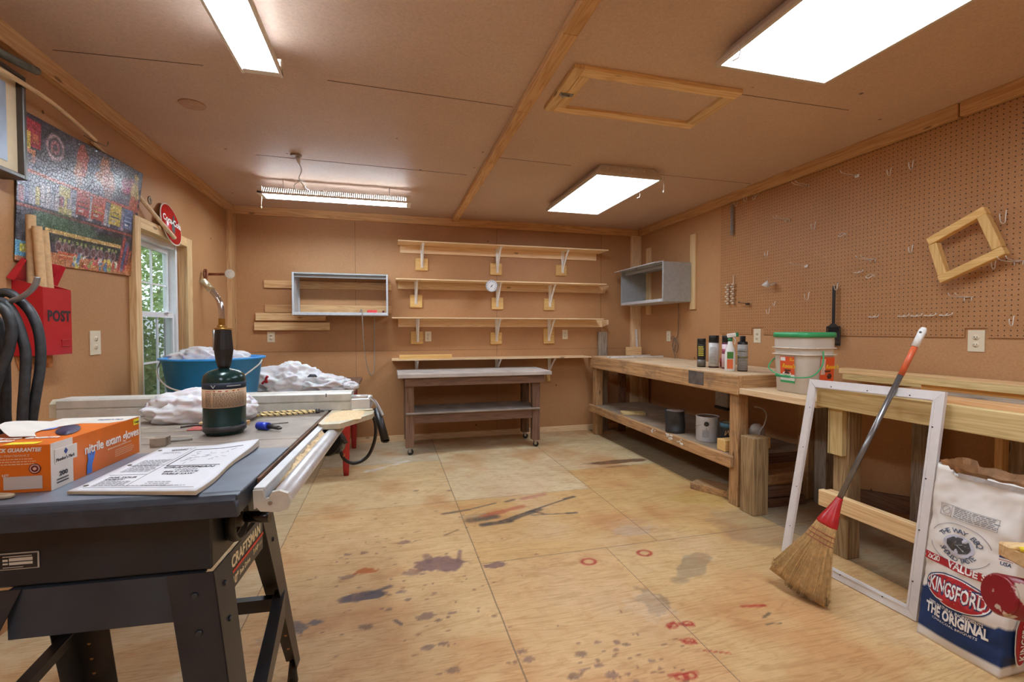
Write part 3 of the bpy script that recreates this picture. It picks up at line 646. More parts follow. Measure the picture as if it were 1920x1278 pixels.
# bracket shelves
def bracket_at(x, ztop, zbot, depth, ywall, parent):
    q = MB(); yw = ywall
    q.prism([(-.013, 0), (.013, 0), (.021, ztop - zbot), (-.021, ztop - zbot)], .003, frame((x, yw, zbot), RX, UP))
    q.box(x - .017, x + .017, yw - depth * .8, yw, ztop - .003, ztop)
    q.tube([(x, yw - .003, zbot + .01), (x, yw - .02, zbot + .05), (x, yw - depth * .55, ztop - .045), (x, yw - depth * .78, ztop - .004)], .0105, 8, sub=4)
    b = obj('bracket', q, plain('white_bracket', (244, 244, 240), .35, var=.02), parent)
    return b
def block_at(x0, x1, z0, z1, parent):
    q = MB(); q.box(x0, x1, YB - .022, YB - .0005, z0, z1, .007); obj('mounting_block', q, wood('block_pine', 'x'), parent)
def wall_shelf(x0, x1, zs, cl, br, label, depth=.25, th=.012, tilt=0.0):
    t = thing('wall_shelf', label, 'shelf', ((x0 + x1) / 2, YB - depth / 2, zs), group=None)
    q = MB(); q.box(x0, x1, YB - depth, YB - .0005, zs, zs + th, .001)
    for v in q.bm.verts: v.co.z += tilt * (YB - v.co.y) / depth
    obj('shelf_board', q, wood('shelf_pine', 'x'), t)
    if cl: q = MB(); q.box(cl[0], cl[1], YB - .019, YB - .0005, cl[2], cl[3], .001); obj('cleat', q, wood('shelf_pine', 'x'), t)
    for b in br:
        bracket_at(b[0], zs - .0005, b[1], depth, YB - .0225, t)
        if len(b) > 2: block_at(*b[2:], t)
    return t
wall_shelf(.105, 2.475, 2.126, (.13, 2.43, 2.042, 2.125), ((.365, 1.89, .29, .43, 1.855, 1.992), (1.206, 1.86, 1.122, 1.262, 1.832, 1.968), (1.997, 1.88, 1.914, 2.05, 1.846, 1.975)), 'topmost pine shelf on the back wall, with three white brackets')
t = wall_shelf(.08, 2.455, 1.732, (.105, 2.55, 1.652, 1.73), ((.298, 1.49, .23, .366, 1.452, 1.594), (1.206, 1.47, 1.14, 1.278, 1.44, 1.58), (1.84, 1.48, 1.765, 1.9, 1.438, 1.58)), 'second pine shelf from the top on the back wall, thermometer on its edge')
q = MB(); q.prism([(0, 0), (.13, .07), (.13, .078), (0, .078)], .022, frame((2.53, YB - .02, 1.653), (0, -1, 0), UP)); obj('end_support', q, wood('shelf_pine', 'y'), t)
t = wall_shelf(.04, 2.42, 1.33, (.105, 2.555, 1.242, 1.329), ((.313, 1.08, .236, .372, 1.054, 1.196), (1.198, 1.08, 1.124, 1.262, 1.044, 1.184), (1.83, 1.08, 1.762, 1.898, 1.046, 1.236)), 'third pine shelf from the top on the back wall, above the outlets')
q = MB(); q.prism([(0, 0), (.13, .03), (.13, .086), (0, .086)], .022, frame((2.53, YB - .02, 1.242), (0, -1, 0), UP)); obj('end_support', q, wood('shelf_pine', 'y'), t)
t = wall_shelf(.035, 2.26, .892, None, ((.30, .70), (1.197, .70), (1.832, .69)), 'lowest pine shelf on the back wall, just above the dark rolling table', .27, .014)
q = MB(); q.cyl((1.823, YB, .635), (1.823, YB - .045, .635), .018, .018, 10); q.box(1.80, 1.846, YB - .022, YB, .60, .70, .004); obj('wall_peg', q, wood('block_pine', 'z'), t)
b = MB(); b.box(.112, .661, 5.0, 5.07, .9065, .948, .002); one('loose_board', b, wood('block_pine', 'x'), 'short loose pine board lying on the lowest back wall shelf', 'board')
# round thermometer on the second shelf
t = thing('dial_thermometer', 'small round white dial thermometer on the edge of the second shelf', 'thermometer', (1.085, 4.95, 1.628))
q = MB(); q.cyl((1.085, 4.962, 1.685), (1.085, 4.944, 1.685), .062, .062, 32); obj('dial', q, plain('white_dial', (236, 236, 238), .35, var=.0), t)
q = MB(); q.lathe([(.058, 0), (.066, 0), (.066, .012), (.058, .012), (.058, 0)], seg=32, mat=frame((1.085, 4.956, 1.685), RX, UP)); obj('bezel', q, plain('white_bezel', (210, 210, 216), .3, var=.0), t)
M = frame((1.085, 4.9435, 1.685), RX, UP); q = MB()
for i in range(12):
    a = math.radians(225 - i * 24.5); q.box(.04, .05, -.0025, .0025, 0, .0006, 0, M @ Matrix.Rotation(a, 4, 'Z'))
obj('scale_marks', q, ink((60, 60, 90)), t)
q = MB(); q.prism([(-.018, -.004), (.032, 0), (-.018, .004)], .001, M @ Matrix.Rotation(.85, 4, 'Z')); q.cyl(M @ Vector((0, 0, 0)), M @ Vector((0, 0, .002)), .006, seg=10); obj('needle', q, ink((40, 40, 60)), t)

# dark rolling table
t = thing('rolling_table', 'dark brown wooden rolling work table with dusty top under the lowest shelf', 'table', (.85, 4.82, 0))
b = MB(); b.box(.085, 1.615, 4.50, 5.10, .755, .792, .003); obj('table_top', b, plain('dusty_top', (196, 186, 178), .8, var=.08, scale=7), t)
b = MB(); b.box(.15, 1.545, 4.535, 4.57, .672, .7545, .002); obj('apron', b, wood('brown_wood', 'x'), t)
b = MB(); b.box(.15, 1.545, 5.03, 5.06, .672, .7545, .002); obj('apron', b, wood('brown_wood', 'x'), t)
for x in (.165, 1.50): b = MB(); b.box(x, x + .03, 4.57, 5.03, .672, .7545, .002); obj('apron', b, wood('brown_wood', 'y'), t)
for i, (x, y) in enumerate(((.155, 4.571), (1.43, 4.571), (.155, 4.95), (1.43, 4.95))):
    b = MB(); b.box(x, x + .082, y, y + .075, .075, .7545, .003); lg = obj('leg', b, wood('brown_wood', 'z'), t)
    c = (x + .04, y + .0375)
    b = MB(); b.box(c[0] - .03, c[0] + .03, c[1] - .03, c[1] + .03, .070, .075); b.box(c[0] - .014, c[0] + .014, c[1] - .02, c[1] - .016, .025, .07, .001); b.box(c[0] - .014, c[0] + .014, c[1] + .016, c[1] + .02, .025, .07, .001); cs = obj('caster', b, M_METAL, lg)
    b = MB(); b.lathe([(0, -.013), (.018, -.013), (.028, -.010), (.028, .010), (.018, .013), (0, .013)], seg=20, mat=frame((c[0] + .008, c[1], .028), (1, 0, 0), UP)); obj('wheel', b, M_BLACK(), lg)
b = MB(); b.box(.16, 1.505, 4.55, 5.03, .398, .415, .002)
obj('lower_shelf', b, plain('dusty_shelf', (150, 138, 128), .75, var=.12, scale=5), t)
b = MB(); b.box(.237, 1.43, 4.58, 4.61, .305, .398, .002); obj('shelf_rail', b, wood('brown_wood', 'x'), t)
b = MB(); b.box(.237, 1.43, 4.99, 5.02, .305, .398, .002); obj('shelf_rail', b, wood('brown_wood', 'x'), t)

# ================================================================== RIGHT CORNER
b = MB(); b.beam((2.505, 5.14, 0), (2.505, 5.185, 1.185), .022, .115, (1, 0, 0), .002); one('leaning_plank', b, wood('gray_wood', 'z'), 'weathered gray plank leaning upright against the back wall corner', 'plank')
b = MB(); b.beam((2.70, 5.05, 0), (2.76, 5.16, .70), .03, .09, (1, 0, 0), .002); one('leaning_plank', b, wood('brown_wood', 'z'), 'brown plank leaning under the workbench beside the corner', 'plank')
b = MB(); b.box(2.75, 2.94, 5.02, 5.06, .907, 1.005, .002); one('wood_offcut', b, wood('pine', 'x'), 'small upright pine offcut on the workbench in the corner', 'wood block')
b = MB(); b.beam((2.93, 5.10, .907), (2.945, 5.16, 1.215), .014, .018, (1, 0, 0), .001); one('white_stick', b, M_WHITE(), 'short white stick propped upright in the back right corner', 'stick')
b = MB(); b.beam((2.30, 4.55, .914), (2.985, 4.64, .914), .026, .014, (0, 0, 1), .002); one('white_strip', b, M_WHITE(), 'front one of two long white strips lying on the workbench', 'strip')
b = MB(); b.beam((2.31, 4.64, .914), (2.96, 4.88, .914), .04, .012, (0, 0, 1), .002); one('white_strip', b, M_WHITE(), 'rear one of two long white strips lying on the workbench', 'strip')

# steel cabinet on the right wall
t = thing('wall_cabinet', 'open gray steel wall cabinet with raised flap on the right wall', 'cabinet', (2.86, 4.64, 1.495))
X0, X1, Y0, Y1, Z0, Z1 = 2.675, 2.998, 4.165, 5.05, 1.497, 1.900
b = MB(); b.box(X0, X1, Y0, Y0 + .018, Z0, Z1, .002); obj('side_panel', b, M_STEEL, t)
b = MB(); b.box(X0, X1, Y1 - .018, Y1, Z0, Z1, .002); obj('side_panel', b, M_STEEL, t)
b = MB(); b.box(X0 + .02, X1, Y0 + .018, Y1 - .018, Z1 - .016, Z1, .002); b.box(X0 + .05, X0 + .08, Y0 + .018, Y1 - .018, Z1 - .05, Z1 - .016, .002); obj('top_panel', b, M_STEEL, t)
b = MB(); b.box(X0, X1, Y0 + .018, Y1 - .018, Z0, Z0 + .032, .003); obj('bottom_shelf', b, M_STEEL_IN, t)
b = MB(); b.prism([(0, 0), (.105, -.012), (.105, -.004), (0, .014)], Y1 - Y0 - .02, Matrix(((-1, 0, 0, X0 + .02), (0, 0, 1, Y0 + .02), (0, 1, 0, Z1 - .002), (0, 0, 0, 1)))); obj('flap', b, M_STEEL_IN, t)
b = MB(); b.box(2.63, 2.645, 4.62, 4.63, Z1 - .04, Z1 - .012, .001); b.cyl((2.64, 4.625, Z1 - .04), (2.64, 4.625, Z1 - .03), .008, seg=8); obj('flap_catch', b, M_METAL, t)
def rboard(name, y0, y1, z0, z1, label, kind='pine', t=.02):
    b = MB(); b.box(XR - t, XR - .0005, y0, y1, z0, z1, .0015); return one(name, b, wood(kind, 'z'), label, 'board')
rboard('mounting_strip', 4.10, 4.19, 1.42, 2.183, 'nearer upright pine strip holding the right wall cabinet')
rboard('mounting_strip', 4.93, 5.035, 1.39, 2.182, 'farther upright pine strip behind the right wall cabinet, by the corner')
RW = (0, -1, 0)    # right-hand direction when facing the right wall
outlet((XR, 4.58, 1.14), RW, UP, .075, .115, 'ivory outlet on the right wall under the gray cabinet')
outlet((XR, 3.287, 1.162), RW, UP, .078, .118, 'ivory outlet set in a notch of the pegboard behind the candy bucket')
outlet((XR, 1.765, 1.156), RW, UP, .075, .115, 'largest looking ivory outlet, on the right wall beyond the broom tip')
q = MB(); x = XR - .012
q.tube([(x, 4.39, 1.50), (x, 4.39, 1.3), (x, 4.40, 1.15), (x - .01, 4.44, 1.12), (x - .02, 4.50, 1.115)], .003, 6, sub=4)
q.tube([(x - .015, 4.50, 1.12), (x - .02, 4.45, 1.14), (x - .02, 4.40, 1.08), (x - .02, 4.43, .99), (x - .02, 4.38, .97), (x - .02, 4.36, 1.05), (x - .02, 4.42, 1.12), (x - .03, 4.45, 1.04), (x - .03, 4.40, .985), (x - .03, 4.385, 1.06), (x - .03, 4.43, 1.10), (x - .04, 4.42, 1.0), (x - .05, 4.37, .93), (x - .08, 4.33, .912)], .0035, 6, sub=5)
one('power_cord', q, plain('gray_cord', (104, 92, 82), .5), 'gray power cord bundled in loops on the right wall below the cabinet', 'cord')

# pegboard
b = MB(); y0, y1, z0, z1 = YF + .4, 3.745, 1.174, 2.359; x0, x1 = XR - .008, XR - .0005
segs = [(y0, 1.715, z0), (1.715, 1.815, 1.225), (1.815, 3.22, z0), (3.22, 3.345, 1.232), (3.345, y1, z0)]
for a, c, zz in segs: b.box(x0, x1, a, c, zz, z1)
t = one('pegboard', b, hardboard('pegboard_brown', (184, 136, 92), (172, 124, 80), peg=True, marks=False), 'large brown perforated pegboard covering the upper right wall', 'pegboard')
b = MB(); b.box(XR - .005, XR - .0002, 3.10, 3.745, 1.160, 1.171); obj('shadow_strip', b, M_GAP, t).parent = t  # dark strip painted in for the shadow line under the pegboard
t.children[0].location = t.matrix_basis.inverted() @ Vector(t.children[0].location)
PX = XR - .0112
def hook(shape, y, z, label, s_=1.0, mat=None):
    q = MB(); r = .0022; x = PX
    if shape == 'J': q.tube([(x, y, z + .022 * s_), (x - .006, y, z + .02 * s_), (x - .010, y, z), (x - .014, y, z - .022 * s_), (x - .026 * s_, y, z - .026 * s_), (x - .036 * s_, y, z - .012 * s_), (x - .038 * s_, y, z + .008 * s_)], r, 6, sub=3)
    elif shape == 'U': q.tube([(x, y + .018 * s_, z + .02), (x - .03, y + .018 * s_, z - .005), (x - .034, y + .008, z - .025 * s_), (x - .034, y - .008, z - .025 * s_), (x - .03, y - .018 * s_, z - .005), (x, y - .018 * s_, z + .02)], r, 6, sub=3)
    elif shape == 'long': q.tube([(x, y, z), (x - .12 * s_, y, z + .004), (x - .145 * s_, y, z + .02)], r, 6, sub=3); q.box(x - .004, x, y - .014, y + .014, z - .012, z + .006)
    elif shape == 'double':
        for d in (-.016, .016): q.tube([(x, y + d, z), (x - .10 * s_, y + d, z + .004), (x - .125 * s_, y + d, z + .02)], r, 6, sub=3)
        q.tube([(x - .003, y - .022, z), (x - .003, y + .022, z)], r, 6); q.tube([(x - .003, y - .016, z), (x - .003, y - .016, z - .02)], r, 6); q.tube([(x - .003, y + .016, z), (x - .003, y + .016, z - .02)], r, 6)
    elif shape == 'bar':
        q.tube([(x, y + .03 * s_, z), (x - .02, y + .03 * s_, z - .002), (x - .022, y, z - .005), (x - .022, y - .03 * s_, z), (x - .022, y - .034 * s_, z + .012)], r * 1.1, 6, sub=3); q.tube([(x, y, z + .008), (x - .02, y, z - .003)], r, 6)
    elif shape == 'curl': q.tube([(x, y, z), (x - .03, y + .01, z + .004), (x - .05, y + .02, z - .012), (x - .05, y, z - .02), (x - .04, y - .015, z - .008), (x - .02, y - .02, z - .014)], r, 6, sub=4)
    one('peg_hook', q, mat or plain('white_wire', (226, 222, 214), .35, .2, var=.02), label, 'hook', 'wire hooks on the pegboard')
for h in (('J', 3.524, 2.335, 'small white J hook, first from the left along the pegboard top edge'), ('J', 3.409, 2.345, 'small white J hook, second from the left along the pegboard top edge'),
    ('U', 3.30, 2.335, 'white U hook, third from the left along the pegboard top edge'), ('double', 2.814, 2.285, 'double prong hook hanging below the ceiling trim, fourth along the pegboard top'),
    ('long', 2.43, 2.235, 'long single prong hook left of the two J hooks at pegboard top'), ('J', 2.21, 2.19, 'left J hook of the pair high on the pegboard'), ('J', 2.084, 2.19, 'right J hook of the pair high on the pegboard', 1.1),
    ('double', 2.983, 2.07, 'long double prong hook on the pegboard right of the hanging chain'), ('J', 2.734, 1.97, 'white J hook in the bright patch of the pegboard', 1.2), ('curl', 2.497, 1.865, 'curled wire hook right of and below the bright patch'),
    ('J', 3.17, 1.835, 'small thin J hook at mid height on the left part of the pegboard'), ('long', 2.809, 1.69, 'single prong hook above the black spatula handle, to its left'), ('double', 2.314, 1.665, 'small double hook in the middle of the pegboard above two twisted hooks'),
    ('bar', 2.397, 1.595, 'beige twisted double hook, left of the pair in mid pegboard'), ('curl', 2.301, 1.565, 'beige twisted hook, right of the pair in mid pegboard'), ('J', 2.077, 1.695, 'white J hook just left of the hanging wooden frame', 1.0),
    ('J', 1.646, 1.785, 'large white J hook at the upper right beyond the wooden frame', 1.4), ('J', 2.778, 1.465, 'upright J hook left of the black spatula', 1.2), ('J', 3.145, 1.368, 'small J hook near the lower left corner of the pegboard'),
    ('J', 3.089, 1.425, 'tiny wire hook just above the lower left J hook', .7), ('double', 1.80, 1.39, 'wide double hook on the pegboard below the wooden frame'), ('J', 1.606, 1.262, 'white J hook low on the pegboard beyond the outlet'),
    ('double', 1.595, 1.553, 'double hook at the right picture edge beside the wooden frame'), ('J', 1.683, 1.552, 'small J hook peeking out under the right corner of the wooden frame'), ('J', 1.81, 1.80, 'wire hook inside the wooden frame opening that carries it', 1.2)):
    hook(*h)
for i, (y, lab) in enumerate(((2.291, 'broken white hook stub, leftmost of the low row of bar hooks'), (2.113, 'second of the low row of white bar hooks'), (2.043, 'third of the low row of white bar hooks'), (1.971, 'fourth of the low row of white bar hooks'), (1.892, 'rightmost of the low row of white bar hooks'))):
    hook('bar', y, 1.30, lab, 1.0)
# chain, spring rack, white cap
q = MB(); R = random.Random(4)
for k in range(4):
    for i in range(13):
        z = 2.325 - i * .021; a = (i % 2) * PI / 2 + k; c = Vector((PX - .018 - .008 * math.sin(k * 1.6), 3.575 + .009 * math.cos(k * 1.6), z))
        q.tube([c + Vector((math.cos(a) * .006 * math.cos(u), math.sin(a) * .006 * math.cos(u), .014 * math.sin(u))) for u in [j * PI / 3 for j in range(6)]], .0022, 5, closed=True)
one('hanging_chain', q, M_METAL, 'bundle of gray steel chain hanging at the left edge of the pegboard', 'chain')
t = thing('socket_rack', 'two rows of small clear clips hanging low at the left pegboard edge', 'rack', (PX, 3.57, 1.43))
for y in (3.62, 3.555):
    q = MB(); q.tube([(PX - .012, y, 1.70 if y < 3.6 else 1.63), (PX - .012, y, 1.44)], .003, 6)
    for i in range(9): q.lathe([(.011, -.006), (.0135, 0), (.011, .006), (.008, .006), (.008, -.006), (.011, -.006)], c=(PX - .022, y + (.01 if i % 2 else -.01), 1.62 - i * .021), seg=10)
    obj('clip_row', q, plain('milky_clear', (214, 200, 178), .3, var=.03), t)
q = MB(); q.tube([(PX, 3.50, 1.462), (PX - .03, 3.47, 1.452), (PX - .04, 3.40, 1.445), (PX - .03, 3.365, 1.44)], .0032, 6); q.box(PX - .04, PX - .01, 3.355, 3.375, 1.425, 1.445, .002); one('peg_hook', q, plain('dark_wire', (92, 72, 56), .5, .3), 'dark sideways wire hook beside the clear clip rows', 'hook', 'wire hooks on the pegboard')
q = MB(); q.lathe([(.0, 0), (.012, 0), (.03, .045), (.0, .045)], seg=10, mat=frame((PX - .05, 3.11, 1.56), (0, -1, .5), (1, .0, .8))); q.tube([(PX, 3.09, 1.585), (PX - .05, 3.10, 1.575)], .006, 6)
one('plastic_funnel', q, M_WHITE(), 'small white plastic funnel stuck on the left part of the pegboard', 'funnel')
# black slotted spatula
t = thing('spatula', 'black slotted spatula hanging on the pegboard behind the candy bucket', 'spatula', (PX - .03, 2.57, 1.11))
M = frame((PX - .02, 2.566, 1.50), RW, UP)
q = MB(); q.box(-.010, .010, -.24, .02, -.006, .006, .003, M); obj('handle', q, M_BLACK(), t)
q = MB(); q.box(-.04, .04, -.30, -.27, -.003, .003, .002, M)
for i in range(8): q.box(-.052 + i * .0142, -.0465 + i * .0142, -.39, -.265, -.003, .003, 0, M)
q.box(-.052, .052, -.395, -.38, -.003, .003, .001, M); q.box(-.05, .05, -.275, -.26, -.003, .003, .001, M); q.prism([(-.01, -.24), (.01, -.24), (.045, -.268), (-.045, -.268)], .005, M)
q.box(-.05, .05, -.35, -.30, -.002, .002, 0, M); obj('blade', q, plain('black_nylon', (34, 30, 30), .45), t)
hook('J', 2.55, 1.515, 'white hook that holds up the black spatula')
# hanging wooden frame
t = thing('wooden_frame', 'small empty pine picture frame hanging crooked on the pegboard', 'frame', (2.93, 1.80, 1.45))
c = [(2.918, 1.953, 1.725), (2.918, 1.696, 1.842), (2.918, 1.600, 1.588), (2.918, 1.878, 1.470)]
c = [Vector(p) for p in c]; o_ = sum(c, Vector()) / 4; w = .042
def inset(p): d = (o_ - p); return p + d * .25
for i in range(4):
    a, b_ = c[i], c[(i + 1) % 4]; d = (b_ - a).normalized(); nrm = Vector((0, 1, 0)).cross(d)
    inw = Vector((1, 0, 0)).cross(d); mid = (a + b_) / 2
    if inw.dot(o_ - mid) < 0: inw = -inw
    s0, s1 = (0, 0) if i % 2 == 0 else (w, w)
    q = MB(); q.beam(a + d * s0 + inw * w / 2 + Vector((.02, 0, 0)), b_ - d * s1 + inw * w / 2 + Vector((.02, 0, 0)), w, .04, (1, 0, 0), .003)
    obj('frame_rail', q, wood('block_pine', 'y' if i % 2 == 0 else 'z'), t)

# ================================================================== WORKBENCHES ON THE RIGHT
xf = 2.262
t = thing('workbench', 'long rough timber workbench with a low shelf along the right wall', 'workbench', (2.64, 3.85, 0))
b = MB(); b.box(xf + .04, 3.0, 2.67, 5.05, .868, .9055, .002); obj('table_top', b, wood('bench_top_wood', 'y'), t)
# worn, rounded front beam with a rounded near corner
b = MB(); b.box(xf, xf + .04, 2.63, 5.05, .775, .906, .006); obj('front_beam', b, wood('old_wood', 'y'), t)
b = MB(); b.box(xf + .04, 3.0, 2.632, 2.67, .78, .9055, .006); obj('end_beam', b, wood('old_wood', 'x'), t)
b = MB(); b.box(xf + .04, 3.0, 5.015, 5.05, .78, .867, .004); obj('end_beam', b, wood('old_wood', 'x'), t)
for (x, y, s_) in ((xf + .041, 2.671, .085), (xf + .041, 4.925, .088), (2.90, 2.671, .09), (2.90, 4.925, .085)):
    b = MB(); b.box(x, x + s_, y, y + s_, 0, .8675, .004); obj('post', b, wood('old_wood', 'z'), t)
b = MB(); b.box(xf + .04, 2.985, 2.76, 5.03, .322, .345, .002); obj('lower_shelf', b, plain('dusty_ply', (150, 132, 112), .85, var=.12, scale=4), t)
b = MB(); b.box(xf + .002, xf + .0395, 2.70, 5.05, .262, .345, .006); obj('shelf_rail', b, wood('old_wood', 'y'), t)
b = MB(); b.box(xf + .13, 2.985, 2.757, 2.759 + .036, .25, .3215, .004); obj('shelf_rail', b, wood('dark_beam', 'x'), t)
R = random.Random(5)
for i in range(16):
    y = R.choice((3.62, 3.42, 3.40, 3.30)) + R.uniform(-.07, .07); z = R.uniform(.30, .338); rr = R.uniform(.006, .016)
    q = MB(); q.lathe([(0, 0), (rr, 0), (rr * .9, .0012), (0, .0014)], seg=9, mat=frame((xf + .002, y, z), (0, -1, 0), UP) @ Matrix.Diagonal((1.6, .8, 1, 1))); obj('paint_drip', q, plain('white_drips', (226, 222, 214), .6), t)
b = MB(); b.box(xf - .0012, xf + .001, 2.98, 3.16, .80, .90, .0); obj('dark_scorch', b, plain('scorched_wood', (92, 82, 76), .8, var=.2, scale=12), t)

t = thing('middle_bench', 'lower pine bench section carrying the candy bucket', 'workbench', (2.64, 2.33, 0))
b = MB(); b.box(2.27, 3.0, 2.04, 2.6285, .786, .825, .003); obj('table_top', b, wood('shelf_pine', 'y'), t)
b = MB(); b.box(2.90, 2.99, 2.53, 2.62, 0, .7855, .003); obj('post', b, wood('gray_wood', 'z'), t)

xr = 2.262
t = thing('front_bench', 'unfinished timber bench piled with boards nearest the camera', 'workbench', (2.6, 1.0, 0))
b = MB(); b.box(xr, xr + .036, -.3, 2.035, .80, .905, .003); obj('front_rail', b, wood('treated_new', 'y'), t)
b = MB(); b.box(xr + .0365, 2.99, 1.995, 2.033, .80, .875, .003); obj('end_rail', b, wood('treated_wood', 'x'), t)
for (x, y, kd) in ((2.335, 1.905, 'treated_wood'), (2.90, 1.905, 'gray_wood'), (2.80, 1.42, 'gray_wood'), (2.335, .2, 'treated_wood'), (2.90, .2, 'gray_wood')):
    b = MB(); b.box(x, x + .09, y, y + .088, 0, .875, .004); obj('post', b, wood(kd, 'z'), t)
b = MB(); b.box(xr + .037, xr + .072, 1.985, 1.9945, .55, .80); b.box(xr + .037, xr + .072, 1.915, 1.99, .55, .875, .002); obj('cleat', b, wood('treated_new', 'z'), t)
b = MB(); b.box(2.752, 2.798, 1.50, 1.53, .56, .875, .002); obj('cleat', b, wood('pine', 'z'), t)
b = MB(); b.box(xr, xr + .036, .1, 2.015, .263, .348, .003); obj('lower_rail', b, wood('pine', 'y'), t)
b = MB(); b.box(xr + .0365, xr + .072, 1.93, 2.0, .263, .348, .002); obj('lower_rail', b, wood('pine', 'x'), t)
b = MB(); b.beam((2.93, 2.36, .13), (2.93, 1.4, .30), .03, .10, (0, 0, 1), .002); obj('rear_rail', b, wood('dark_beam', 'y'), t)
b = MB(); b.box(xr + .04, 2.99, -.28, 1.993, .876, .888, .001); obj('bench_deck', b, wood('pine_warm', 'y'), t)
def stacked(y0, y1, x0, x1, z0, z1, kind, label, dx=0.0):
    q = MB(); q.beam(((x0 + x1) / 2 + dx, y0, (z0 + z1) / 2), ((x0 + x1) / 2 - dx, y1, (z0 + z1) / 2), x1 - x0, z1 - z0, (0, 0, 1), .0015)
    return one('stacked_board', q, wood(kind, 'y'), label, 'board')
stacked(-.25, 2.42, 2.90, 2.985, .889, .925, 'treated_new', 'long pale board against the wall on the front bench, bottom of its stack')
stacked(-.22, 2.45, 2.905, 2.983, .926, .962, 'pine', 'long board against the wall on the front bench, topmost of its stack', .0)
stacked(-.22, 1.86, 2.79, 2.86, .889, .925, 'block_pine', 'yellowish board second from the wall on the front bench', .02)
stacked(-.22, 1.93, 2.75, 2.84, .926, .955, 'treated_new', 'pale board on top of the yellowish one on the front bench', .02)
stacked(-.25, 1.70, 2.58, 2.68, .889, .912, 'gray_wood', 'weathered gray board in the middle of the front bench', .02)
stacked(-.25, 1.80, 2.39, 2.50, .889, .911, 'pine_warm', 'orange tinted board near the front edge of the front bench', -.01)

# things under and beside the long workbench
b = MB(); b.box(2.288, 2.408, 2.51, 2.628, 0, .508, .004); one('timber_post', b, wood('treated_wood', 'z'), 'short thick post standing on the floor against the long workbench leg', 'post')
b = MB(); b.box(2.50, 2.815, 2.60, 2.752, 0, .058, .006); one('stacked_timber', b, wood('dark_beam', 'x'), 'dark timber on the floor behind the short post, bottom of three', 'timber')
b = MB(); b.box(2.50, 2.800, 2.605, 2.75, .0585, .142, .014); one('stacked_timber', b, wood('brown_wood', 'x'), 'worn timber behind the short post, middle of three', 'timber')
b = MB(); b.box(2.50, 2.825, 2.61, 2.75, .1425, .216, .018); one('stacked_timber', b, wood('old_wood', 'x'), 'rounded timber behind the short post, topmost of three', 'timber')
b = MB(); b.beam((2.30, 3.12, .025), (2.44, 2.86, .025), .17, .05, (0, 0, 1), .004); one('floor_plank', b, wood('old_wood', 'y'), 'short thick plank lying on the floor under the long workbench', 'plank')
b = MB(); b.box(2.345, 2.375, 2.77, 2.82, 0, .07, .003); one('wood_offcut', b, wood('treated_wood', 'z'), 'small wood offcut on the floor behind the front workbench leg', 'wood block')
b = MB(); b.beam((2.19 + .13, 4.35, .357), (2.54, 4.27, .357), .14, .023, (0, 0, 1), .002); one('wood_offcut', b, wood('treated_new', 'x'), 'flat pale board offcut at the far end of the low workbench shelf', 'wood block')
b = MB(); b.box(2.307, 2.70, 2.80, 2.885, .3465, .428, .003); one('timber_block', b, wood('block_pine', 'x'), 'yellow square timber block across the near end of the low shelf', 'wood block')
def can(name, c, r, h, label, mat, cat='paint can', lab=None, dent=False, seg=28, handle=True):
    t = thing(name, label, cat, c); q = MB()
    prof = [(0, 0), (r * .97, 0), (r, .004), (r, h - .006), (r * 1.02, h - .003), (r * 1.02, h), (r * .93, h), (r * .92, h - .008), (0, h - .008)]
    if dent: prof = [(0, 0), (r * .97, 0), (r, .004)] + [(r, .004 + (h - .012) * i / 8) for i in range(1, 8)] + [(r, h - .006), (r * 1.02, h - .003), (r * 1.02, h), (r * .93, h), (r * .92, h - .008), (0, h - .008)]
    q.lathe(prof, c=c, seg=seg)
    if dent:
        for v in q.bm.verts:
            d = Vector((v.co.x - c[0], v.co.y - c[1])); zz = (v.co.z - c[2]) / h
            a = math.atan2(d.y, d.x); k = math.exp(-((a + 2.2) / .5) ** 2) * math.exp(-((zz - .4) / .25) ** 2) * .28 + .06 * math.sin(3 * a + zz * 4) * (zz > .15)
            v.co.x -= d.x * k; v.co.y -= d.y * k
    obj('can_body', q, mat, t)
    q = MB(); q.lathe([(0, h - .007), (r * .86, h - .007), (r * .90, h - .003), (r * .86, h - .002), (r * .8, h - .006), (0, h - .006)], c=c, seg=seg); obj('lid', q, M_METAL if lab is None else lab, t)
    return t
can('paint_can', (2.355, 3.47, .3455), .080, .185, 'dented charcoal black can on the low workbench shelf', plain('charcoal_paint', (50, 50, 52), .45, .2), lab=plain('dusty_lid', (150, 132, 122), .7, var=.1), dent=True)
t = can('paint_can', (2.43, 3.15, .3455), .085, .192, 'white labelled metal paint can with black round patch on the low shelf', plain('white_can', (206, 208, 212), .4, var=.03))
q = MB(); a = math.radians(228); c = Vector((2.43, 3.15, .3455 + .14)); d = Vector((math.cos(a), math.sin(a), 0)); q.cyl(c + d * .080, c + d * .089, .018, seg=16); obj('handle_ear', q, M_BLACK(), t)
q = MB(); q.tube([c + d * .09, c + Vector((-.09, .0, -.02)), c + Vector((-.09, .03, -.045))], .0018, 5, sub=4); obj('wire_handle', q, M_METAL, t)
q = MB(); M = frame(c + d * .087 + Vector((0, 0, -.075)), Vector((-math.sin(a), math.cos(a), 0)), UP); fineprint(q, M @ Matrix.Translation((-.03, -.03, 0)), .06, .06, 8); q.box(-.002, .002, .03, .045, .0, .002, 0, M); obj('label_print', q, ink((130, 134, 140)), t)
t = can('stain_can', (2.50, 2.985, .3455), .068, .17, 'dark can with blue band and cream emblem behind the near workbench leg', plain('dark_can', (34, 40, 46), .35), lab=plain('olive_lid', (142, 134, 100), .6))
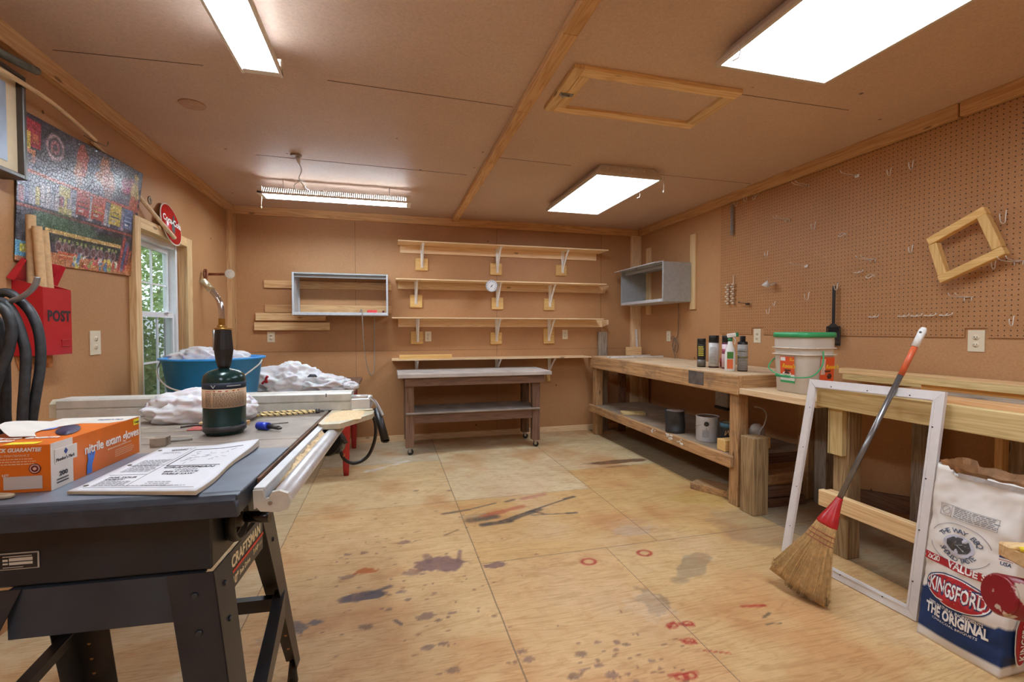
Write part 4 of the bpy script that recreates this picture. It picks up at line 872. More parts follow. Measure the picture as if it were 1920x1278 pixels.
q = MB(); q.lathe([(.0685, .135), (.0695, .135), (.0695, .165), (.0685, .165)], c=(2.50, 2.985, .3455), seg=28); q.lathe([(.0685, .01), (.0695, .01), (.0695, .03), (.0685, .03)], c=(2.50, 2.985, .3455), seg=28); obj('blue_band', q, plain('can_blue', (70, 122, 152), .4), t)
a = math.radians(228); M = frame((2.50 + .0705 * math.cos(a), 2.985 + .0705 * math.sin(a), .43), (-math.sin(a), math.cos(a), 0), UP)
q = MB(); q.tube([M @ Vector(p) for p in ((-.022, .03, 0), (-.03, -.005, .0), (-.012, .02, 0), (-.006, .035, 0), (.0, .0, 0), (.012, .03, 0), (.018, .0, 0), (.0, -.035, 0), (-.02, -.03, 0))], .0026, 5, sub=4); obj('emblem', q, ink((214, 182, 130)), t)
t = thing('jug', 'whitish plastic jug with hose loop behind the near workbench leg', 'jug', (2.72, 2.955, .3455))
q = MB(); q.lathe([(0, 0), (.05, 0), (.055, .01), (.055, .10), (.04, .135), (.02, .15), (0, .15)], c=(2.72, 2.955, .3455), seg=20); obj('jug_body', q, plain('milky_plastic', (206, 200, 190), .35, var=.04), t)
q = MB(); q.tube([(2.67, 2.93, .635), (2.72, 2.90, .62), (2.745, 2.89, .57), (2.73, 2.895, .50), (2.70, 2.90, .45), (2.69, 2.90, .40)], .005, 6, sub=5); obj('hose', q, plain('clear_hose', (216, 212, 204), .3), t)
t = thing('wall_box', 'white box with dark base on the right wall under the long workbench', 'box', (2.98, 3.58, .5))
q = MB(); q.box(2.90, 3.018, 3.50, 3.66, .52, .74, .006); obj('housing', q, plain('grayish_white', (196, 190, 190), .5), t)
q = MB(); q.box(2.895, 3.018, 3.495, 3.665, .495, .5195, .004); obj('base', q, M_BLACK(), t)

# spray cans on the bench
ZB = .906
def spray(c, r, h, capc, bodyc, label, neck=False, bands=(), name='spray_can', cat='spray can'):
    t = thing(name, label, cat, (c[0], c[1], ZB)); cc = (c[0], c[1], ZB); hc = h * .20
    q = MB(); q.lathe([(0, 0), (r, 0), (r, .003), (r, h - hc - .004), (r * .96, h - hc), (0, h - hc)], c=cc, seg=24); obj('can_body', q, plain('spray_%d_%d_%d' % bodyc, bodyc, .35), t)
    q = MB(); k = .55 if neck else .99
    q.lathe([(0, h - hc), (r * k, h - hc), (r * k, h - .003), (r * k * .95, h), (0, h)] if not neck else [(r, h - hc - .004), (r * .98, h - hc + .008), (r * .6, h - hc * .75), (r * .55, h - hc * .75), (r * .55, h), (0, h)], c=cc, seg=24)
    obj('cap', q, plain('cap_%d_%d_%d' % capc, capc, .4), t)
    for z0, z1, col in bands:
        q = MB(); q.lathe([(r * 1.004, h * z0), (r * 1.015, h * z0), (r * 1.015, h * z1), (r * 1.004, h * z1)], c=cc, seg=24); obj('label_band', q, plain('band_%d_%d_%d' % col, col, .4, var=.0), t)
    d = Vector((-c[0], -c[1], 0)).normalized(); M = frame(Vector((c[0], c[1], ZB)) + d * r * 1.03, (-d.y, d.x, 0) if False else Vector((d.y * -1, d.x, 0)), UP)
    return t, M, r, h
BK = (26, 24, 22)
t, M, r, h = spray((2.515, 3.345), .034, .235, BK, (36, 32, 28), 'black and yellow spray can, leftmost of the row on the bench', bands=((.04, .26, (110, 102, 92)),))
q = MB(); fineprint(q, M @ Matrix.Translation((-.024, .09, 0)), .046, .085, 5, .95, .6, 3); obj('label_print', q, ink((212, 196, 60)), t)
t, M, r, h = spray((2.56, 3.25), .039, .262, BK, (60, 34, 34), 'spray can with black cap and white label, second in the row', bands=((.05, .77, (206, 204, 198)),))
q = MB(); fineprint(q, M @ Matrix.Translation((-.028, .03, .001)), .055, .14, 12, .95, .4, 4); obj('label_print', q, ink((150, 146, 142)), t)
t, M, r, h = spray((2.592, 3.135), .038, .262, BK, (92, 34, 52), 'spray can with black cap and pink label behind the white spray bottle', bands=((.05, .74, (226, 196, 204)), (.45, .60, (206, 62, 104))))
t, M, r, h = spray((2.555, 2.925), .035, .262, BK, (46, 38, 36), 'gray label can with narrow black neck, rightmost of the row', True, bands=((.03, .76, (170, 168, 166)), (.36, .43, (190, 190, 60)), (.55, .58, (190, 190, 60)), (.30, .32, (190, 190, 60))))
q = MB(); fineprint(q, M @ Matrix.Translation((-.026, .02, .001)), .052, .15, 14, .95, .35, 5); obj('label_print', q, ink((128, 126, 126)), t)
one('red_jar', MB().cyl((2.69, 3.30, ZB), (2.69, 3.30, ZB + .075), .025, .024, 16), plain('dark_red_jar', (150, 30, 46), .4), 'low dark red jar half hidden between the second and third spray can', 'jar')
# white trigger bottle
t = thing('spray_bottle', 'white trigger bottle with green collar among the spray cans', 'spray bottle', (2.470, 2.955, ZB)); c = (2.470, 2.955, ZB)
q = MB(); q.lathe([(0, 0), (.034, 0), (.037, .005), (.037, .13), (.030, .165), (.018, .20), (.0145, .225), (0, .225)], c=c, seg=22); obj('bottle', q, plain('bottle_white', (234, 234, 228), .3, var=.01), t)
q = MB(); q.lathe([(.0155, .223), (.0165, .223), (.0165, .245), (0, .245)], c=c, seg=16); obj('collar', q, plain('spray_green', (46, 130, 78), .4), t)
d = Vector((.85, -.5, 0)).normalized(); q = MB(); q.beam(Vector(c) + d * -.022 + Vector((0, 0, .262)), Vector(c) + d * .045 + Vector((0, 0, .272)), .022, .03, (0, 0, 1), .005); q.tube([Vector(c) + d * .02 + Vector((0, 0, .255)), Vector(c) + d * .035 + Vector((0, 0, .235)), Vector(c) + d * .03 + Vector((0, 0, .20))], .004, 6); obj('trigger_head', q, plain('bottle_white', (234, 234, 228), .3), t)
q = MB(); q.beam(Vector(c) + d * .035 + Vector((0, 0, .271)), Vector(c) + d * .056 + Vector((0, 0, .274)), .024, .032, (0, 0, 1), .003); obj('nozzle', q, plain('spray_green', (46, 130, 78), .4), t)
d = Vector((-.64, -.77, 0)).normalized(); M = frame(Vector(c) + d * .0378, (-d.y * 1, d.x, 0), UP)
M = frame(Vector(c) + d * .038, Vector((.77, -.64, 0)), UP)
q = MB(); q.box(-.02, .022, .095, .145, 0, .001, 0, M); obj('label_patch', q, ink((70, 128, 50)), t)
q = MB(); q.box(-.02, .02, .02, .09, 0, .001, 0, M); obj('label_patch', q, ink((226, 110, 60)), t)

# candy bucket
bx0, by0, bs = 2.392, 2.235, .25; cx, cy = bx0 + bs / 2, by0 + bs / 2; z0 = .8255
t = thing('candy_bucket', 'translucent square bucket with green lid and orange candy labels', 'bucket', (cx, cy, z0))
cl = NT('translucent_plastic'); cl.b.inputs['Base Color'].default_value = rgb(226, 218, 206); cl.set(Roughness=.35, Alpha=.72); M_CLR = cl.m
hb = .365; sq = lambda r: r
q = MB(); q.lathe([(0, 0), (.108, 0), (.114, .006), (.124, .23), (.127, .30), (.127, hb)], c=(cx, cy, z0), seg=48, power=6)
obj('tub', q, M_CLR, t)
for zz in (.235, .275):
    q = MB(); q.lathe([(.125, zz), (.137, zz), (.137, zz + .006), (.126, zz + .006)], c=(cx, cy, z0), seg=48, power=6); obj('rib', q, plain('milky_rib', (226, 214, 198), .4), t)
q = MB(); q.lathe([(0, hb + .006), (.120, hb + .006), (.128, hb + .010), (.134, hb + .004), (.134, hb - .022), (.130, hb - .022)], c=(cx, cy, z0), seg=48, power=6); obj('lid', q, plain('lid_green', (62, 168, 108), .35, var=.02), t)
lean = Vector((-.05, 0, 1))
FL = frame((cx - .1158, cy + .10, z0 + .02), (0, -1, 0), (-.048, 0, 1))     # left (west) face, reading from the room
FR = frame((cx - .10, cy - .1158, z0 + .02), (1, 0, 0), (0, -.048, 1))
OR = ink((216, 84, 36)); YE = ink((236, 190, 40)); GN = ink((52, 156, 92)); WH = ink((232, 232, 228)); BR = ink((84, 42, 26))
for Mf, x0_, x1_, yb_ in ((FL, .05, .155, .045), (FR, .09, .195, .03)):
    Mf = Mf @ Matrix.Translation((0, 0, .004)); first = Mf[0][2] < -.5 or abs(Mf[1][0]) > .5
    q = MB(); q.box(x0_, x1_, yb_ + (.05 if first else 0), .205, 0, .0012, 0, Mf); lb = obj('label', q, OR, t)
    text('lettering', 'Reese\'s' if True else '', .036, Mf @ Matrix.Translation((x0_ + .014 + (0 if first else .025), .135, .0016)), YE, lb, shear=.3, bold=.02, width=.9)
    q = MB(); q.prism([(x0_ + .03, .125), (x0_ + .08, .125), (x0_ + .074, .115), (x0_ + .036, .115)], .001, Mf @ Matrix.Translation((0, 0, .0015))); obj('lettering', q, BR, lb)
    if first:
        q = MB(); q.box(x0_, x1_, yb_ + .012, yb_ + .05, 0, .0012, 0, Mf); obj('label', q, WH, t)
        q = MB(); q.box(x0_, x1_, yb_ - .002, yb_ + .0115, 0, .0014, 0, Mf); obj('label', q, GN, t)
        q = MB(); q.box(x0_ + .005, x0_ + .04, .178, .20, 0, .001, 0, Mf @ Matrix.Translation((0, 0, .0015))); obj('price_tag', q, WH, lb)
        text('lettering', '275\nPIECES', .012, Mf @ Matrix.Translation((x0_ + .072, .190, .0016)), YE, lb, bold=.02)
        q = MB(); q.lathe([(0, 0), (.028, 0), (.028, .001), (0, .001)], seg=20, mat=Mf @ Matrix.Translation((x0_ + .05, .10, .0015)) @ Matrix.Diagonal((1.1, .4, 1, 1))); obj('picture', q, WH, lb)
        q = MB(); q.prism([(x0_ + .03, .10), (x0_ + .07, .098), (x0_ + .075, .106), (x0_ + .045, .118)], .001, Mf @ Matrix.Translation((0, 0, .003))); obj('picture', q, BR, lb)
    else:
        q = MB(); q.box(x0_ + .004, x0_ + .036, .10, .195, 0, .001, 0, Mf @ Matrix.Translation((0, 0, .0014))); pl = obj('price_tag', q, plain('pale_print', (226, 190, 170), .5), lb)
        q = MB(); q.lathe([(0, 0), (.019, 0), (.019, .001), (0, .001)], seg=6, mat=Mf @ Matrix.Translation((x0_ + .07, .09, .0015))); obj('picture', q, BR, lb)
q = MB(); xa, ya, zz = cx - .13, cy, z0 + .255
q.tube([(cx - .0, cy - .137, z0 + .262), (cx - .02, cy - .15, z0 + .18), (cx - .09, cy - .155, z0 + .12), (cx - .15, cy - .12, z0 + .105), (cx - .165, cy - .03, z0 + .105), (cx - .165, cy + .05, z0 + .12), (cx - .15, cy + .12, z0 + .15), (cx - .08, cy + .15, z0 + .20), (cx, cy + .137, z0 + .262)], .0042, 8, sub=6)
for i in range(12): q.cyl((cx - .165, cy - .06 + i * .009, z0 + .105), (cx - .165, cy - .055 + i * .009, z0 + .105), .008, seg=10)
obj('bail_handle', q, plain('lid_green', (62, 168, 108), .35), t)

# ================================================================== FRAME, BROOM, CHARCOAL BAG
t = thing('screen_frame', 'empty white screen frame leaning against the front bench', 'frame', (2.13, 1.74, 0))
c = [Vector((2.098, 2.075, .001)), Vector((2.240, 2.045, .945)), Vector((2.240, 1.402, .958)), Vector((2.132, 1.42, .001))]
nrm = (c[1] - c[0]).cross(c[2] - c[1]).normalized()
if nrm.x > 0: nrm = -nrm
w = .043; o_ = sum(c, Vector()) / 4
for i, nm in ((0, 'side_rail'), (1, 'top_rail'), (2, 'side_rail'), (3, 'bottom_rail')):
    a, b_ = c[i], c[(i + 1) % 4]; d = (b_ - a).normalized(); inw = nrm.cross(d)
    if inw.dot(o_ - (a + b_) / 2) < 0: inw = -inw
    # mitred rail
    q = MB(); th = .016
    P_ = [a, b_, b_ - d * w + inw * w, a + d * w + inw * w]
    lo = [q.bm.verts.new(p) for p in P_]; hi = [q.bm.verts.new(p + nrm * th) for p in P_]
    q.bm.faces.new(lo[::-1]); q.bm.faces.new(hi)
    for k in range(4): q.bm.faces.new((lo[k], lo[(k + 1) % 4], hi[(k + 1) % 4], hi[k]))
    q.beam(a + inw * .036 + d * .04 + nrm * (th + .0012), b_ + inw * .036 - d * .04 + nrm * (th + .0012), .006, .003, nrm)
    rl = obj(nm, q, plain('frame_white', (222, 218, 216), .4, var=.015), t)
    L = (b_ - a).length; n = 4 if i in (0, 2) else 3
    for k in range(n):
        p = a + d * (L * (k + .7) / (n + .4)) + inw * .030 + nrm * th; obj('screw_hole', MB().cyl(p, p + nrm * .0015, .0032, seg=8), ink((40, 38, 38)), rl)

bt, bm_ = Vector((2.337, 1.565, 1.217)), Vector((1.775, 1.71, 0.0)); ax = (bt - bm_).normalized()
t = thing('broom', 'corn broom with gray and orange handle leaning on the white frame', 'broom', (1.775, 1.71, 0))
side = ax.cross(Vector((1, 0, 0))).normalized(); side = (Vector((-.15, .9, .38))); side = (side - ax * side.dot(ax)).normalized()
nb = ax.cross(side).normalized(); at_ = lambda s_: bm_ + ax * s_
q = MB(); q.cyl(at_(.45), at_(1.12), .0115, .0115, 16); obj('handle', q, plain('gray_metal_handle', (128, 126, 126), .25, .7, var=.02), t)
q = MB(); q.cyl(at_(1.12), at_(1.27), .0122, .0122, 16); obj('handle_grip', q, plain('orange_handle', (206, 96, 56), .4), t)
q = MB(); q.cyl(at_(1.262), at_(1.345), .0145, .0145, 16); q.lathe([(.0145, 0), (.010, .012), (0, .014)], seg=16, mat=frame(at_(1.345), side, nb)); ht = obj('handle_tip', q, plain('white_cap', (226, 222, 216), .4), t)
q = MB(); q.cyl(at_(1.330) - nb * .016 , at_(1.330) + nb * .016, .005, seg=10); obj('hang_hole', q, ink((60, 56, 50)), ht)
def ell(s_, a, b_, n=26): return [at_(s_) + side * (a * math.cos(2 * PI * i / n)) + nb * (b_ * math.sin(2 * PI * i / n)) for i in range(n)]
def loft(rings, caps=True):
    q = MB(); R_ = [[q.bm.verts.new(p) for p in r_] for r_ in rings]; n = len(R_[0])
    for A, B in zip(R_, R_[1:]):
        for i in range(n): f = q.bm.faces.new((A[i], A[(i + 1) % n], B[(i + 1) % n], B[i])); f.smooth = True
    if caps: q.bm.faces.new(R_[0][::-1]); q.bm.faces.new(R_[-1])
    return q
q = loft([ell(.50, .014, .014), ell(.49, .015, .015), ell(.44, .026, .02), ell(.40, .038, .023), ell(.37, .045, .025), ell(.36, .044, .024)]); obj('red_collar', q, plain('broom_red', (176, 34, 36), .25), t)
q = loft([ell(.375, .043, .023), ell(.33, .050, .025), ell(.28, .058, .026), ell(.22, .078, .028), ell(.14, .108, .027), ell(.07, .125, .024), ell(.045, .128, .02)])
core = obj('bristle_core', q, plain('broom_corn_core', (172, 134, 82), .8, var=.12, scale=60), t)
bmx = bmesh.new(); R = random.Random(8)
for i in range(1500):
    u = R.uniform(-1, 1); v_ = R.uniform(-1, 1); k = math.sqrt(max(0, 1 - u * u)) * v_
    pts = []
    jit = R.gauss(0, .006); end = .022 + .03 * abs(u) ** 2 + R.uniform(0, .035) + (.02 if u > .3 else 0)
    for s_, wd, th in ((.36, .044, .023), (.28, .060, .027), (.18, .096, .030), (.09, .124, .028), (end, .135, .022)):
        f = (0.36 - s_) / .34; pts.append(at_(s_) + side * (u * wd + jit * f) + nb * (k * th * 1.05 + R.gauss(0, .001) * f))
    rr = R.uniform(.0006, .0012); m = MB(); m.bm.free(); m.bm = bmx; m.tube(pts, rr, 3, caps=False)
bc = NT('broom_corn'); tcb = bc.n('ShaderNodeTexCoord'); sb = bc.n('ShaderNodeSeparateXYZ', ins={0: (tcb, 'Object')}); nb_ = bc.n('ShaderNodeTexNoise', ins={'Vector': (tcb, 'Object'), 'Scale': 70.0, 'Detail': 3.0})
hz = bc.math('ADD', (sb, 2), bc.math('MULTIPLY', (nb_, 'Fac'), .05)); rb = bc.ramp((hz, 0), [(.03, rgb(92, 72, 50)), (.10, rgb(206, 168, 110))]); rv = bc.ramp((nb_, 'Fac'), [(.35, (.72, .68, .6, 1)), (.6, (1.1, 1.08, 1.05, 1))]); mb_ = bc.mix(.8, (rb, 0), (rv, 0), 'MULTIPLY'); bc.l(mb_, 2, bc.b, 'Base Color'); bc.set(Roughness=.7)
q = MB(); q.bm.free(); q.bm = bmx; br = obj('bristles', q, bc.m, t); br['kind'] = 'stuff'
for s_, a, b_ in ((.325, .052, .027), (.305, .056, .028), (.285, .060, .029)):
    q = MB(); q.tube(ell(s_, a, b_), .0016, 5, closed=True); obj('stitching', q, ink((150, 62, 48)), t)

# charcoal bag
def bag():
    t = thing('charcoal_bag', 'tall white and blue charcoal paper bag with torn open top', 'bag', (2.12, 1.24, 0))
    O = Vector((2.05, 1.372, 0)); u = Vector((0, -1, 0)); dpt = Vector((1, 0, 0)); Wd, Dp, Ht = .262, .135, .665
    def P_(a, v, k=0.0):   # a along front face 0..1, v height 0..1, k depth 0..1
        lean = .10 * v
        bul = .028 * math.sin(PI * min(max(a, 0), 1)) * math.sin(PI * min(1, v * 1.05) ** .8)
        x = O + u * (Wd * a * (1 + .05 * v) - .004 * v) + dpt * (k * Dp + lean - bul * (1 - 2 * k)) + Vector((0, 0, Ht * v))
        q_ = x * 9; n = noise.noise(q_) * .012 + noise.noise(q_ * 2.7) * .005 + (abs(noise.noise(q_ * 4 + Vector((5, 5, 5)))) * .006)
        edge = min(1, v * 6)
        return x + dpt * (n * edge * (1 - 2 * k)) 
    N, Mv = 30, 64
    def side_col(v, a, k):
        w = (222, 216, 208)
        vv = v + .012 * noise.noise(Vector((a * 3, v * 4, 2)))
        if vv < .055: return w
        wav = .245 + .02 * math.sin(a * 7 + k * 3)
        if vv < wav + (0.05 * (1 - a) if k == 0 else 0): return (28, 52, 96)
        return w
    me_v, cols, faces = [], [], []
    loop = [(i / N, 0.0) for i in range(N)] + [(1.0, j / 14) for j in range(14)] + [(1 - i / N, 1.0) for i in range(N)] + [(0.0, 1 - j / 14) for j in range(14)]
    for r_ in range(Mv + 1):
        v = r_ / Mv
        for (a, k) in loop:
            vv = v
            if r_ == Mv: vv = 1 + .018 * noise.noise(Vector((a * 5, k * 5, 1))) + (.02 if a < .15 else 0) - (.03 if k == 0 and .2 < a < .6 else 0)
            p = P_(a, vv, k)
            if 0 < k < 1: p += u * (.014 * math.sin(PI * k) * (-1 if a > .5 else 1)) * (-1 if v > .1 else 0)
            me_v.append(p); cols.append(side_col(v, a, k))
    n = len(loop)
    for r_ in range(Mv):
        for i in range(n): faces.append((r_ * n + i, r_ * n + (i + 1) % n, (r_ + 1) * n + (i + 1) % n, (r_ + 1) * n + i))
    base = len(me_v)
    # torn, folded-in rim: brown inner paper
    faces.append(tuple(range(n))[::-1])
    me = bpy.data.meshes.new('bag_paper'); me.from_pydata([tuple(p - Vector(t.location)) for p in me_v], [], faces)
    at = me.color_attributes.new('Col', 'FLOAT_COLOR', 'POINT')
    for i, c_ in enumerate(cols): at.data[i].color = rgb(c_)
    for f in me.polygons: f.use_smooth = True
    me.materials.append(attr_mat('bag_paper', .6, .3)); ob = bpy.data.objects.new('bag_paper', me); COL.objects.link(ob); ob.parent = t
    md = ob.modifiers.new('thickness', 'SOLIDIFY'); md.thickness = .0015
    q = MB(); R_ = []
    for vv, inn in ((1.015, .004), (.985, .012), (.95, .03), (.93, .06)):
        ring = []
        for (a, k) in loop:
            p = P_(a, vv + .012 * noise.noise(Vector((a * 6, k * 6, vv * 9))) + (.025 if a < .2 else 0) * (vv > .96), k); cc_ = P_(.5, vv, .5)
            d_ = (cc_ - p); d_.z = 0; p = p + d_.normalized() * min(inn, d_.length * .8); ring.append(q.bm.verts.new(p))
        R_.append(ring)
    for A, B in zip(R_, R_[1:]):
        for i in range(n): q.bm.faces.new((A[i], A[(i + 1) % n], B[(i + 1) % n], B[i]))
    q.bm.faces.new(R_[-1])
    obj('torn_lining', q, plain('kraft_paper', (150, 106, 66), .7, var=.2, scale=14), t)
    q = MB()
    for i in range(16):
        a0, a1 = .28 + i * .045, .28 + (i + 1) * .045
        q.quad(P_(a0, .968, 0) - dpt * .004, P_(a1, .968, 0) - dpt * .004, P_(a1, .995, 0) - dpt * .006, P_(a0, .995, 0) - dpt * .006)
    obj('fold_strip', q, plain('gray_strip', (178, 172, 168), .4), t)
    # printing wraps onto the front face
    def wrap(bm, off=.0022, A0=0.0):
        for v in bm.verts:
            p = P_(v.co.x, v.co.y, 0); v.co = p - dpt * (off + v.co.z)
    I4 = Matrix.Identity(4)
    def printed(nm, s_, size, x, y, mat, par=t, tilt=0.0, wd=.0, bold=0.0, off=.0022, squash=Ht / Wd):
        cu = bpy.data.curves.new(nm, 'FONT'); cu.body = s_; cu.size = 1; cu.offset = bold; cu.resolution_u = 2
        to = bpy.data.objects.new(nm, cu); me = bpy.data.meshes.new_from_object(to); bpy.data.objects.remove(to); bm = bmesh.new(); bm.from_mesh(me)
        xs_ = [v.co.x for v in bm.verts]; k = wd / (max(xs_) - min(xs_)) if wd else size
        for v in bm.verts:
            px, py = (v.co.x - min(xs_)) * k, v.co.y * size
            v.co = Vector((x + px, y + py * Wd / Ht - tilt * px, 0))
        bmesh.ops.subdivide_edges(bm, edges=[e for e in bm.edges if e.calc_length() > .05], cuts=2)
        wrap(bm, off); b = MB(); b.bm.free(); b.bm = bm; return obj(nm, b, mat, par)
    def patch(nm, poly, mat, off=.0016, par=t, sub=10):
        bm = bmesh.new(); xs_ = [p[0] for p in poly]; ys_ = [p[1] for p in poly]; c_ = (sum(xs_) / len(xs_), sum(ys_) / len(ys_))
        rings = [[bm.verts.new((c_[0] + (p[0] - c_[0]) * f, c_[1] + (p[1] - c_[1]) * f, 0)) for p in poly] for f in (1, .8, .6, .4, .2)]
        ce = bm.verts.new((c_[0], c_[1], 0)); m_ = len(poly)
        for A, B in zip(rings, rings[1:]):
            for i in range(m_): bm.faces.new((A[i], A[(i + 1) % m_], B[(i + 1) % m_], B[i]))
        for i in range(m_): bm.faces.new((rings[-1][i], rings[-1][(i + 1) % m_], ce))
        wrap(bm, off); b = MB(); b.bm.free(); b.bm = bm; return obj(nm, b, mat, par)
    def rect(x0, x1, y0, y1, tilt=0, n_=10):
        return [(x0 + (x1 - x0) * i / n_, y0 - tilt * (x1 - x0) * i / n_) for i in range(n_ + 1)] + [(x1 - (x1 - x0) * i / n_, y1 - tilt * (x1 - x0) * (1 - i / n_)) for i in range(n_ + 1)]
    def oval(cx_, cy_, rx_, ry_, tilt=0, n_=40): return [(cx_ + rx_ * math.cos(2 * PI * i / n_), cy_ + ry_ * math.sin(2 * PI * i / n_) - tilt * rx_ * math.cos(2 * PI * i / n_)) for i in range(n_)]
    RED, NAVY, WHT, GRY = ink((168, 30, 38)), ink((32, 50, 92)), ink((236, 234, 230)), ink((112, 112, 118))
    patch('red_band', rect(.0, 1.0, .455, .500), RED)
    printed('lettering', '2x20', .115, .04, .466, WHT, bold=.02, wd=.17); printed('lettering', 'LB', .07, .215, .466, WHT, bold=.02); printed('lettering', 'VALUE SIZE', .135, .32, .463, WHT, bold=.03, wd=.62)
    patch('logo_oval', oval(.46, .335, .40, .092), NAVY, .0018); patch('logo_oval', oval(.46, .335, .385, .086), WHT, .0024); patch('logo_oval', oval(.46, .335, .37, .080), RED, .003)
    printed('lettering', 'KINGSFORD', .30, .12, .302, NAVY, bold=.05, wd=.69, off=.0036); printed('lettering', 'KINGSFORD', .28, .13, .305, WHT, bold=.02, wd=.67, off=.0042)
    printed('lettering', '100% NATURAL INGREDIENTS', .06, .14, .222, WHT, bold=.02, wd=.66); printed('lettering', 'THE ORIGINAL', .20, .10, .165, WHT, bold=.04, wd=.76)
    printed('lettering', 'CHARCOAL BRIQUETS', .045, .2, .140, WHT, wd=.55)
    # round seal: lettering on two arcs
    for s_, top in (('THE WAY BBQ', True), ('SHOULD TASTE', False)):
        q = MB(); n_ = len(s_)
        for i, ch in enumerate(s_):
            if ch == ' ': continue
            f = (i + .5) / n_ - .5; cu = bpy.data.curves.new('c', 'FONT'); cu.body = ch; cu.size = .105; cu.align_x = 'CENTER'; cu.offset = .0012; cu.resolution_u = 2
            to = bpy.data.objects.new('c', cu); me2 = bpy.data.meshes.new_from_object(to); bpy.data.objects.remove(to); bm = bmesh.new(); bm.from_mesh(me2)
            ang = f * 2.3; rx_, ry_ = .215, .225
            for v in bm.verts:
                X_, Y_ = v.co.x, v.co.y
                if top: gx, gy = math.sin(ang) * rx_ + X_ * math.cos(ang) + Y_ * math.sin(ang), math.cos(ang) * ry_ - .02 - X_ * math.sin(ang) + Y_ * math.cos(ang)
                else: gx, gy = math.sin(ang) * (rx_ + .02) + X_ * math.cos(ang) - Y_ * math.sin(ang), -math.cos(ang) * (ry_ + .065) + X_ * math.sin(ang) + Y_ * math.cos(ang)
                v.co = Vector((.42 + gx * 1.05, .60 + gy * Wd / Ht * .80, 0))
            wrap(bm); q.merge(bm)
        obj('seal_lettering', q, ink((74, 84, 106)), t)
    for sg in (1, -1):
        q = MB(); pts = [P_(.42 + .37 * math.sin(a_), .60 + sg * .112 * math.cos(a_), 0) - dpt * .0026 for a_ in [-1.25 + 2.5 * i / 16 for i in range(17)]]; q.tube(pts, .0007, 4); obj('seal_ring', q, ink((74, 84, 106)), t)
    patch('charcoal_picture', oval(.42, .60, .15, .045, .0, 9), ink((66, 64, 66)), .003); patch('charcoal_picture', oval(.42, .596, .19, .058, .0, 24), ink((188, 188, 200)), .002)
    q = MB(); q.tube([P_(a_, v_, 0) - dpt * .0045 for a_, v_ in ((.35, .585), (.39, .62), (.38, .595), (.47, .61))], .0014, 4); q.tube([P_(a_, v_, 0) - dpt * .0045 for a_, v_ in ((.40, .60), (.48, .578))], .0014, 4); obj('charcoal_picture', q, ink((150, 148, 146)), t)
    # warning box
    q = MB()
    for a0, v0, a1, v1 in ((.12, .735, .80, .735), (.12, .80, .80, .80), (.12, .735, .12, .80), (.80, .735, .80, .80), (.26, .735, .26, .80)):
        q.tube([P_(a0 + (a1 - a0) * i / 8, v0 + (v1 - v0) * i / 8, 0) - dpt * .002 for i in range(9)], .0006, 4)
    q.tube([P_(.19 + .055 * math.cos(i * PI / 8), .767 + .022 * math.sin(i * PI / 8), 0) - dpt * .002 for i in range(17)], .0006, 4); q.tube([P_(.15, .75, 0) - dpt * .002, P_(.235, .785, 0) - dpt * .002], .0006, 4)
    obj('warning_box', q, GRY, t)
    q = MB(); R2 = random.Random(2)
    for r_ in range(6):
        x = .29
        while x < .77:
            L = R2.uniform(.02, .07); y = .793 - r_ * .0095; q.quad(*[P_(a_, v_, 0) - dpt * .002 for a_, v_ in ((x, y - .0022), (x + L, y - .0022), (x + L, y + .0016), (x, y + .0016))]); x += L + .012
    obj('warning_print', q, GRY, t)
    for i in range(5): patch('flag_print', rect(.84, .97, .600 + i * .006, .6025 + i * .006, .0, 3), RED if i % 2 == 0 else WHT, .002)
    patch('flag_print', rect(.84, .895, .612, .630, 0, 3), NAVY, .003); printed('lettering', 'USA', .065, .86, .575, NAVY, bold=.02, wd=.1)
    # side panel logo facing the camera
    def SP(x, y, off=.0): p = P_(1.0, y, x); return p + u * (.014 + off)
    q = MB(); n_ = 32; ring = [q.bm.verts.new(SP(.45 + .30 * math.cos(2 * PI * i / n_), .235 + .17 * math.sin(2 * PI * i / n_), .003)) for i in range(n_)]; q.bm.faces.new(ring); obj('side_logo', q, WHT, t)
    q = MB(); ring = [q.bm.verts.new(SP(.45 + .26 * math.cos(2 * PI * i / n_), .235 + .16 * math.sin(2 * PI * i / n_), .005)) for i in range(n_)]; q.bm.faces.new(ring); obj('side_logo', q, RED, t)
    cu = bpy.data.curves.new('c', 'FONT'); cu.body = 'KINGSFORD'; cu.size = 1; cu.offset = .02; cu.resolution_u = 2; to = bpy.data.objects.new('c', cu); me2 = bpy.data.meshes.new_from_object(to); bpy.data.objects.remove(to); bm = bmesh.new(); bm.from_mesh(me2)
    mxx = max(v.co.x for v in bm.verts)
    for v in bm.verts: v.co = SP(.58 - v.co.y * .34, .10 + v.co.x / mxx * .27, .007)
    b = MB(); b.bm.free(); b.bm = bm; obj('lettering', b, WHT, t)
bag()
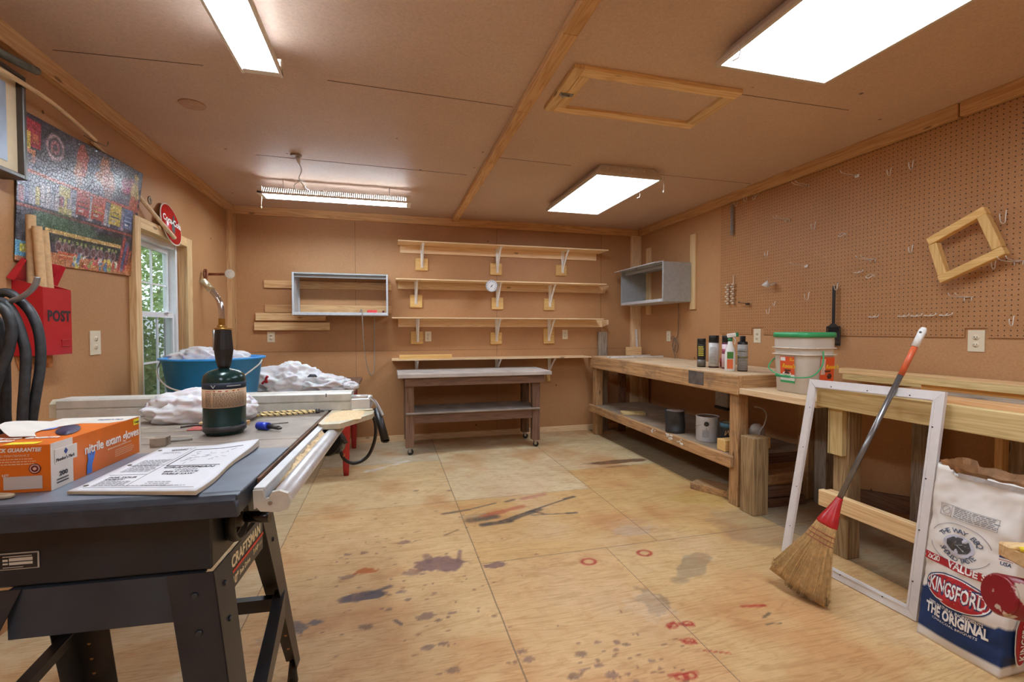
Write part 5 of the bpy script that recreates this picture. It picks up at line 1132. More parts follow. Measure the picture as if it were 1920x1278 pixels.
# worn red vise at the lower right picture edge
t = thing('bench_vise', 'scratched red metal vise on a red stand at the lower right edge', 'vise', (1.62, .75, 0))
A_, B_ = Vector((1.385, .757, .596)), Vector((1.74, .63, .52)); dd = (B_ - A_).normalized()
q = MB(); q.cyl(A_ + dd * .006, B_, .047, .052, 28); q.cyl(A_, A_ + dd * .006, .042, .047, 28)
vr = NT('worn_red'); tc = vr.n('ShaderNodeTexCoord'); nz = vr.n('ShaderNodeTexNoise', ins={'Vector': (tc, 'Object'), 'Scale': 22.0, 'Detail': 5.0}); rp = vr.ramp((nz, 'Fac'), [(0.56, rgb(128, 20, 30)), (0.585, rgb(190, 170, 150))]); vr.l(rp, 0, vr.b, 'Base Color'); vr.set(Roughness=.3)
obj('red_cylinder', q, vr.m, t)
q = MB(); q.beam(A_ + Vector((.28, -.09, -.53)), A_ + Vector((.28, -.09, -.06)), .09, .07, (0, 1, 0), .01); q.box(1.58, 1.78, .57, .76, 0, .045, .008); q.lathe([(.0, 0), (.06, 0), (.045, .10), (.0, .12)], c=(1.52, .705, .42), seg=20); obj('stand', q, plain('vise_red', (138, 22, 32), .35), t)
b = MB(); b.beam((1.425, .735, .681), (1.75, .60, .681), .13, .035, (0, 0, 1), .004); one('vise_board', b, wood('pine', 'x'), 'pale wooden board resting on the scratched red vise', 'board')
t = thing('pencil', 'yellow carpenter pencil lying on the board over the red vise', 'pencil', (1.50, .70, .70))
q = MB(); q.cyl((1.424, .742, .705), (1.66, .63, .706), .006, seg=6, smooth=False); obj('pencil_body', q, plain('pencil_yellow', (226, 206, 40), .4), t)
q = MB(); q.cyl((1.408, .750, .7048), (1.424, .742, .705), .0015, .0055, 6); obj('pencil_tip', q, wood('block_pine', 'x'), t)

# ================================================================== LEFT WALL
xl = XL + .001
# jigsaw picture: generic toy shop shelves with a green locomotive, as flat colours
PW, PH = .95, .64; n_u, n_v = 250, 168
us, vs = np.linspace(0, PW, n_u), np.linspace(0, PH, n_v); UX, UY = np.meshgrid(us, vs); P = Paint(UX, UY, (46, 44, 56))
P.put(np.clip(fbm(UX, UY, 14, 3) * 3 - 1.3, 0, 1), (66, 62, 84), .8)
P.rect(.02, .13, .50, .62, (176, 34, 50)); P.rect(.02, .07, .49, .56, (218, 180, 60)); P.rect(.08, .12, .52, .56, (206, 90, 50)); P.rect(.02, .10, .43, .49, (206, 120, 80)); P.rect(.03, .08, .44, .47, (60, 44, 50))
P.blot(.225, .545, .062, .062, (198, 164, 172), 1, .05); P.blot(.225, .545, .046, .046, (58, 52, 66), 1, .05); P.blot(.225, .545, .032, .032, (180, 110, 120), .9, .2); P.blot(.225, .545, .015, .015, (60, 50, 60), 1, .2)
for x, y, rx, ry, c in ((.42, .53, .04, .09, (196, 84, 62)), (.39, .47, .03, .06, (214, 140, 100)), (.58, .53, .06, .08, (206, 124, 70)), (.63, .48, .06, .07, (192, 108, 74)), (.50, .55, .05, .05, (70, 84, 120)), (.80, .52, .07, .06, (150, 52, 84)), (.70, .58, .08, .04, (52, 46, 66)), (.88, .50, .05, .09, (222, 186, 104)), (.88, .42, .06, .05, (200, 96, 70))): P.blot(x, y, rx, ry, c, .9, .5, 0, int(x * 100))
P.rect(0, PW, .385, .40, (190, 92, 74)); R = random.Random(12)
P.rect(0, .84, .25, .38, (150, 158, 180), .75); P.rect(0, .84, .40, .46, (132, 136, 160), .55)
for i in range(26):
    x = .01 + i * .032; c = R.choice([(206, 204, 214), (176, 186, 206), (222, 206, 120), (196, 120, 132), (92, 104, 142), (210, 210, 220), (180, 140, 160)]); h_ = R.uniform(.05, .11)
    P.rect(x, x + .026, .255, .255 + h_, c, .85); P.rect(x + .004, x + .02, .27, .275, (60, 60, 90), .8); P.rect(x + .004, x + .018, .29, .294, (90, 70, 90), .7)
P.rect(.26, .34, .33, .38, (226, 212, 110), .8); P.rect(.26, .36, .24, .28, (214, 204, 120), .7)
P.rect(0, PW, .232, .245, (186, 84, 70))
for x0, c, c2 in ((.39, (196, 82, 72), (60, 60, 80)), (.51, (204, 80, 54), (210, 180, 90)), (.66, (226, 190, 70), (60, 70, 110)), (.79, (74, 104, 152), (160, 186, 220))):
    P.rect(x0, x0 + .105, .265, .385, c, .9); P.rect(x0 + .01, x0 + .095, .31, .316, c2); P.rect(x0 + .02, x0 + .085, .335, .340, c2); P.rect(x0 + .015, x0 + .09, .25, .27, (60, 60, 78), .9); P.rect(x0 + .02, x0 + .06, .285, .298, (230, 230, 230), .7)
# the locomotive
P.rect(.10, .80, .13, .20, (40, 66, 52)); P.blot(.30, .20, .24, .05, (62, 96, 74), .9, .2); P.rect(.12, .34, .17, .232, (70, 110, 78), .7); P.rect(.17, .80, .148, .166, (206, 164, 90)); P.rect(.17, .78, .105, .146, (34, 48, 44))
for i in range(16): P.rect(.24 + i * .034, .24 + i * .034 + .02, .118, .134, (160, 180, 84), .9 if i % 4 else .2)
for i in range(9): P.blot(.27 + i * .058, .092, .028, .028, (150, 130, 132), .95, .05); P.blot(.27 + i * .058, .092, .020, .020, (96, 58, 62), .95, .1)
P.rect(0, .96, 0, .06, (196, 120, 70)); P.rect(0, .10, .02, .085, (74, 160, 206)); P.rect(.02, .09, .04, .075, (230, 222, 70)); P.rect(.27, .46, .035, .07, (214, 92, 54)); P.rect(.27, .46, .05, .056, (240, 210, 150))
R = random.Random(9)
for i in range(60): P.blot(R.uniform(.40, .78), R.uniform(.012, .062), R.uniform(.008, .03), R.uniform(.006, .016), R.choice([(232, 206, 80), (206, 60, 66), (240, 230, 210), (70, 130, 180), (200, 120, 70), (226, 96, 120), (120, 160, 80)]), .95, .3, R.uniform(0, 3), i)
for i, (x0, c) in enumerate(((.78, (200, 60, 56)), (.815, (70, 90, 150)), (.84, (176, 34, 60)), (.875, (210, 88, 40)), (.91, (222, 110, 44)))): P.stroke(x0 + .02, .03, x0 + .05 - i * .004, .20 - i * .02, .014, c, .95)
P.stroke(.0, .235, .95, .238, .004, (120, 50, 44), .8)
gm = P.C.mean(axis=2, keepdims=True); P.C = P.C * .82 + gm * .18
_r = np.random.RandomState(5); sp_n = _r.rand(n_v, n_u, 1); P.C = np.clip(P.C * (.72 + .5 * sp_n) + (sp_n > .86) * 38, 0, 255)
P.C = np.clip(P.C + (fbm(UX, UY, 40, 31)[..., None] - .45) * np.array([90, 70, 80]), 0, 255)
c4 = [Vector((-1.494, 2.405, 1.505)), Vector((-1.494, 3.295, 1.537)), Vector((-1.458, 3.405, 2.180)), Vector((-1.494, 2.435, 2.146))]
def place_poster(u, v):
    a, b_ = (u / PW)[:, None], (v / PH)[:, None]; c_ = [np.array(k) for k in c4]
    p = (1 - a) * (1 - b_) * c_[0] + a * (1 - b_) * c_[1] + a * b_ * c_[2] + (1 - a) * b_ * c_[3]
    p[:, 0] += .004 * np.sin(u * 9 + v * 3) + .004; return p
t = thing('puzzle_poster', 'colourful finished jigsaw picture of toy shop shelves on the left wall', 'poster', (-1.494, 2.88, 1.505))
o = painted_grid('picture', us, vs, P, lambda u, v: place_poster(u, v) - np.array(t.location), attr_mat('jigsaw_print', .28, .5, bumpscale=60), t)
md = o.modifiers.new('thickness', 'SOLIDIFY'); md.thickness = .003; md.offset = -1

# framed clock
t = thing('framed_clock', 'dark framed wall clock picture cut off by the left picture edge', 'clock', (-1.46, 2.1, 1.82))
y0, y1, z0, z1, xf_ = 1.72, 2.362, 1.822, 2.238, -1.412
for a in ((y0, y0 + .018, z0, z1), (y1 - .018, y1, z0, z1)): b = MB(); b.box(xl, xf_, *a, .003); obj('frame_side', b, plain('dark_frame', (66, 56, 48), .35), t)
for a in ((y0 + .018, y1 - .018, z0, z0 + .018), (y0 + .018, y1 - .018, z1 - .018, z1)): b = MB(); b.box(xl, xf_, *a, .003); obj('frame_side', b, plain('dark_frame', (66, 56, 48), .35), t)
b = MB(); b.box(xl, -1.436, y0 + .018, y1 - .018, z0 + .018, z1 - .018); obj('mat_board', b, plain('cream_mat', (226, 206, 172), .5, var=.02), t)
b = MB(); b.box(-1.4355, -1.433, 1.80, 2.288, 1.875, 2.18); obj('print', b, plain('gray_blue_print', (168, 182, 200), .4, var=.12, scale=6), t)
M = frame((-1.4325, 2.155, 2.08), (0, 1, 0), UP); q = MB(); q.lathe([(0, 0), (.085, 0), (.085, .002), (0, .002)], seg=32, mat=M); ck = obj('clock_face', q, plain('pale_face', (206, 208, 206), .4, var=.02), t)
for k in range(12):
    a = math.radians(90 - 30 * (k + 1)); text('numeral', str(k + 1), .022, M @ Matrix.Translation((.068 * math.cos(a), .068 * math.sin(a) - .008, .0025)), ink((30, 30, 34)), ck, align='CENTER')
for L, a in ((.05, 1.2), (.066, -1.45)): q = MB(); q.box(0, L, -.0025, .0025, .003, .004, 0, M @ Matrix.Rotation(a, 4, 'Z')); obj('hand', q, ink((26, 26, 28)), ck)

q = MB(); q.tube([(-1.398, 1.9, 2.18), (-1.398, 2.21, 2.192), (-1.418, 2.50, 2.212), (-1.438, 2.73, 2.207), (-1.45, 2.906, 2.192)], [.010, .0085], 10, sub=6)
one('curved_pole', q, wood('shelf_pine', 'y'), 'thin curved wooden rod resting on a wall hook, above the jigsaw picture', 'rod')
q = MB(); q.tube([(-1.489, 2.95, 2.195), (-1.488, 3.08, 2.17), (-1.480, 3.36, 2.05), (-1.412, 3.71, 1.843)], [.008, .0135], 10, sub=6)
one('straight_pole', q, wood('shelf_pine', 'y'), 'tapered wooden stick slanting down across the window casing and red sign', 'rod')
q = MB(); q.tube([(XL, 2.90, 2.21), (-1.46, 2.90, 2.185), (-1.435, 2.915, 2.18), (-1.43, 2.96, 2.185), (-1.432, 2.98, 2.215)], .003, 6, sub=4); one('wire_hook', q, plain('steel_wire', (150, 140, 120), .4, .6), 'thin wire hook holding the curved rod on the left wall', 'hook')
q = MB(); q.tube([(-1.445, 1.8, 2.255), (-1.445, 2.276, 2.289), (-1.445, 2.48, 2.322)], .0165, 12, sub=4); one('gray_tube', q, plain('gray_foam', (112, 116, 110), .7, var=.1), 'gray foam pipe sleeve at the top left under the ceiling trim', 'tube')
q = MB(); q.lathe([(.010, 0), (.026, 0), (.028, .003), (.010, .004), (.010, 0)], seg=16, mat=frame((XL, 3.578, 2.06), (0, 1, 0), UP)); one('steel_washer', q, plain('dull_steel', (150, 136, 118), .5, .4), 'faint round steel washer on the wall above the window', 'washer')
# red disc sign
t = thing('round_sign', 'round red drink sign with white script above the window', 'sign', (-1.47, 3.76, 1.80))
Cc = Vector((-1.4635, 3.775, 1.945)); M = frame(Cc, (0, 1, 0), (-.18, 0, 1))
q = MB(); q.lathe([(0, 0), (.140, 0), (.148, .004), (.148, .008), (.143, .009), (0, .009)], seg=40, mat=M); obj('disc', q, plain('sign_rim', (232, 214, 200), .3, var=.0), t)
q = MB(); q.lathe([(0, .0091), (.139, .0091), (.139, .0100), (0, .0102)], seg=40, mat=M); obj('red_face', q, plain('sign_red', (206, 36, 34), .25, var=.02), t)
q = MB(); q.prism([(-.02, -.075), (.02, -.075), (.024, -.02), (.02, .01), (.010, .045), (.009, .075), (-.009, .075), (-.010, .045), (-.02, .01), (-.024, -.02)], .001, M @ Matrix.Translation((.035, .01, .0103)) @ Matrix.Rotation(-.5, 4, 'Z')); obj('bottle_picture', q, ink((70, 56, 50)), t)
text('lettering', 'Coca-Cola', .066, M @ Matrix.Translation((-.125, .018, .0118)) @ Matrix.Rotation(-.12, 4, 'Z'), ink((240, 238, 232)), t, shear=.35, bold=.03, width=.92)

# post box with cardboard tubes
t = thing('post_box', 'red metal post box with open lid on the left wall', 'mailbox', (-1.45, 2.49, 1.108))
RD = plain('post_red', (172, 22, 32), .35, var=.05, scale=8)
bx, by0_, by1_, zb_, = -1.394, 2.395, 2.575, 1.108
q = MB(); th = .003
q.prism([(0, 0), (.105, 0), (.105, .288), (0, .322)], th, Matrix(((1, 0, 0, XL + .001), (0, 0, -1, by0_ + th), (0, 1, 0, zb_), (0, 0, 0, 1)))); sideA = q
q.prism([(0, 0), (.105, 0), (.105, .288), (0, .322)], th, Matrix(((1, 0, 0, XL + .001), (0, 0, -1, by1_), (0, 1, 0, zb_), (0, 0, 0, 1))))
q.box(bx - th, bx, by0_ + th, by1_ - th, zb_, zb_ + .288); q.box(XL + .001, bx - th, by0_ + th, by1_ - th, zb_, zb_ + th); q.box(XL + .001, XL + .001 + th, by0_ + th, by1_ - th, zb_ + th, zb_ + .32)
obj('box_body', q, RD, t)
q = MB(); A_ = [(XL + .003, 2.365, 1.43), (XL + .003, 2.62, 1.43), (-1.478, 2.66, 1.517), (-1.478, 2.42, 1.517)]
q.quad(*A_); lid = obj('lid', q, RD, t); md = lid.modifiers.new('thickness', 'SOLIDIFY'); md.thickness = .003
for P4 in (((XL + .003, 2.365, 1.43), (-1.478, 2.42, 1.517), (-1.456, 2.41, 1.508), (XL + .03, 2.362, 1.418)), ((XL + .003, 2.62, 1.43), (-1.478, 2.66, 1.517), (-1.456, 2.656, 1.508), (XL + .03, 2.62, 1.418))):
    q = MB(); q.quad(*P4); fl = obj('lid_flange', q, RD, lid); md = fl.modifiers.new('thickness', 'SOLIDIFY'); md.thickness = .003
text('lettering', 'POST', .064, frame((bx + .0008, 2.418, 1.255), (0, 1, 0), UP), ink((30, 22, 24)), t, bold=.035, width=.93, sp=1.06)
q = MB(); q.box(bx, bx + .004, 2.50, 2.556, 1.168, 1.174, .001); q.box(bx, bx + .003, 2.50, 2.556, 1.142, 1.146, .001); q.box(bx, bx + .002, 2.505, 2.553, 1.146, 1.168); obj('name_slot', q, RD, t)
q = MB(); q.prism([(-.05, 0), (.03, 0), (.045, -.06), (.02, -.05), (.005, -.075), (-.015, -.05), (-.03, -.06)], .004, frame((XL + .002, 2.45, 1.105), (0, 1, 0), UP)); q.box(-1.47, -1.44, 2.50, 2.53, 1.05, 1.107, .003)
one('torn_cardboard', q, plain('brown_card', (196, 132, 76), .8, var=.1), 'torn brown card sticking out below the red post box', 'cardboard')
KR = plain('kraft_tube', (206, 168, 122), .75, var=.05, scale=60)
for p0, p1, r, lab in (((-1.462, 2.445, 1.15), (-1.452, 2.435, 1.70), .0165, 'tallest cardboard tube in the red post box, at the back'), ((-1.420, 2.455, 1.15), (-1.418, 2.412, 1.65), .0165, 'middle cardboard tube in the red post box, leaning left'), ((-1.43, 2.52, 1.15), (-1.425, 2.462, 1.643), .0165, 'rightmost and shortest cardboard tube in the red post box')):
    p0, p1 = Vector(p0), Vector(p1); d = (p1 - p0).normalized(); q = MB(); q.cyl(p0, p1, r, seg=20, caps=False); q.cyl(p0 + d * .01, p1, r - .002, seg=20, caps=False)
    q.cyl(p1 - d * .002, p1 - d * .001, r - .0005, seg=20); one('cardboard_tube', q, KR, lab, 'tube', 'cardboard tubes in the post box')
outlet((XL, 2.952, 1.147), (0, 1, 0), UP, .092, .128, 'white outlet on the left wall between post box and window')

# iron hook with black hose
q = MB(); q.tube([(-1.497, 1.70, 1.33), (-1.36, 1.80, 1.31), (-1.231, 1.90, 1.306), (-1.178, 1.90, 1.317), (-1.146, 1.90, 1.339), (-1.127, 1.90, 1.364), (-1.119, 1.90, 1.392)], .0085, 10, sub=5); q.cyl((-1.5, 1.70, 1.33), (-1.49, 1.70, 1.33), .03, seg=16)
one('wall_hook', q, plain('galvanized', (150, 150, 150), .4, .7), 'galvanized steel hook on the left wall carrying black hose', 'hook')
t = thing('hose_coil', 'coil of thick black hose hanging from the steel wall hook', 'hose', (-1.2, 1.9, .60))
HB = plain('black_rubber', (44, 44, 46), .5, var=.2, scale=40)
strands = [[(-1.268, 1.93, 1.30), (-1.239, 1.93, 1.336), (-1.216, 1.93, 1.340), (-1.192, 1.93, 1.320), (-1.161, 1.93, 1.282), (-1.141, 1.93, 1.228), (-1.133, 1.93, 1.16), (-1.136, 1.93, 1.088), (-1.147, 1.93, 1.016), (-1.158, 1.93, .944), (-1.172, 1.93, .85), (-1.20, 1.93, .72), (-1.26, 1.93, .64), (-1.33, 1.93, .72), (-1.35, 1.93, 1.0), (-1.33, 1.93, 1.22), (-1.268, 1.93, 1.30)],
    [(-1.27, 1.90, 1.27), (-1.235, 1.90, 1.308), (-1.206, 1.90, 1.302), (-1.182, 1.90, 1.258), (-1.165, 1.90, 1.196), (-1.156, 1.90, 1.135), (-1.161, 1.90, 1.038), (-1.167, 1.90, .967), (-1.175, 1.90, .88), (-1.21, 1.90, .70), (-1.27, 1.90, .66), (-1.33, 1.90, .80), (-1.33, 1.90, 1.1), (-1.27, 1.90, 1.27)],
    [(-1.24, 1.87, 1.27), (-1.215, 1.87, 1.298), (-1.188, 1.87, 1.279), (-1.175, 1.87, 1.24), (-1.173, 1.87, 1.205), (-1.184, 1.87, 1.145), (-1.2, 1.87, 1.094), (-1.218, 1.87, 1.043), (-1.25, 1.87, .9), (-1.30, 1.87, .82), (-1.34, 1.87, .95), (-1.30, 1.87, 1.2), (-1.24, 1.87, 1.27)],
    [(-1.29, 1.95, 1.27), (-1.262, 1.95, 1.249), (-1.252, 1.95, 1.214), (-1.245, 1.95, 1.142), (-1.244, 1.95, 1.035), (-1.246, 1.95, .945), (-1.248, 1.95, .86), (-1.28, 1.95, .72), (-1.34, 1.95, .75), (-1.36, 1.95, 1.0), (-1.33, 1.95, 1.22), (-1.29, 1.95, 1.27)]]
for s_ in strands: q = MB(); q.tube(s_, .0145, 12, sub=5); obj('hose_loop', q, HB, t)

# pipe with flange by the corner
t = thing('pipe_handle', 'rusty pipe handle with round flanges sticking out beside the corner post', 'pipe', (-1.4, 4.5, 1.63))
q = MB(); q.cyl((XL + .012, 4.515, 1.685), (-1.268, 4.36, 1.676), .012, seg=14); obj('pipe', q, plain('rusty_pipe', (150, 96, 70), .5, .4, var=.1), t)
for p, n_, m_ in (((XL + .001, 4.515, 1.686), (1, 0, 0), 'rusty_pipe'), ((-1.268, 4.36, 1.676), (.55, -.8, 0), 'gray_flange')):
    n_ = Vector(n_).normalized(); q = MB(); q.cyl(Vector(p), Vector(p) + n_ * .01, .045 if m_ == 'rusty_pipe' else .038, seg=24); q.cyl(Vector(p), Vector(p) + n_ * .022 * (1 if m_ == 'rusty_pipe' else -1), .020, .015, 14); obj('flange', q, plain('rusty_pipe', (150, 96, 70), .5, .4) if m_ == 'rusty_pipe' else plain('gray_flange', (166, 150, 132), .5, .3), t)
q = MB(); q.tube([(-1.475, 4.45, 1.70), (-1.455, 4.42, 1.71), (-1.445, 4.40, 1.68), (-1.45, 4.40, 1.63), (-1.45, 4.43, 1.60)], .009, 8, sub=4); obj('bent_hook', q, plain('rusty_pipe', (150, 96, 70), .5, .4), t)

# ================================================================== TUB, RED-LEGGED BENCH
t = thing('side_table', 'brown wooden side table under the blue tub beside the window', 'table', (-1.13, 3.38, 0))
b = MB(); b.box(-1.46, -.80, 3.02, 3.78, .70, .735, .003); obj('table_top', b, wood('brown_wood', 'y'), t)
for x in (-1.44, -.87):
    for y in (3.04, 3.70): b = MB(); b.box(x, x + .06, y, y + .06, 0, .6995, .003); obj('leg', b, wood('brown_wood', 'z'), t)
t = thing('blue_tub', 'big blue plastic tub with white wire handle in front of the window', 'tub', (-1.075, 3.37, .7355)); c = (-1.075, 3.37, .7355)
q = MB(); q.lathe([(0, 0), (.225, 0), (.232, .008), (.272, .292), (.292, .296), (.292, .306), (.270, .308), (.264, .295), (.224, .014), (0, .012)], c=c, seg=48); obj('tub_body', q, plain('tub_blue', (50, 162, 244), .35, var=.02), t)
q = MB(); q.tube([(c[0] - .28, c[1] - .04, c[2] + .285), (c[0] - .25, c[1] - .16, c[2] + .22), (c[0] - .14, c[1] - .275, c[2] + .145), (c[0] + .02, c[1] - .305, c[2] + .12), (c[0] + .18, c[1] - .25, c[2] + .17), (c[0] + .27, c[1] - .1, c[2] + .25), (c[0] + .285, c[1] - .04, c[2] + .285)], .005, 8, sub=6); obj('wire_handle', q, plain('white_wire', (226, 222, 214), .35, .2), t)
PLB = NT('white_plastic_bag'); PLB.b.inputs['Base Color'].default_value = rgb(236, 236, 240); PLB.set(Roughness=.35, Alpha=.93); PLB.b.inputs['Subsurface Weight'].default_value = .15; M_BAG = PLB.m
q = MB(); crumple(q, (c[0] - .03, c[1] - .02, c[2] + .275), .20, .17, .085, 3, .5, 2.6, 5, .6); one('plastic_wrap', q, M_BAG, 'crumpled white plastic wrap sticking out of the blue tub', 'plastic bag')
q = MB(); q.beam((c[0] - .05, c[1] - .05, c[2] + .315), (c[0] + .10, c[1] - .08, c[2] + .375), .05, .004, (0, 0, 1)); one('paper_strip', q, M_WHITE(), 'folded white paper strip on top of the blue tub rubbish', 'paper')
q = MB(); q.beam((-1.255, 3.19, 1.045), (-1.215, 3.16, 1.046), .008, .004, (0, 0, 1)); 
t = thing('red_leg_bench', 'low wooden bench with tapered red legs behind the table saw', 'bench', (-.85, 4.55, 0))
b = MB(); b.box(-1.44, -.262, 4.02, 5.10, .695, .72, .003); obj('bench_top', b, wood('brown_wood', 'x'), t)
b = MB(); b.box(-1.40, -.30, 4.05, 4.07, .62, .6945, .002); obj('apron', b, plain('bench_red', (168, 36, 32), .45), t)
for (x, y) in ((-.345, 4.095), (-.345, 5.02), (-1.38, 4.095), (-1.38, 5.02)):
    q = MB(); q.lathe([(0, 0), (.020, 0), (.024, .05), (.036, .45), (.038, .6945), (0, .6945)], c=(x, y, 0), seg=14, power=5); obj('leg', q, plain('bench_red', (168, 36, 32), .45), t)
bg_ = bmesh.new()
q = MB(); crumple(q, (-.78, 4.19, .765), .22, .14, .16, 7, .5, 2.2, 5, .28); crumple(q, (-.52, 4.17, .745), .20, .12, .09, 9, .5, 2.4, 5, .28); crumple(q, (-.31, 4.12, .738), .07, .05, .04, 12, .4, 2.4, 4, .4)
o = one('shopping_bag', q, M_BAG, 'crumpled white shopping bag with red print on the red legged bench', 'plastic bag')
q = MB(); q.tube([(-.96, 4.045, .79), (-.94, 4.04, .81), (-.925, 4.035, .80), (-.93, 4.035, .83), (-.915, 4.03, .85)], .010, 6, sub=3); obj('red_print', q, ink((176, 26, 40)), o)
q = MB(); crumple(q, (-.60, 4.10, .83), .035, .02, .022, 5, .3, 3, 3); obj('dark_print', q, ink((50, 52, 56)), o)

# ================================================================== TABLE SAW  (own frame: x across the rail, y along it)
SA = math.radians(3.5); SO = Vector((-.267, .945, 0))
saw = thing('table_saw', 'dark steel table saw on splayed legs with long aluminium rip fence', 'table saw', SO, -SA)
MS = Matrix.Translation(SO) @ Matrix.Rotation(-SA, 4, 'Z')
def L(*p): return MS @ Vector(p)
def so(name, mb, mat, par=saw): return obj(name, mb, mat, par, True)
TZ = .92
M_WING = plain('wing_steel', (124, 132, 144), .38, .35, var=.10, scale=7); M_CAST = plain('cast_table', (152, 140, 128), .5, .25, var=.10, scale=9)
M_SAW = plain('saw_black', (40, 42, 48), .40, .2, var=.08, scale=10); M_RAIL = plain('rail_aluminium', (214, 214, 214), .42, .45, var=.03); M_FENCE = plain('fence_aluminium', (208, 206, 196), .42, .2, var=.04)
q = MB(); q.box(-.69, 0, .018, .344, TZ - .005, TZ, .001); so('wing_top', q, M_WING)
q = MB()
for i in range(5):   # bullnose near edge
    a0, a1 = i * PI / 10, (i + 1) * PI / 10; r = .018
    q.quad((-.69, r - r * math.sin(a0) - .0, TZ - r + r * math.cos(a0)), (0, r - r * math.sin(a0), TZ - r + r * math.cos(a0)), (0, r - r * math.sin(a1), TZ - r + r * math.cos(a1)), (-.69, r - r * math.sin(a1), TZ - r + r * math.cos(a1)))
bmesh.ops.delete(q.bm, geom=[v for v in q.bm.verts if False], context='VERTS')
q.box(-.69, 0, -.001, .003, TZ - .042, TZ - .016); q.box(-.69, -.686, 0, .344, TZ - .04, TZ - .003); q.box(-.004, 0, .0, .344, TZ - .04, TZ - .003, .001)
q.tube([(-.004, .001, TZ - .012), (-.001, .003, TZ - .04)], .004, 8)
so('wing_skirt', q, plain('wing_skirt_paint', (54, 59, 68), .4, .2, var=.08))
q = MB(); q.box(-.69, 0, .3445, .440, TZ - .035, TZ, .0015); q.box(-.69, 0, .448, .725, TZ - .035, TZ, .0015); q.box(-.69, 0, .733, .985, TZ - .035, TZ, .0015); q.box(-.69, 0, .438, .735, TZ - .036, TZ - .008); so('cast_table', q, M_CAST)
q = MB(); q.box(-.69, 0, .9855, 1.25, TZ - .03, TZ, .0015); so('far_wing', q, M_CAST)
q = MB()
for y in (.52, .60, .66): q.box(-.52, -.30, y, y + .02, TZ - .0001, TZ + .0006)
so('table_insert', q, plain('dusty_insert', (158, 146, 128), .7, var=.1))
# edge strip and rail
q = MB(); q.box(.0005, .006, .10, .86, TZ - .035, TZ - .003, .0008); so('edge_strip', q, plain('rusty_strip', (104, 72, 50), .7, .3, var=.2))
q = MB(); q.box(.009, .030, .054, .98, TZ - .014, TZ - .008, .001); q.box(.009, .012, .054, .98, TZ - .05, TZ - .014); q.box(.026, .030, .054, .98, TZ - .040, TZ - .014); q.box(.026, .052, .054, .98, TZ - .046, TZ - .041); so('flat_rail', q, M_RAIL)
q = MB(); q.cyl((.056, .060, TZ - .036), (.052, .98, TZ - .036), .0195, seg=28); so('tube_rail', q, M_RAIL)
q = MB(); q.prism([(.009, -.012), (.027, -.012), (.030, -.030), (.036, -.030), (.042, -.018), (.056, -.0155), (.072, -.022), (.0775, -.037), (.072, -.053), (.056, -.058), (.022, -.054), (.010, -.040)], .010, Matrix(((1, 0, 0, 0), (0, 0, -1, .060), (0, 1, 0, TZ), (0, 0, 0, 1)))); cp = so('rail_end_cap', q, M_FENCE)
q = MB(); q.cyl((.040, .049, TZ - .038), (.040, .047, TZ - .038), .0038, seg=10); so('screw', q, M_METAL, cp)
q = MB(); R = random.Random(6); sx = bmesh.new()
ny_, nx_ = 90, 6; gr = []
for i in range(ny_ + 1):
    y = .12 + (.60 - .12) * i / ny_; row = []
    for j in range(nx_ + 1):
        x = .012 + .036 * j / nx_; edge = 1 - abs(2 * j / nx_ - 1) ** 2; amt = min(1, (y - .10) / .2)
        row.append(q.bm.verts.new((x, y, TZ - .036 + amt * (.018 * edge + .010 * noise.noise(Vector((x * 90, y * 60, 1)))) + R.uniform(0, .002) * amt)))
    gr.append(row)
for A, B in zip(gr, gr[1:]):
    for j in range(nx_): q.bm.faces.new((A[j], A[j + 1], B[j + 1], B[j]))
sd = so('sawdust', q, plain('sawdust', (238, 208, 164), .95, var=.1, scale=300)); sd['kind'] = 'stuff'
# fence
q = MB(); q.prism([(.885, TZ + .002), (.955, TZ + .002), (.955, TZ + .066), (.890, TZ + .066), (.885, TZ + .060), (.885, TZ + .036), (.889, TZ + .034), (.889, TZ + .031), (.885, TZ + .029)], .935, Matrix(((0, 0, 1, -.855), (1, 0, 0, 0), (0, 1, 0, 0), (0, 0, 0, 1)))); fe = so('rip_fence', q, M_FENCE)
q = MB(); q.prism([(.888, TZ + .004), (.952, TZ + .004), (.952, TZ + .060), (.905, TZ + .064), (.888, TZ + .050)], .022, Matrix(((0, 0, 1, -.877), (1, 0, 0, 0), (0, 1, 0, 0), (0, 0, 0, 1)))); so('fence_end', q, plain('old_cream', (196, 186, 160), .5), fe)
q = MB(); q.box(-.010, -.007, .8845, .8848, TZ + .050, TZ + .064); so('pen_mark', q, ink((40, 40, 44)), fe)
q = MB(); q.box(.0805, .150, .86, .95, TZ + .002, TZ + .046, .004); q.cyl((.082, .87, TZ + .05), (.14, .87, TZ + .05), .008, seg=12); hd = so('fence_head', q, M_RAIL)
q = MB(); q.prism([(.012, .64), (.026, .618), (.081, .622), (.165, .78), (.165, .885), (.012, .885)], .016, Matrix.Translation((0, 0, TZ - .015))); q.box(.085, .16, .845, .862, TZ + .001, TZ + .008, .003); pl_ = so('fence_plate', q, plain('cream_plate', (204, 192, 164), .45, .2, var=.06))
q = MB(); ps = []
for i in range(13):
    for j in range(8):
        pass
gr = []
for i in range(15):
    row = []
    for j in range(10):
        x = .02 + .115 * i / 14; y = .66 + .2 * j / 9 + x * .4 - .02; e_ = math.sin(PI * i / 14) * math.sin(PI * j / 9)
        row.append(q.bm.verts.new((x, min(y, .875), TZ + .0008 + .009 * e_ * (1 + noise.noise(Vector((x * 60, y * 60, 3)))) )))
    gr.append(row)
for A, B in zip(gr, gr[1:]):
    for j in range(9): q.bm.faces.new((A[j], A[j + 1], B[j + 1], B[j]))
sd2 = so('sawdust', q, plain('sawdust', (238, 208, 164), .95)); sd2['kind'] = 'stuff'
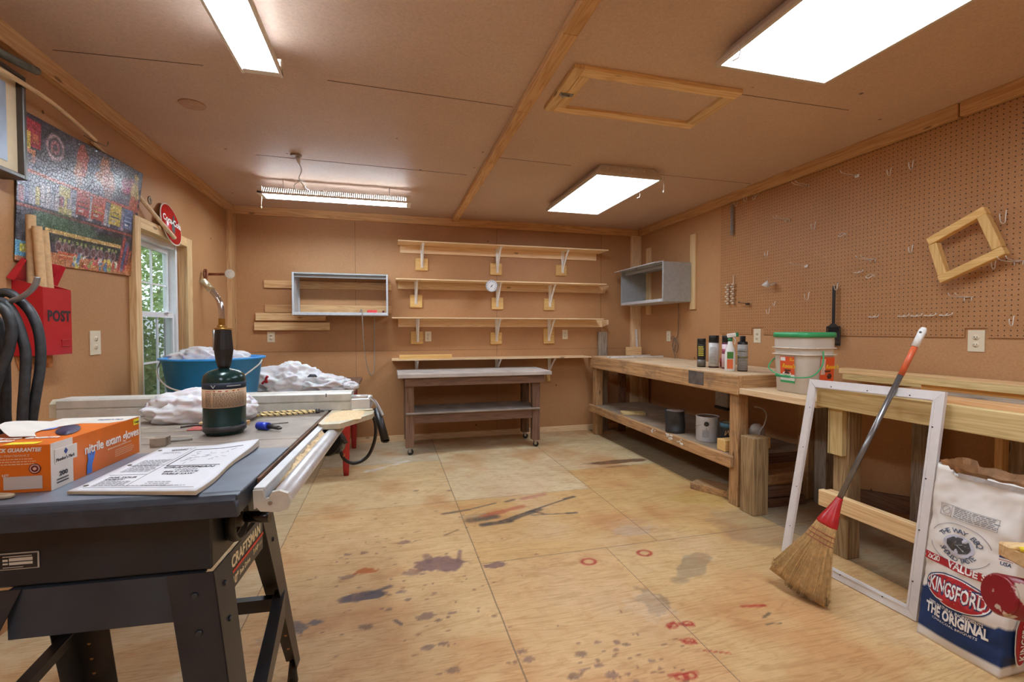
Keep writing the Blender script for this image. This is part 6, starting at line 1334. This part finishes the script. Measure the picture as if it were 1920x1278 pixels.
q = MB(); q.tube([(.145, .87, TZ + .045), (.165, .865, TZ + .030), (.185, .85, TZ + .0), (.196, .84, TZ - .02)], [.008, .006], 8, sub=4); so('lever', q, M_METAL, hd)
q = MB(); q.cyl((.172, .86, TZ + .008), (.205, .82, TZ - .105), .0125, .0155, 16); q.lathe([(.0155, 0), (.012, .006), (0, .008)], seg=16, mat=frame((.205, .82, TZ - .105), (0, 1, 0), (1, 0, 0))); so('lever_grip', q, M_BLACK(), hd)
# cabinet body
q = MB(); q.box(-.56, -.084, .10, .60, .737, TZ - .036, .004); bd = so('cabinet', q, M_SAW)
Mn = Matrix(((1, 0, 0, 0), (0, 0, -1, .0995), (0, 1, 0, 0), (0, 0, 0, 1)))   # near face: x right, z up
q = MB(); q.box(-.440, -.376, .772, .804, 0, .002, .001, Mn); pn = so('rating_plate', q, plain('plate_gray', (190, 188, 180), .4), bd)
q = MB(); q.box(-.4375, -.3785, .7745, .8015, 0, .001, 0, Mn @ Matrix.Translation((0, 0, .0021))); so('plate_field', q, ink((34, 30, 30)), pn)
q = MB(); Mp = Mn @ Matrix.Translation((0, 0, .0033)); q.box(-.422, -.385, .789, .795, 0, .0005, 0, Mp); q.box(-.422, -.385, .782, .787, 0, .0005, 0, Mp); q.box(-.432, -.424, .789, .793, 0, .0005, 0, Mp); q.box(-.432, -.424, .783, .786, 0, .0005, 0, Mp); q.box(-.432, -.386, .797, .7985, 0, .0005, 0, Mp); q.box(-.432, -.40, .777, .778, 0, .0005, 0, Mp); so('plate_print', q, ink((206, 202, 192)), pn)
# stand
q = MB(); q.box(-.43, -.10, .100, .104, .639, .732); q.box(-.43, -.10, .104, .118, .728, .732); so('near_rail', q, plain('stand_steel', (60, 66, 78), .38, .3, var=.1, scale=6))
M_ST = plain('stand_dark', (50, 50, 54), .38, .3, var=.1, scale=8)
def leg(tc_, bc_, sx_, sy_, wt=.078, wb=.062, par=saw):
    """sheet steel angle leg; outer corner from tc_ to bc_, flanges towards sx_, sy_"""
    q = MB(); tc_, bc_ = Vector(tc_), Vector(bc_); th = .0025
    for ax_ in (Vector((sx_, 0, 0)), Vector((0, sy_, 0))):
        n_ = Vector((0, sy_, 0)) if ax_.x else Vector((sx_, 0, 0))
        pts = [tc_, tc_ + ax_ * wt, bc_ + ax_ * wb, bc_]
        lo = [q.bm.verts.new(p) for p in pts]; hi = [q.bm.verts.new(p + n_ * th) for p in pts]
        q.bm.faces.new(lo[::-1]); q.bm.faces.new(hi)
        for k in range(4): q.bm.faces.new((lo[k], lo[(k + 1) % 4], hi[(k + 1) % 4], hi[k]))
    lg = so('leg', q, M_ST, par)
    for f in (.06, .16):
        p = tc_.lerp(bc_, f); b_ = MB(); b_.cyl(p + Vector((sx_ * .04, 0, 0)), p + Vector((sx_ * .04, -sy_ * .004, 0)), .0075, .005, 12); so('bolt', b_, M_ST, lg)
        b_ = MB(); b_.cyl(p + Vector((0, sy_ * .04, 0)), p + Vector((-sx_ * .004, sy_ * .04, 0)), .0065, .004, 12); so('bolt', b_, M_ST, lg)
    for f in (.70, .80, .9):
        p = tc_.lerp(bc_, f); b_ = MB(); b_.cyl(p + Vector((sx_ * .03, -sy_ * .0004, 0)), p + Vector((sx_ * .03, sy_ * .0031, 0)), .005, seg=10); so('leg_hole', b_, ink((196, 150, 104), 'hole_light'), lg)
    b_ = MB(); b_.cyl(bc_ + Vector((sx_ * .02, sy_ * .02, .012)), bc_ + Vector((sx_ * .02, sy_ * .02, -bc_.z)), .010, .018, 12); so('foot', b_, M_BLACK(), lg)
    return lg
leg((-.080, .097, .734), (.055, -.045, .06), -1, 1, .085, .06)
leg((-.080, .475, .734), (-.088, .80, .06), -1, -1, .085, .045)
leg((-.50, .097, .734), (-.70, -.10, .06), 1, 1, .095, .07)
leg((-.60, .475, .734), (-.735, .80, .06), 1, -1, .085, .09)
q = MB(); q.prism([(.182, .644), (.395, .644), (.395, .732), (.182, .732)], .003, Matrix(((0, 0, 1, -.083), (1, 0, 0, 0), (0, 1, 0, 0), (0, 0, 0, 1)))); sp_ = so('side_rail', q, M_ST)
Mr = Matrix(((0, 0, 1, -.0795), (1, 0, 0, 0), (0, 1, 0, 0), (0, 0, 0, 1)))
text('lettering', 'CRAFTSMAN', .036, Mr @ Matrix.Translation((.186, .694, 0)), ink((222, 204, 160)), sp_, True, bold=.03, width=.92)
q = MB(); q.box(.180, .395, .681, .687, 0, .001, 0, Mr); so('red_stripe', q, ink((206, 64, 44)), sp_)
text('lettering', '10"', .026, Mr @ Matrix.Translation((.19, .653, 0)), ink((222, 204, 160)), sp_, True, bold=.03)
text('lettering', 'Belt Drive', .0165, Mr @ Matrix.Translation((.232, .657, 0)), ink((222, 204, 160)), sp_, True, bold=.02)
text('lettering', '3 HP', .0185, Mr @ Matrix.Translation((.322, .660, 0)), ink((222, 204, 160)), sp_, True, bold=.02)
q = MB(); fineprint(q, Mr @ Matrix.Translation((.365, .662, 0)), .028, .008, 2, .95, .4); so('small_print', q, ink((222, 204, 160)), sp_)
q = MB(); q.beam((.0, .06, .40), (-.088, .62, .37), .004, .085, (0, 0, 1), .001); q.beam((-.004, .06, .441), (-.10, .62, .411), .03, .003, (0, 0, 1)); so('side_stretcher', q, M_ST)
q = MB(); q.beam((-.12, .62, .37), (-.66, .62, .37), .004, .05, (0, 0, 1), .001); q.beam((-.12, .61, .394), (-.66, .61, .394), .026, .003, (0, 0, 1)); so('far_stretcher', q, M_ST)
q = MB(); q.beam((-.66, .62, .34), (-.60, .02, .32), .004, .06, (0, 0, 1), .001); q.beam((-.645, .62, .37), (-.585, .02, .35), .03, .003, (0, 0, 1)); so('side_stretcher', q, M_ST)
# hand wheel with crank knob
q = MB(); Mw = Matrix(((0, 0, 1, -.083), (1, 0, 0, .196), (0, 1, 0, .800), (0, 0, 0, 1)))
q.lathe([(0, .0), (.042, 0), (.047, .012), (.045, .022), (.039, .024), (.034, .012), (.016, .012), (.016, .024), (0, .026)], seg=32, mat=Mw); wh = so('hand_wheel', q, M_BLACK())
q = MB(); q.cyl((-.064, .206, .801), (-.004, .200, .799), .0115, .0135, 14); so('crank_knob', q, plain('glossy_black', (22, 20, 20), .2), wh)
q = MB(); q.lathe([(.028, 0), (.032, 0), (.032, .002), (.028, .002), (.028, 0)], seg=28, mat=Mw @ Matrix.Translation((0, 0, .0125))); so('wheel_ring', q, M_METAL, wh)
# motor and cord at the far side
q = MB(); q.cyl((-.02, .92, .80), (-.02, 1.06, .76), .055, .055, 20); q.box(-.04, .03, .93, 1.02, .745, .78, .006)
for i in range(5): q.beam((.015, .95 + i * .02, .83 - i * .004), (.045, .95 + i * .02, .78 - i * .004), .004, .008, (0, 1, 0))
q.box(-.07, .0, .98, 1.05, .80, TZ - .031); mt = so('motor', q, M_BLACK())
q = MB(); q.tube([(.01, 1.02, .76), (.03, 1.03, .70), (.07, 1.05, .675), (.12, 1.06, .70), (.15, 1.05, .78), (.145, 1.03, .86), (.10, 1.0, .89)], .007, 8, sub=6); so('power_cord', q, M_BLACK(), mt)
q = MB(); q.cyl((.038, .955, .735), (.044, .955, .735), .006, seg=10); so('copper_terminal', q, plain('copper', (214, 120, 70), .4, .5), mt)

# ------------------------------------------------------------------ things on the saw
def Fl(o_, x, up): return MS @ frame(o_, x, up)
# glove box
gx0, gx1, gy0, gy1, gz0, gz1 = -.505, -.344, .083, .368, TZ + .0005, TZ + .088
t = thing('glove_box', 'orange and white carton of disposable gloves on the near saw wing', 'box', L(-.42, .22, TZ)); wl = lambda mb: (bmesh.ops.transform(mb.bm, matrix=MS, verts=mb.bm.verts), mb)[1]
ORG = plain('carton_orange', (222, 112, 26), .35, var=.06, scale=8); CW = plain('carton_white', (232, 226, 216), .4, var=.02)
q = MB(); e = .0012; q.box(gx0, gx1, gy0, gy1, gz0, gz1 - .001)
obj('carton', wl(q), ORG, t)
q = MB(); q.box(gx1, gx1 + .0008, gy0, gy0 + .056, gz0, gz1); obj('white_panel', wl(q), CW, t)
q = MB(); q.box(gx1, gx1 + .0008, gy1 - .006, gy1, gz0, gz1); obj('white_edge', wl(q), CW, t)
q = MB(); q.prism([(gx0, gy0 + .17), (gx0 + .05, gy0 + .215), (gx1 - .02, gy0 + .20), (gx1, gy1 - .06), (gx1, gy1), (gx0, gy1)], .0008, Matrix.Translation((0, 0, gz1 - .001))); obj('white_panel', wl(q), CW, t)
Ms = Fl((gx1 + .001, gy0, gz0), (0, 1, 0), UP); Mf_ = Fl((gx0, gy0 - .0008, gz0), (1, 0, 0), UP); Mt = Fl((gx0, gy0, gz1), (1, 0, 0), (0, 1, 0))
WT = ink((240, 238, 232)); DK = ink((52, 50, 56))
text('lettering', 'nitrile exam gloves', .0265, Ms @ Matrix.Translation((.088, .044, .0004)), WT, t, bold=.02, width=.93)
q = MB(); fineprint(q, Ms @ Matrix.Translation((.160, .033, .0004)), .10, .006, 1, .98, .5); obj('small_print', q, ink((226, 190, 160)), t)
q = MB(); fineprint(q, Ms @ Matrix.Translation((.185, .012, .0004)), .08, .018, 4, .9, .4, 4); obj('small_print', q, ink((226, 190, 160)), t)
q = MB(); q.box(.255, .277, .070, .084, 0, .0005, 0, Ms); obj('size_sticker', q, ink((240, 222, 50)), t); text('lettering', 'Large', .008, Ms @ Matrix.Translation((.258, .074, .0009)), DK, t)
q = MB(); q.prism([(.105, .002), (.120, .002), (.121, .018), (.128, .032), (.132, .044), (.127, .044), (.123, .036), (.122, .046), (.118, .046), (.116, .038), (.112, .045), (.108, .043), (.110, .032), (.106, .018)], .0005, Ms @ Matrix.Translation((-.012, 0, .0002))); obj('glove_picture', q, ink((72, 122, 206)), t)
q = MB(); q.box(.008, .066, .046, .074, 0, .0008, .0003, Ms @ Matrix.Translation((0, 0, .0003))); lb = obj('brand_tag', q, CW, t)
q = MB(); q.prism([(.035, .060), (.040, .066), (.035, .072), (.030, .066)], .0004, Ms @ Matrix.Translation((0, 0, .0014))); obj('diamond', q, ink((34, 66, 130)), lb)
text('lettering', "Member's Mark", .0092, Ms @ Matrix.Translation((.010, .0505, .0014)), DK, lb, width=.82)
text('lettering', '200', .012, Ms @ Matrix.Translation((.018, .022, .001)), DK, t, bold=.02, width=1.2); q = MB(); fineprint(q, Ms @ Matrix.Translation((.012, .008, .001)), .034, .011, 2, .95, .5, 9); obj('small_print', q, DK, t)
text('lettering', 'MONEY BACK GUARANTEE', .0098, Mf_ @ Matrix.Translation((.035, .075, .0003)), WT, t, bold=.03, shear=.2, width=.92); text('lettering', 'QUALITY AND PERFORMANCE', .0062, Mf_ @ Matrix.Translation((.05, .066, .0003)), ink((240, 200, 160)), t, width=.92)
q = MB(); fineprint(q, Mf_ @ Matrix.Translation((.05, .050, .0003)), .10, .014, 3, .95, .35, 7); obj('small_print', q, ink((240, 206, 170)), t)
q = MB(); fineprint(q, Mf_ @ Matrix.Translation((.0, .012, .0003)), .075, .018, 3, .95, .35, 8); obj('small_print', q, ink((240, 206, 170)), t)
q = MB(); q.lathe([(0, 0), (.0095, 0), (.0095, .0004), (0, .0004)], seg=24, mat=Mf_ @ Matrix.Translation((.137, .043, .0002))); s1 = obj('round_seal', q, ink((110, 34, 34)), t)
q = MB(); q.lathe([(.0062, 0), (.0078, 0), (.0078, .0004), (.0062, .0004), (.0062, 0)], seg=24, mat=Mf_ @ Matrix.Translation((.137, .043, .0007))); q.cyl(Mf_ @ Vector((.137, .043, .0005)), Mf_ @ Vector((.137, .043, .0011)), .003, seg=8); obj('seal_print', q, ink((226, 180, 160)), s1)
q = MB(); q.box(.088, .148, .006, .030, 0, .0005, 0, Mf_); obj('lot_patch', q, ink((206, 196, 190)), t); text('lettering', 'LOT', .0055, Mf_ @ Matrix.Translation((.086, .031, .0003)), WT, t, bold=.02)
# opening and flap on the top
q = MB(); q.lathe([(0, 0), (.05, 0), (.05, .0004), (0, .0004)], seg=28, mat=Mt @ Matrix.Translation((.105, .135, .0002)) @ Matrix.Rotation(.5, 4, 'Z') @ Matrix.Diagonal((.38, 1.25, 1, 1))); obj('opening', q, ink((40, 30, 66)), t)
q = MB()
for i in range(8):
    a0, a1 = i / 8, (i + 1) / 8; f = lambda a: (Mt @ Vector((.092 - .035 * math.sin(PI * a), .07 + .13 * a, .001)), Mt @ Vector((.055 - .06 * math.sin(PI * a), .06 + .145 * a, .004 + .016 * math.sin(PI * a))))
    q.quad(f(a0)[0], f(a1)[0], f(a1)[1], f(a0)[1])
o = obj('torn_flap', q, CW, t); md = o.modifiers.new('thickness', 'SOLIDIFY'); md.thickness = .0008
q = MB(); q.lathe([(0, 0), (.03, 0), (.03, .0004), (0, .0004)], seg=20, mat=Mt @ Matrix.Translation((.035, .155, .0006)) @ Matrix.Diagonal((1.2, .8, 1, 1))); obj('blue_print', q, ink((124, 152, 222)), t)
text('lettering', 'nitrile exam\ngloves', .026, Mt @ Matrix.Translation((.012, .055, .0004)), ink((236, 226, 214)), t, bold=.03); q = MB(); q.box(.085, .135, .004, .022, 0, .0006, 0, Mt); obj('size_sticker', q, ink((240, 222, 50)), t)
fineM = Mt @ Matrix.Translation((.10, .235, .0012)); text('lettering', "Member's Mark", .010, fineM, ink((60, 80, 140)), t, width=.8)

# owner's manual
t = thing('saw_manual', 'worn white printed manual lying on the near saw wing', 'booklet', L(-.18, .19, TZ + .001))
a_, b_, c_, d_ = Vector((-.299, .052, TZ)), Vector((-.070, .003, TZ)), Vector((-.078, .366, TZ)), Vector((-.300, .374, TZ))
def man(u, v, k):   # u across 0..1, v up the page 0..1, k thickness 0..1
    p = a_ * (1 - u) * (1 - v) + b_ * u * (1 - v) + c_ * u * v + d_ * (1 - u) * v
    curl = .010 * max(0, u + v - 1.55) * 2.2 + .004 * max(0, .12 - v) * 4 * max(0, 1 - u * 1.4)
    p = p + Vector((.004 * math.sin(v * 9) * (u > .95), 0, .0012 + k * .008 * (.55 + .45 * u) + curl * (.3 + .7 * k))); return p
q = MB(); n_ = 16; top = [[q.bm.verts.new(man(i / n_, j / n_, 1)) for i in range(n_ + 1)] for j in range(n_ + 1)]; bot = [[q.bm.verts.new(man(i / n_, j / n_, 0)) for i in range(n_ + 1)] for j in range(n_ + 1)]
for j in range(n_):
    for i in range(n_): f = q.bm.faces.new((top[j][i], top[j][i + 1], top[j + 1][i + 1], top[j + 1][i])); f.smooth = True; q.bm.faces.new((bot[j][i], bot[j + 1][i], bot[j + 1][i + 1], bot[j][i + 1]))
for i in range(n_): q.bm.faces.new((bot[0][i], bot[0][i + 1], top[0][i + 1], top[0][i])); q.bm.faces.new((bot[n_][i + 1], bot[n_][i], top[n_][i], top[n_][i + 1])); q.bm.faces.new((bot[i + 1][0], bot[i][0], top[i][0], top[i + 1][0])); q.bm.faces.new((bot[i][n_], bot[i + 1][n_], top[i + 1][n_], top[i][n_]))
obj('cover', wl(q), plain('paper_white', (224, 224, 228), .6, var=.02, scale=5), t)
q = MB()
for k in (.2, .4, .6, .8):
    for (u0, v0, u1, v1) in ((1, 0, 1, 1), (0, 0, 1, 0)):
        q.tube([man(u0 + (u1 - u0) * i / 16, v0 + (v1 - v0) * i / 16, k) for i in range(17)], .0007, 4)
obj('page_edges', wl(q), plain('page_edge', (206, 188, 156), .7), t)
def mtext(s_, size, u, v, wd, bold=.02, shear=0):
    cu = bpy.data.curves.new('m', 'FONT'); cu.body = s_; cu.size = 1; cu.offset = bold; cu.shear = shear; cu.resolution_u = 2; to = bpy.data.objects.new('m', cu); me = bpy.data.meshes.new_from_object(to); bpy.data.objects.remove(to); bm = bmesh.new(); bm.from_mesh(me)
    mx_ = max(v_.co.x for v_ in bm.verts)
    for v_ in bm.verts: v_.co = man(u + v_.co.x / mx_ * wd, v + v_.co.y * size, 1) + Vector((0, 0, .0006))
    b2 = MB(); b2.bm.free(); b2.bm = bm; obj('lettering', wl(b2), DK, t)
mtext("OWNER'S", .030, .16, .90, .20); mtext('MANUAL', .030, .18, .87, .16); mtext('CRAFTSMAN', .045, .42, .42, .46, .04, .2); mtext('10-INCH', .032, .55, .375, .20); mtext('BELT DRIVE', .038, .49, .33, .30, .03); mtext('TABLE SAW', .038, .50, .285, .28, .03)
mtext('FOR YOUR\nSAFETY', .040, .10, .235, .24, .03)
def mrule(u0, v0, u1, v1, r=.0006, q_=None): q_.tube([man(u0 + (u1 - u0) * i / 10, v0 + (v1 - v0) * i / 10, 1) + Vector((0, 0, .0004)) for i in range(11)], r, 4)
q = MB()
for z_ in ((.42, .47, .90, .47), (.42, .88, .90, .88), (.42, .47, .42, .88)): mrule(*z_, .0009, q)
for z_ in ((.38, .08, .38, .95), (.06, .50, .38, .50), (.06, .30, .38, .30), (.06, .06, .94, .06)): mrule(*z_, .0003, q)
R = random.Random(11)
for i in range(26): u_, v_ = R.uniform(.48, .82), R.uniform(.55, .82); mrule(u_, v_, u_ + R.uniform(-.06, .06), v_ + R.uniform(-.05, .05), .0003, q)
obj('line_drawing', wl(q), ink((60, 60, 64)), t)
q = MB()
for (u0, v0, w_, n2, st_) in ((.10, .62, .22, 7, .022), (.10, .47, .24, 6, .022), (.10, .17, .24, 4, .022), (.50, .15, .20, 3, .03), (.14, .82, .16, 2, .02), (.10, .085, .75, 1, .02)):
    for r_ in range(n2):
        u_ = u0; v_ = v0 - r_ * st_
        while u_ < u0 + w_:
            l_ = R.uniform(.015, .05); q.quad(*[man(x_, y_, 1) + Vector((0, 0, .0007)) for x_, y_ in ((u_, v_), (u_ + l_, v_), (u_ + l_, v_ + .007), (u_, v_ + .007))]); u_ += l_ + .01
obj('small_print', wl(q), ink((110, 110, 114)), t)
for v_ in (.10, .52, .90): q = MB(); p = man(.05, v_, 1) + Vector((0, 0, .0003)); q.cyl(p, p + Vector((0, 0, .0008)), .0042, seg=12); obj('punch_hole', wl(q), ink((84, 72, 62)), t)

# blow torch
tc2 = Vector((-.224, .552, TZ + .0005)); t = TORCH = thing('blow_torch', 'green gas cylinder with black handled blow torch head on the saw table', 'blow torch', L(*tc2))
def wlat(prof, seg=36): m = MB(); m.lathe(prof, c=tc2, seg=seg); return wl(m)
obj('gas_cylinder', wlat([(0, 0), (.046, 0), (.0535, .012), (.054, .03), (.054, .172), (.051, .187), (.040, .199), (.020, .206), (.012, .208), (.012, .215), (0, .215)]), plain('gas_green', (18, 52, 50), .22, .2, var=.03), t)
obj('base_band', wlat([(.0542, .003 + .009), (.0548, .012), (.0548, .030), (.0542, .030)]), plain('base_gray', (52, 52, 54), .4), t)
lb = obj('label', wlat([(.0543, .088), (.0549, .088), (.0549, .146), (.0543, .146)]), plain('label_beige', (206, 176, 142), .4, var=.02), t)
lb2 = obj('label_band', wlat([(.0543, .1462), (.0549, .1462), (.0549, .166), (.0543, .166)]), ink((20, 34, 52)), t)
vd = (Vector((0, 0, 0)) - L(*tc2)); view = math.atan2(vd.y, vd.x) + SA
q = MB(); R = random.Random(14)
def arcbar(q_, a0, a1, z_, h_):
    n2 = 4
    for i in range(n2):
        p0, p1 = a0 + (a1 - a0) * i / n2, a0 + (a1 - a0) * (i + 1) / n2; r_ = .0552
        q_.quad(tc2 + Vector((r_ * math.cos(p0), r_ * math.sin(p0), z_)), tc2 + Vector((r_ * math.cos(p1), r_ * math.sin(p1), z_)), tc2 + Vector((r_ * math.cos(p1), r_ * math.sin(p1), z_ + h_)), tc2 + Vector((r_ * math.cos(p0), r_ * math.sin(p0), z_ + h_)))
for r_ in range(14):
    z_ = .134 - r_ * .0032
    for s0, s1 in ((-.95, -.62), (-.52, 1.05)):
        a = s0
        while a < s1:
            l_ = min(R.uniform(.05, .16), s1 - a); arcbar(q, view + a, view + a + l_, z_, .0016); a += l_ + .035
obj('small_print', wl(q), ink((104, 84, 70)), lb)
q = MB(); arcbar(q, view - .5, view + .7, .139, .003); arcbar(q, view - .95, view - .62, .139, .002); obj('warning_line', wl(q), ink((196, 84, 74)), lb)
q = MB(); arcbar(q, view + .1, view + .8, .155, .0022); obj('small_print', wl(q), ink((206, 206, 206)), lb2)
ru = Vector((math.cos(view + PI / 2), math.sin(view + PI / 2), 0)); M = MS @ frame(tc2 + Vector((.0556 * math.cos(view - .5), .0556 * math.sin(view - .5), .150)), Vector((-math.sin(view - .5), math.cos(view - .5), 0)), UP)
q = MB(); q.prism([(-.007, .010), (-.0045, .010), (0, .003), (.0045, .010), (.007, .010), (0, -.001)], .0006, M); obj('logo', q, ink((190, 196, 200)), lb2)
lf = Vector((-.981, .197, 0))
q = MB(); q.lathe([(0, .205), (.013, .205), (.017, .215), (.021, .235), (.0245, .268), (.0225, .30), (.0205, .33), (0, .332)], c=tc2, seg=12, smooth=False); obj('handle', wl(q), M_BLACK(), t)
q = MB(); q.cyl(tc2 + Vector((0, 0, .331)), tc2 + Vector((0, 0, .336)), .0225, seg=20); q.cyl(tc2 + Vector((-.003, 0, .336)) + lf * .002, tc2 + lf * .004 + Vector((0, 0, .344)), .012, seg=16); q.cyl(tc2 + lf * .004 + Vector((0, 0, .344)), tc2 + lf * .004 + Vector((0, 0, .366)), .0095, seg=6, smooth=False); obj('brass_fitting', wl(q), plain('brass', (176, 136, 70), .3, .85), t)
q = MB(); q.cyl(tc2 + lf * .027 + Vector((0, 0, .265)), tc2 + lf * .027 + Vector((0, 0, .33)), .004, seg=8); obj('trigger_rod', wl(q), M_METAL, t)
P0 = tc2 + lf * .004 + Vector((0, 0, .364)); q = MB(); q.tube([P0, P0 + Vector((0, 0, .03)) + lf * .001, P0 + Vector((0, 0, .055)) + lf * .006, P0 + Vector((0, 0, .075)) + lf * .016, P0 + Vector((0, 0, .093)) + lf * .029], .0078, 14, sub=5); obj('burn_tube', wl(q), plain('chrome', (206, 206, 210), .15, .95, var=.01), t)
A_ = P0 + Vector((0, 0, .090)) + lf * .027; B_ = A_ + (Vector((0, 0, .033)) + lf * .026); q = MB(); q.cyl(A_, B_, .0098, .0098, 18); obj('burner_tip', wl(q), plain('burner_tip', (196, 184, 150), .3, .7), t)
q = MB(); q.cyl(B_, B_ + (B_ - A_).normalized() * .0006, .0078, seg=16); obj('nozzle_mouth', wl(q), ink((60, 50, 40)), t)

TORCH.scale = (1, 1, .90)
# small things on the saw table
def onw(name, mb, mat, label, cat): return one(name, wl(mb), mat, label, cat)
q = MB(); crumple(q, (-.40, .775, TZ + .035), .125, .062, .06, 21, .45, 2.4, 5, .57); crumple(q, (-.275, .77, TZ + .035), .07, .055, .05, 22, .35, 2.2, 5, .65)
onw('clear_bag', q, M_BAG, 'crumpled clear white plastic bag on the saw behind the gas cylinder', 'plastic bag')
t = thing('bungee_cord', 'yellow and black braided bungee cord in front of the rip fence', 'cord', L(-.15, .83, TZ))
q = MB(); pts = [(-.215, .835, TZ + .007), (-.12, .850, TZ + .007), (-.06, .845, TZ + .007), (-.04, .83, TZ + .008), (-.075, .815, TZ + .007), (-.13, .80, TZ + .007), (-.215, .79, TZ + .007)]; q.tube(pts, .0048, 8, sub=8)
bn = NT('braided_yellow'); tc = bn.n('ShaderNodeTexCoord'); wv = bn.n('ShaderNodeTexWave', ins={'Vector': (tc, 'Object'), 'Scale': 30.0}); wv.bands_direction = 'DIAGONAL'; rp = bn.ramp((wv, 'Fac'), [(.2, rgb(110, 88, 56)), (.34, rgb(236, 212, 150))]); bn.l(rp, 0, bn.b, 'Base Color'); bn.set(Roughness=.7)
obj('braided_cord', wl(q), bn.m, t)
q = MB(); q.cyl((-.035, .838, TZ + .008), (-.022, .838, TZ + .008), .008, .007, 10); q.tube([(-.03, .84, TZ + .008), (.0 - .015, .85, TZ + .007), (.0 - .008, .84, TZ + .007), (-.012, .83, TZ + .007), (-.03, .825, TZ + .007)], .0022, 6, sub=4); obj('hooks', wl(q), plain('dark_steel', (74, 70, 66), .4, .6), t)
t = thing('driver', 'small blue screwdriver bit holder beside the gas cylinder foot', 'screwdriver', L(-.12, .55, TZ))
q = MB(); q.cyl((-.146, .585, TZ + .012), (-.112, .566, TZ + .012), .0115, .011, 12); obj('grip', wl(q), plain('driver_blue', (34, 60, 190), .3), t)
q = MB(); q.cyl((-.112, .566, TZ + .012), (-.078, .548, TZ + .010), .0068, .006, 12); q.lathe([(.0068, 0), (.0085, .004), (0, .008)], c=(-.078, .548, TZ + .006), seg=10); obj('shaft', wl(q), plain('dark_steel', (74, 70, 66), .4, .6), t)
q = MB(); q.beam((-.15, .60, TZ + .010), (-.07, .615, TZ + .012), .004, .004, (0, 0, 1)); onw('pen', q, plain('pen_gray', (150, 146, 140), .4), 'thin gray pen lying behind the blue screwdriver', 'pen')
q = MB(); q.box(-.345, -.215, .60, .655, TZ + .0008, TZ + .004, .001); onw('red_card', q, plain('faded_red', (190, 92, 84), .6, var=.05), 'faded red card lying left of the gas cylinder', 'card')
t = thing('black_cable', 'dark cable with a round knot on the faded red card', 'cable', L(-.28, .6, TZ))
q = MB(); q.tube([(-.36, .60, TZ + .012), (-.33, .62, TZ + .013), (-.29, .615, TZ + .010), (-.255, .61, TZ + .010)], .003, 8, sub=5); obj('wire', wl(q), plain('cable_dark', (66, 50, 48), .5), t)
q = MB(); crumple(q, (-.25, .61, TZ + .011), .008, .008, .0075, 2, .3, 3, 2); obj('knot', wl(q), M_BLACK(), t)
q = MB(); q.box(-.34, -.20, .665, .685, TZ + .0008, TZ + .012, .001); onw('wood_strip', q, wood('pine', 'x'), 'thin wooden strip lying behind the faded red card', 'strip')
q = MB(); q.prism([(-.33, .455), (-.285, .465), (-.275, .474), (-.33, .49)], .004, Matrix.Translation((0, 0, TZ + .0006))); onw('metal_scraper', q, plain('scraper_gray', (150, 144, 136), .4, .5), 'flat gray metal scraper tip between glove box and manual', 'scraper')
q = MB(); q.prism([(-.3405, .40), (-.31, .41), (-.312, .44), (-.3405, .445)], .022, Matrix.Translation((0, 0, TZ + .0006))); onw('wood_chip', q, wood('gray_wood', 'x'), 'gray brown wood offcut beside the far end of the glove box', 'wood block')
q = MB(); q.tube([(-.475, .045, TZ + .004), (-.44, .052, TZ + .004), (-.40, .05, TZ + .004), (-.385, .056, TZ + .004), (-.41, .064, TZ + .004), (-.45, .060, TZ + .004)], .004, 8, sub=4); onw('wire_ring', q, plain('tan_wire', (176, 156, 128), .5), 'tan coiled wire in front of the glove box at the left edge', 'wire')
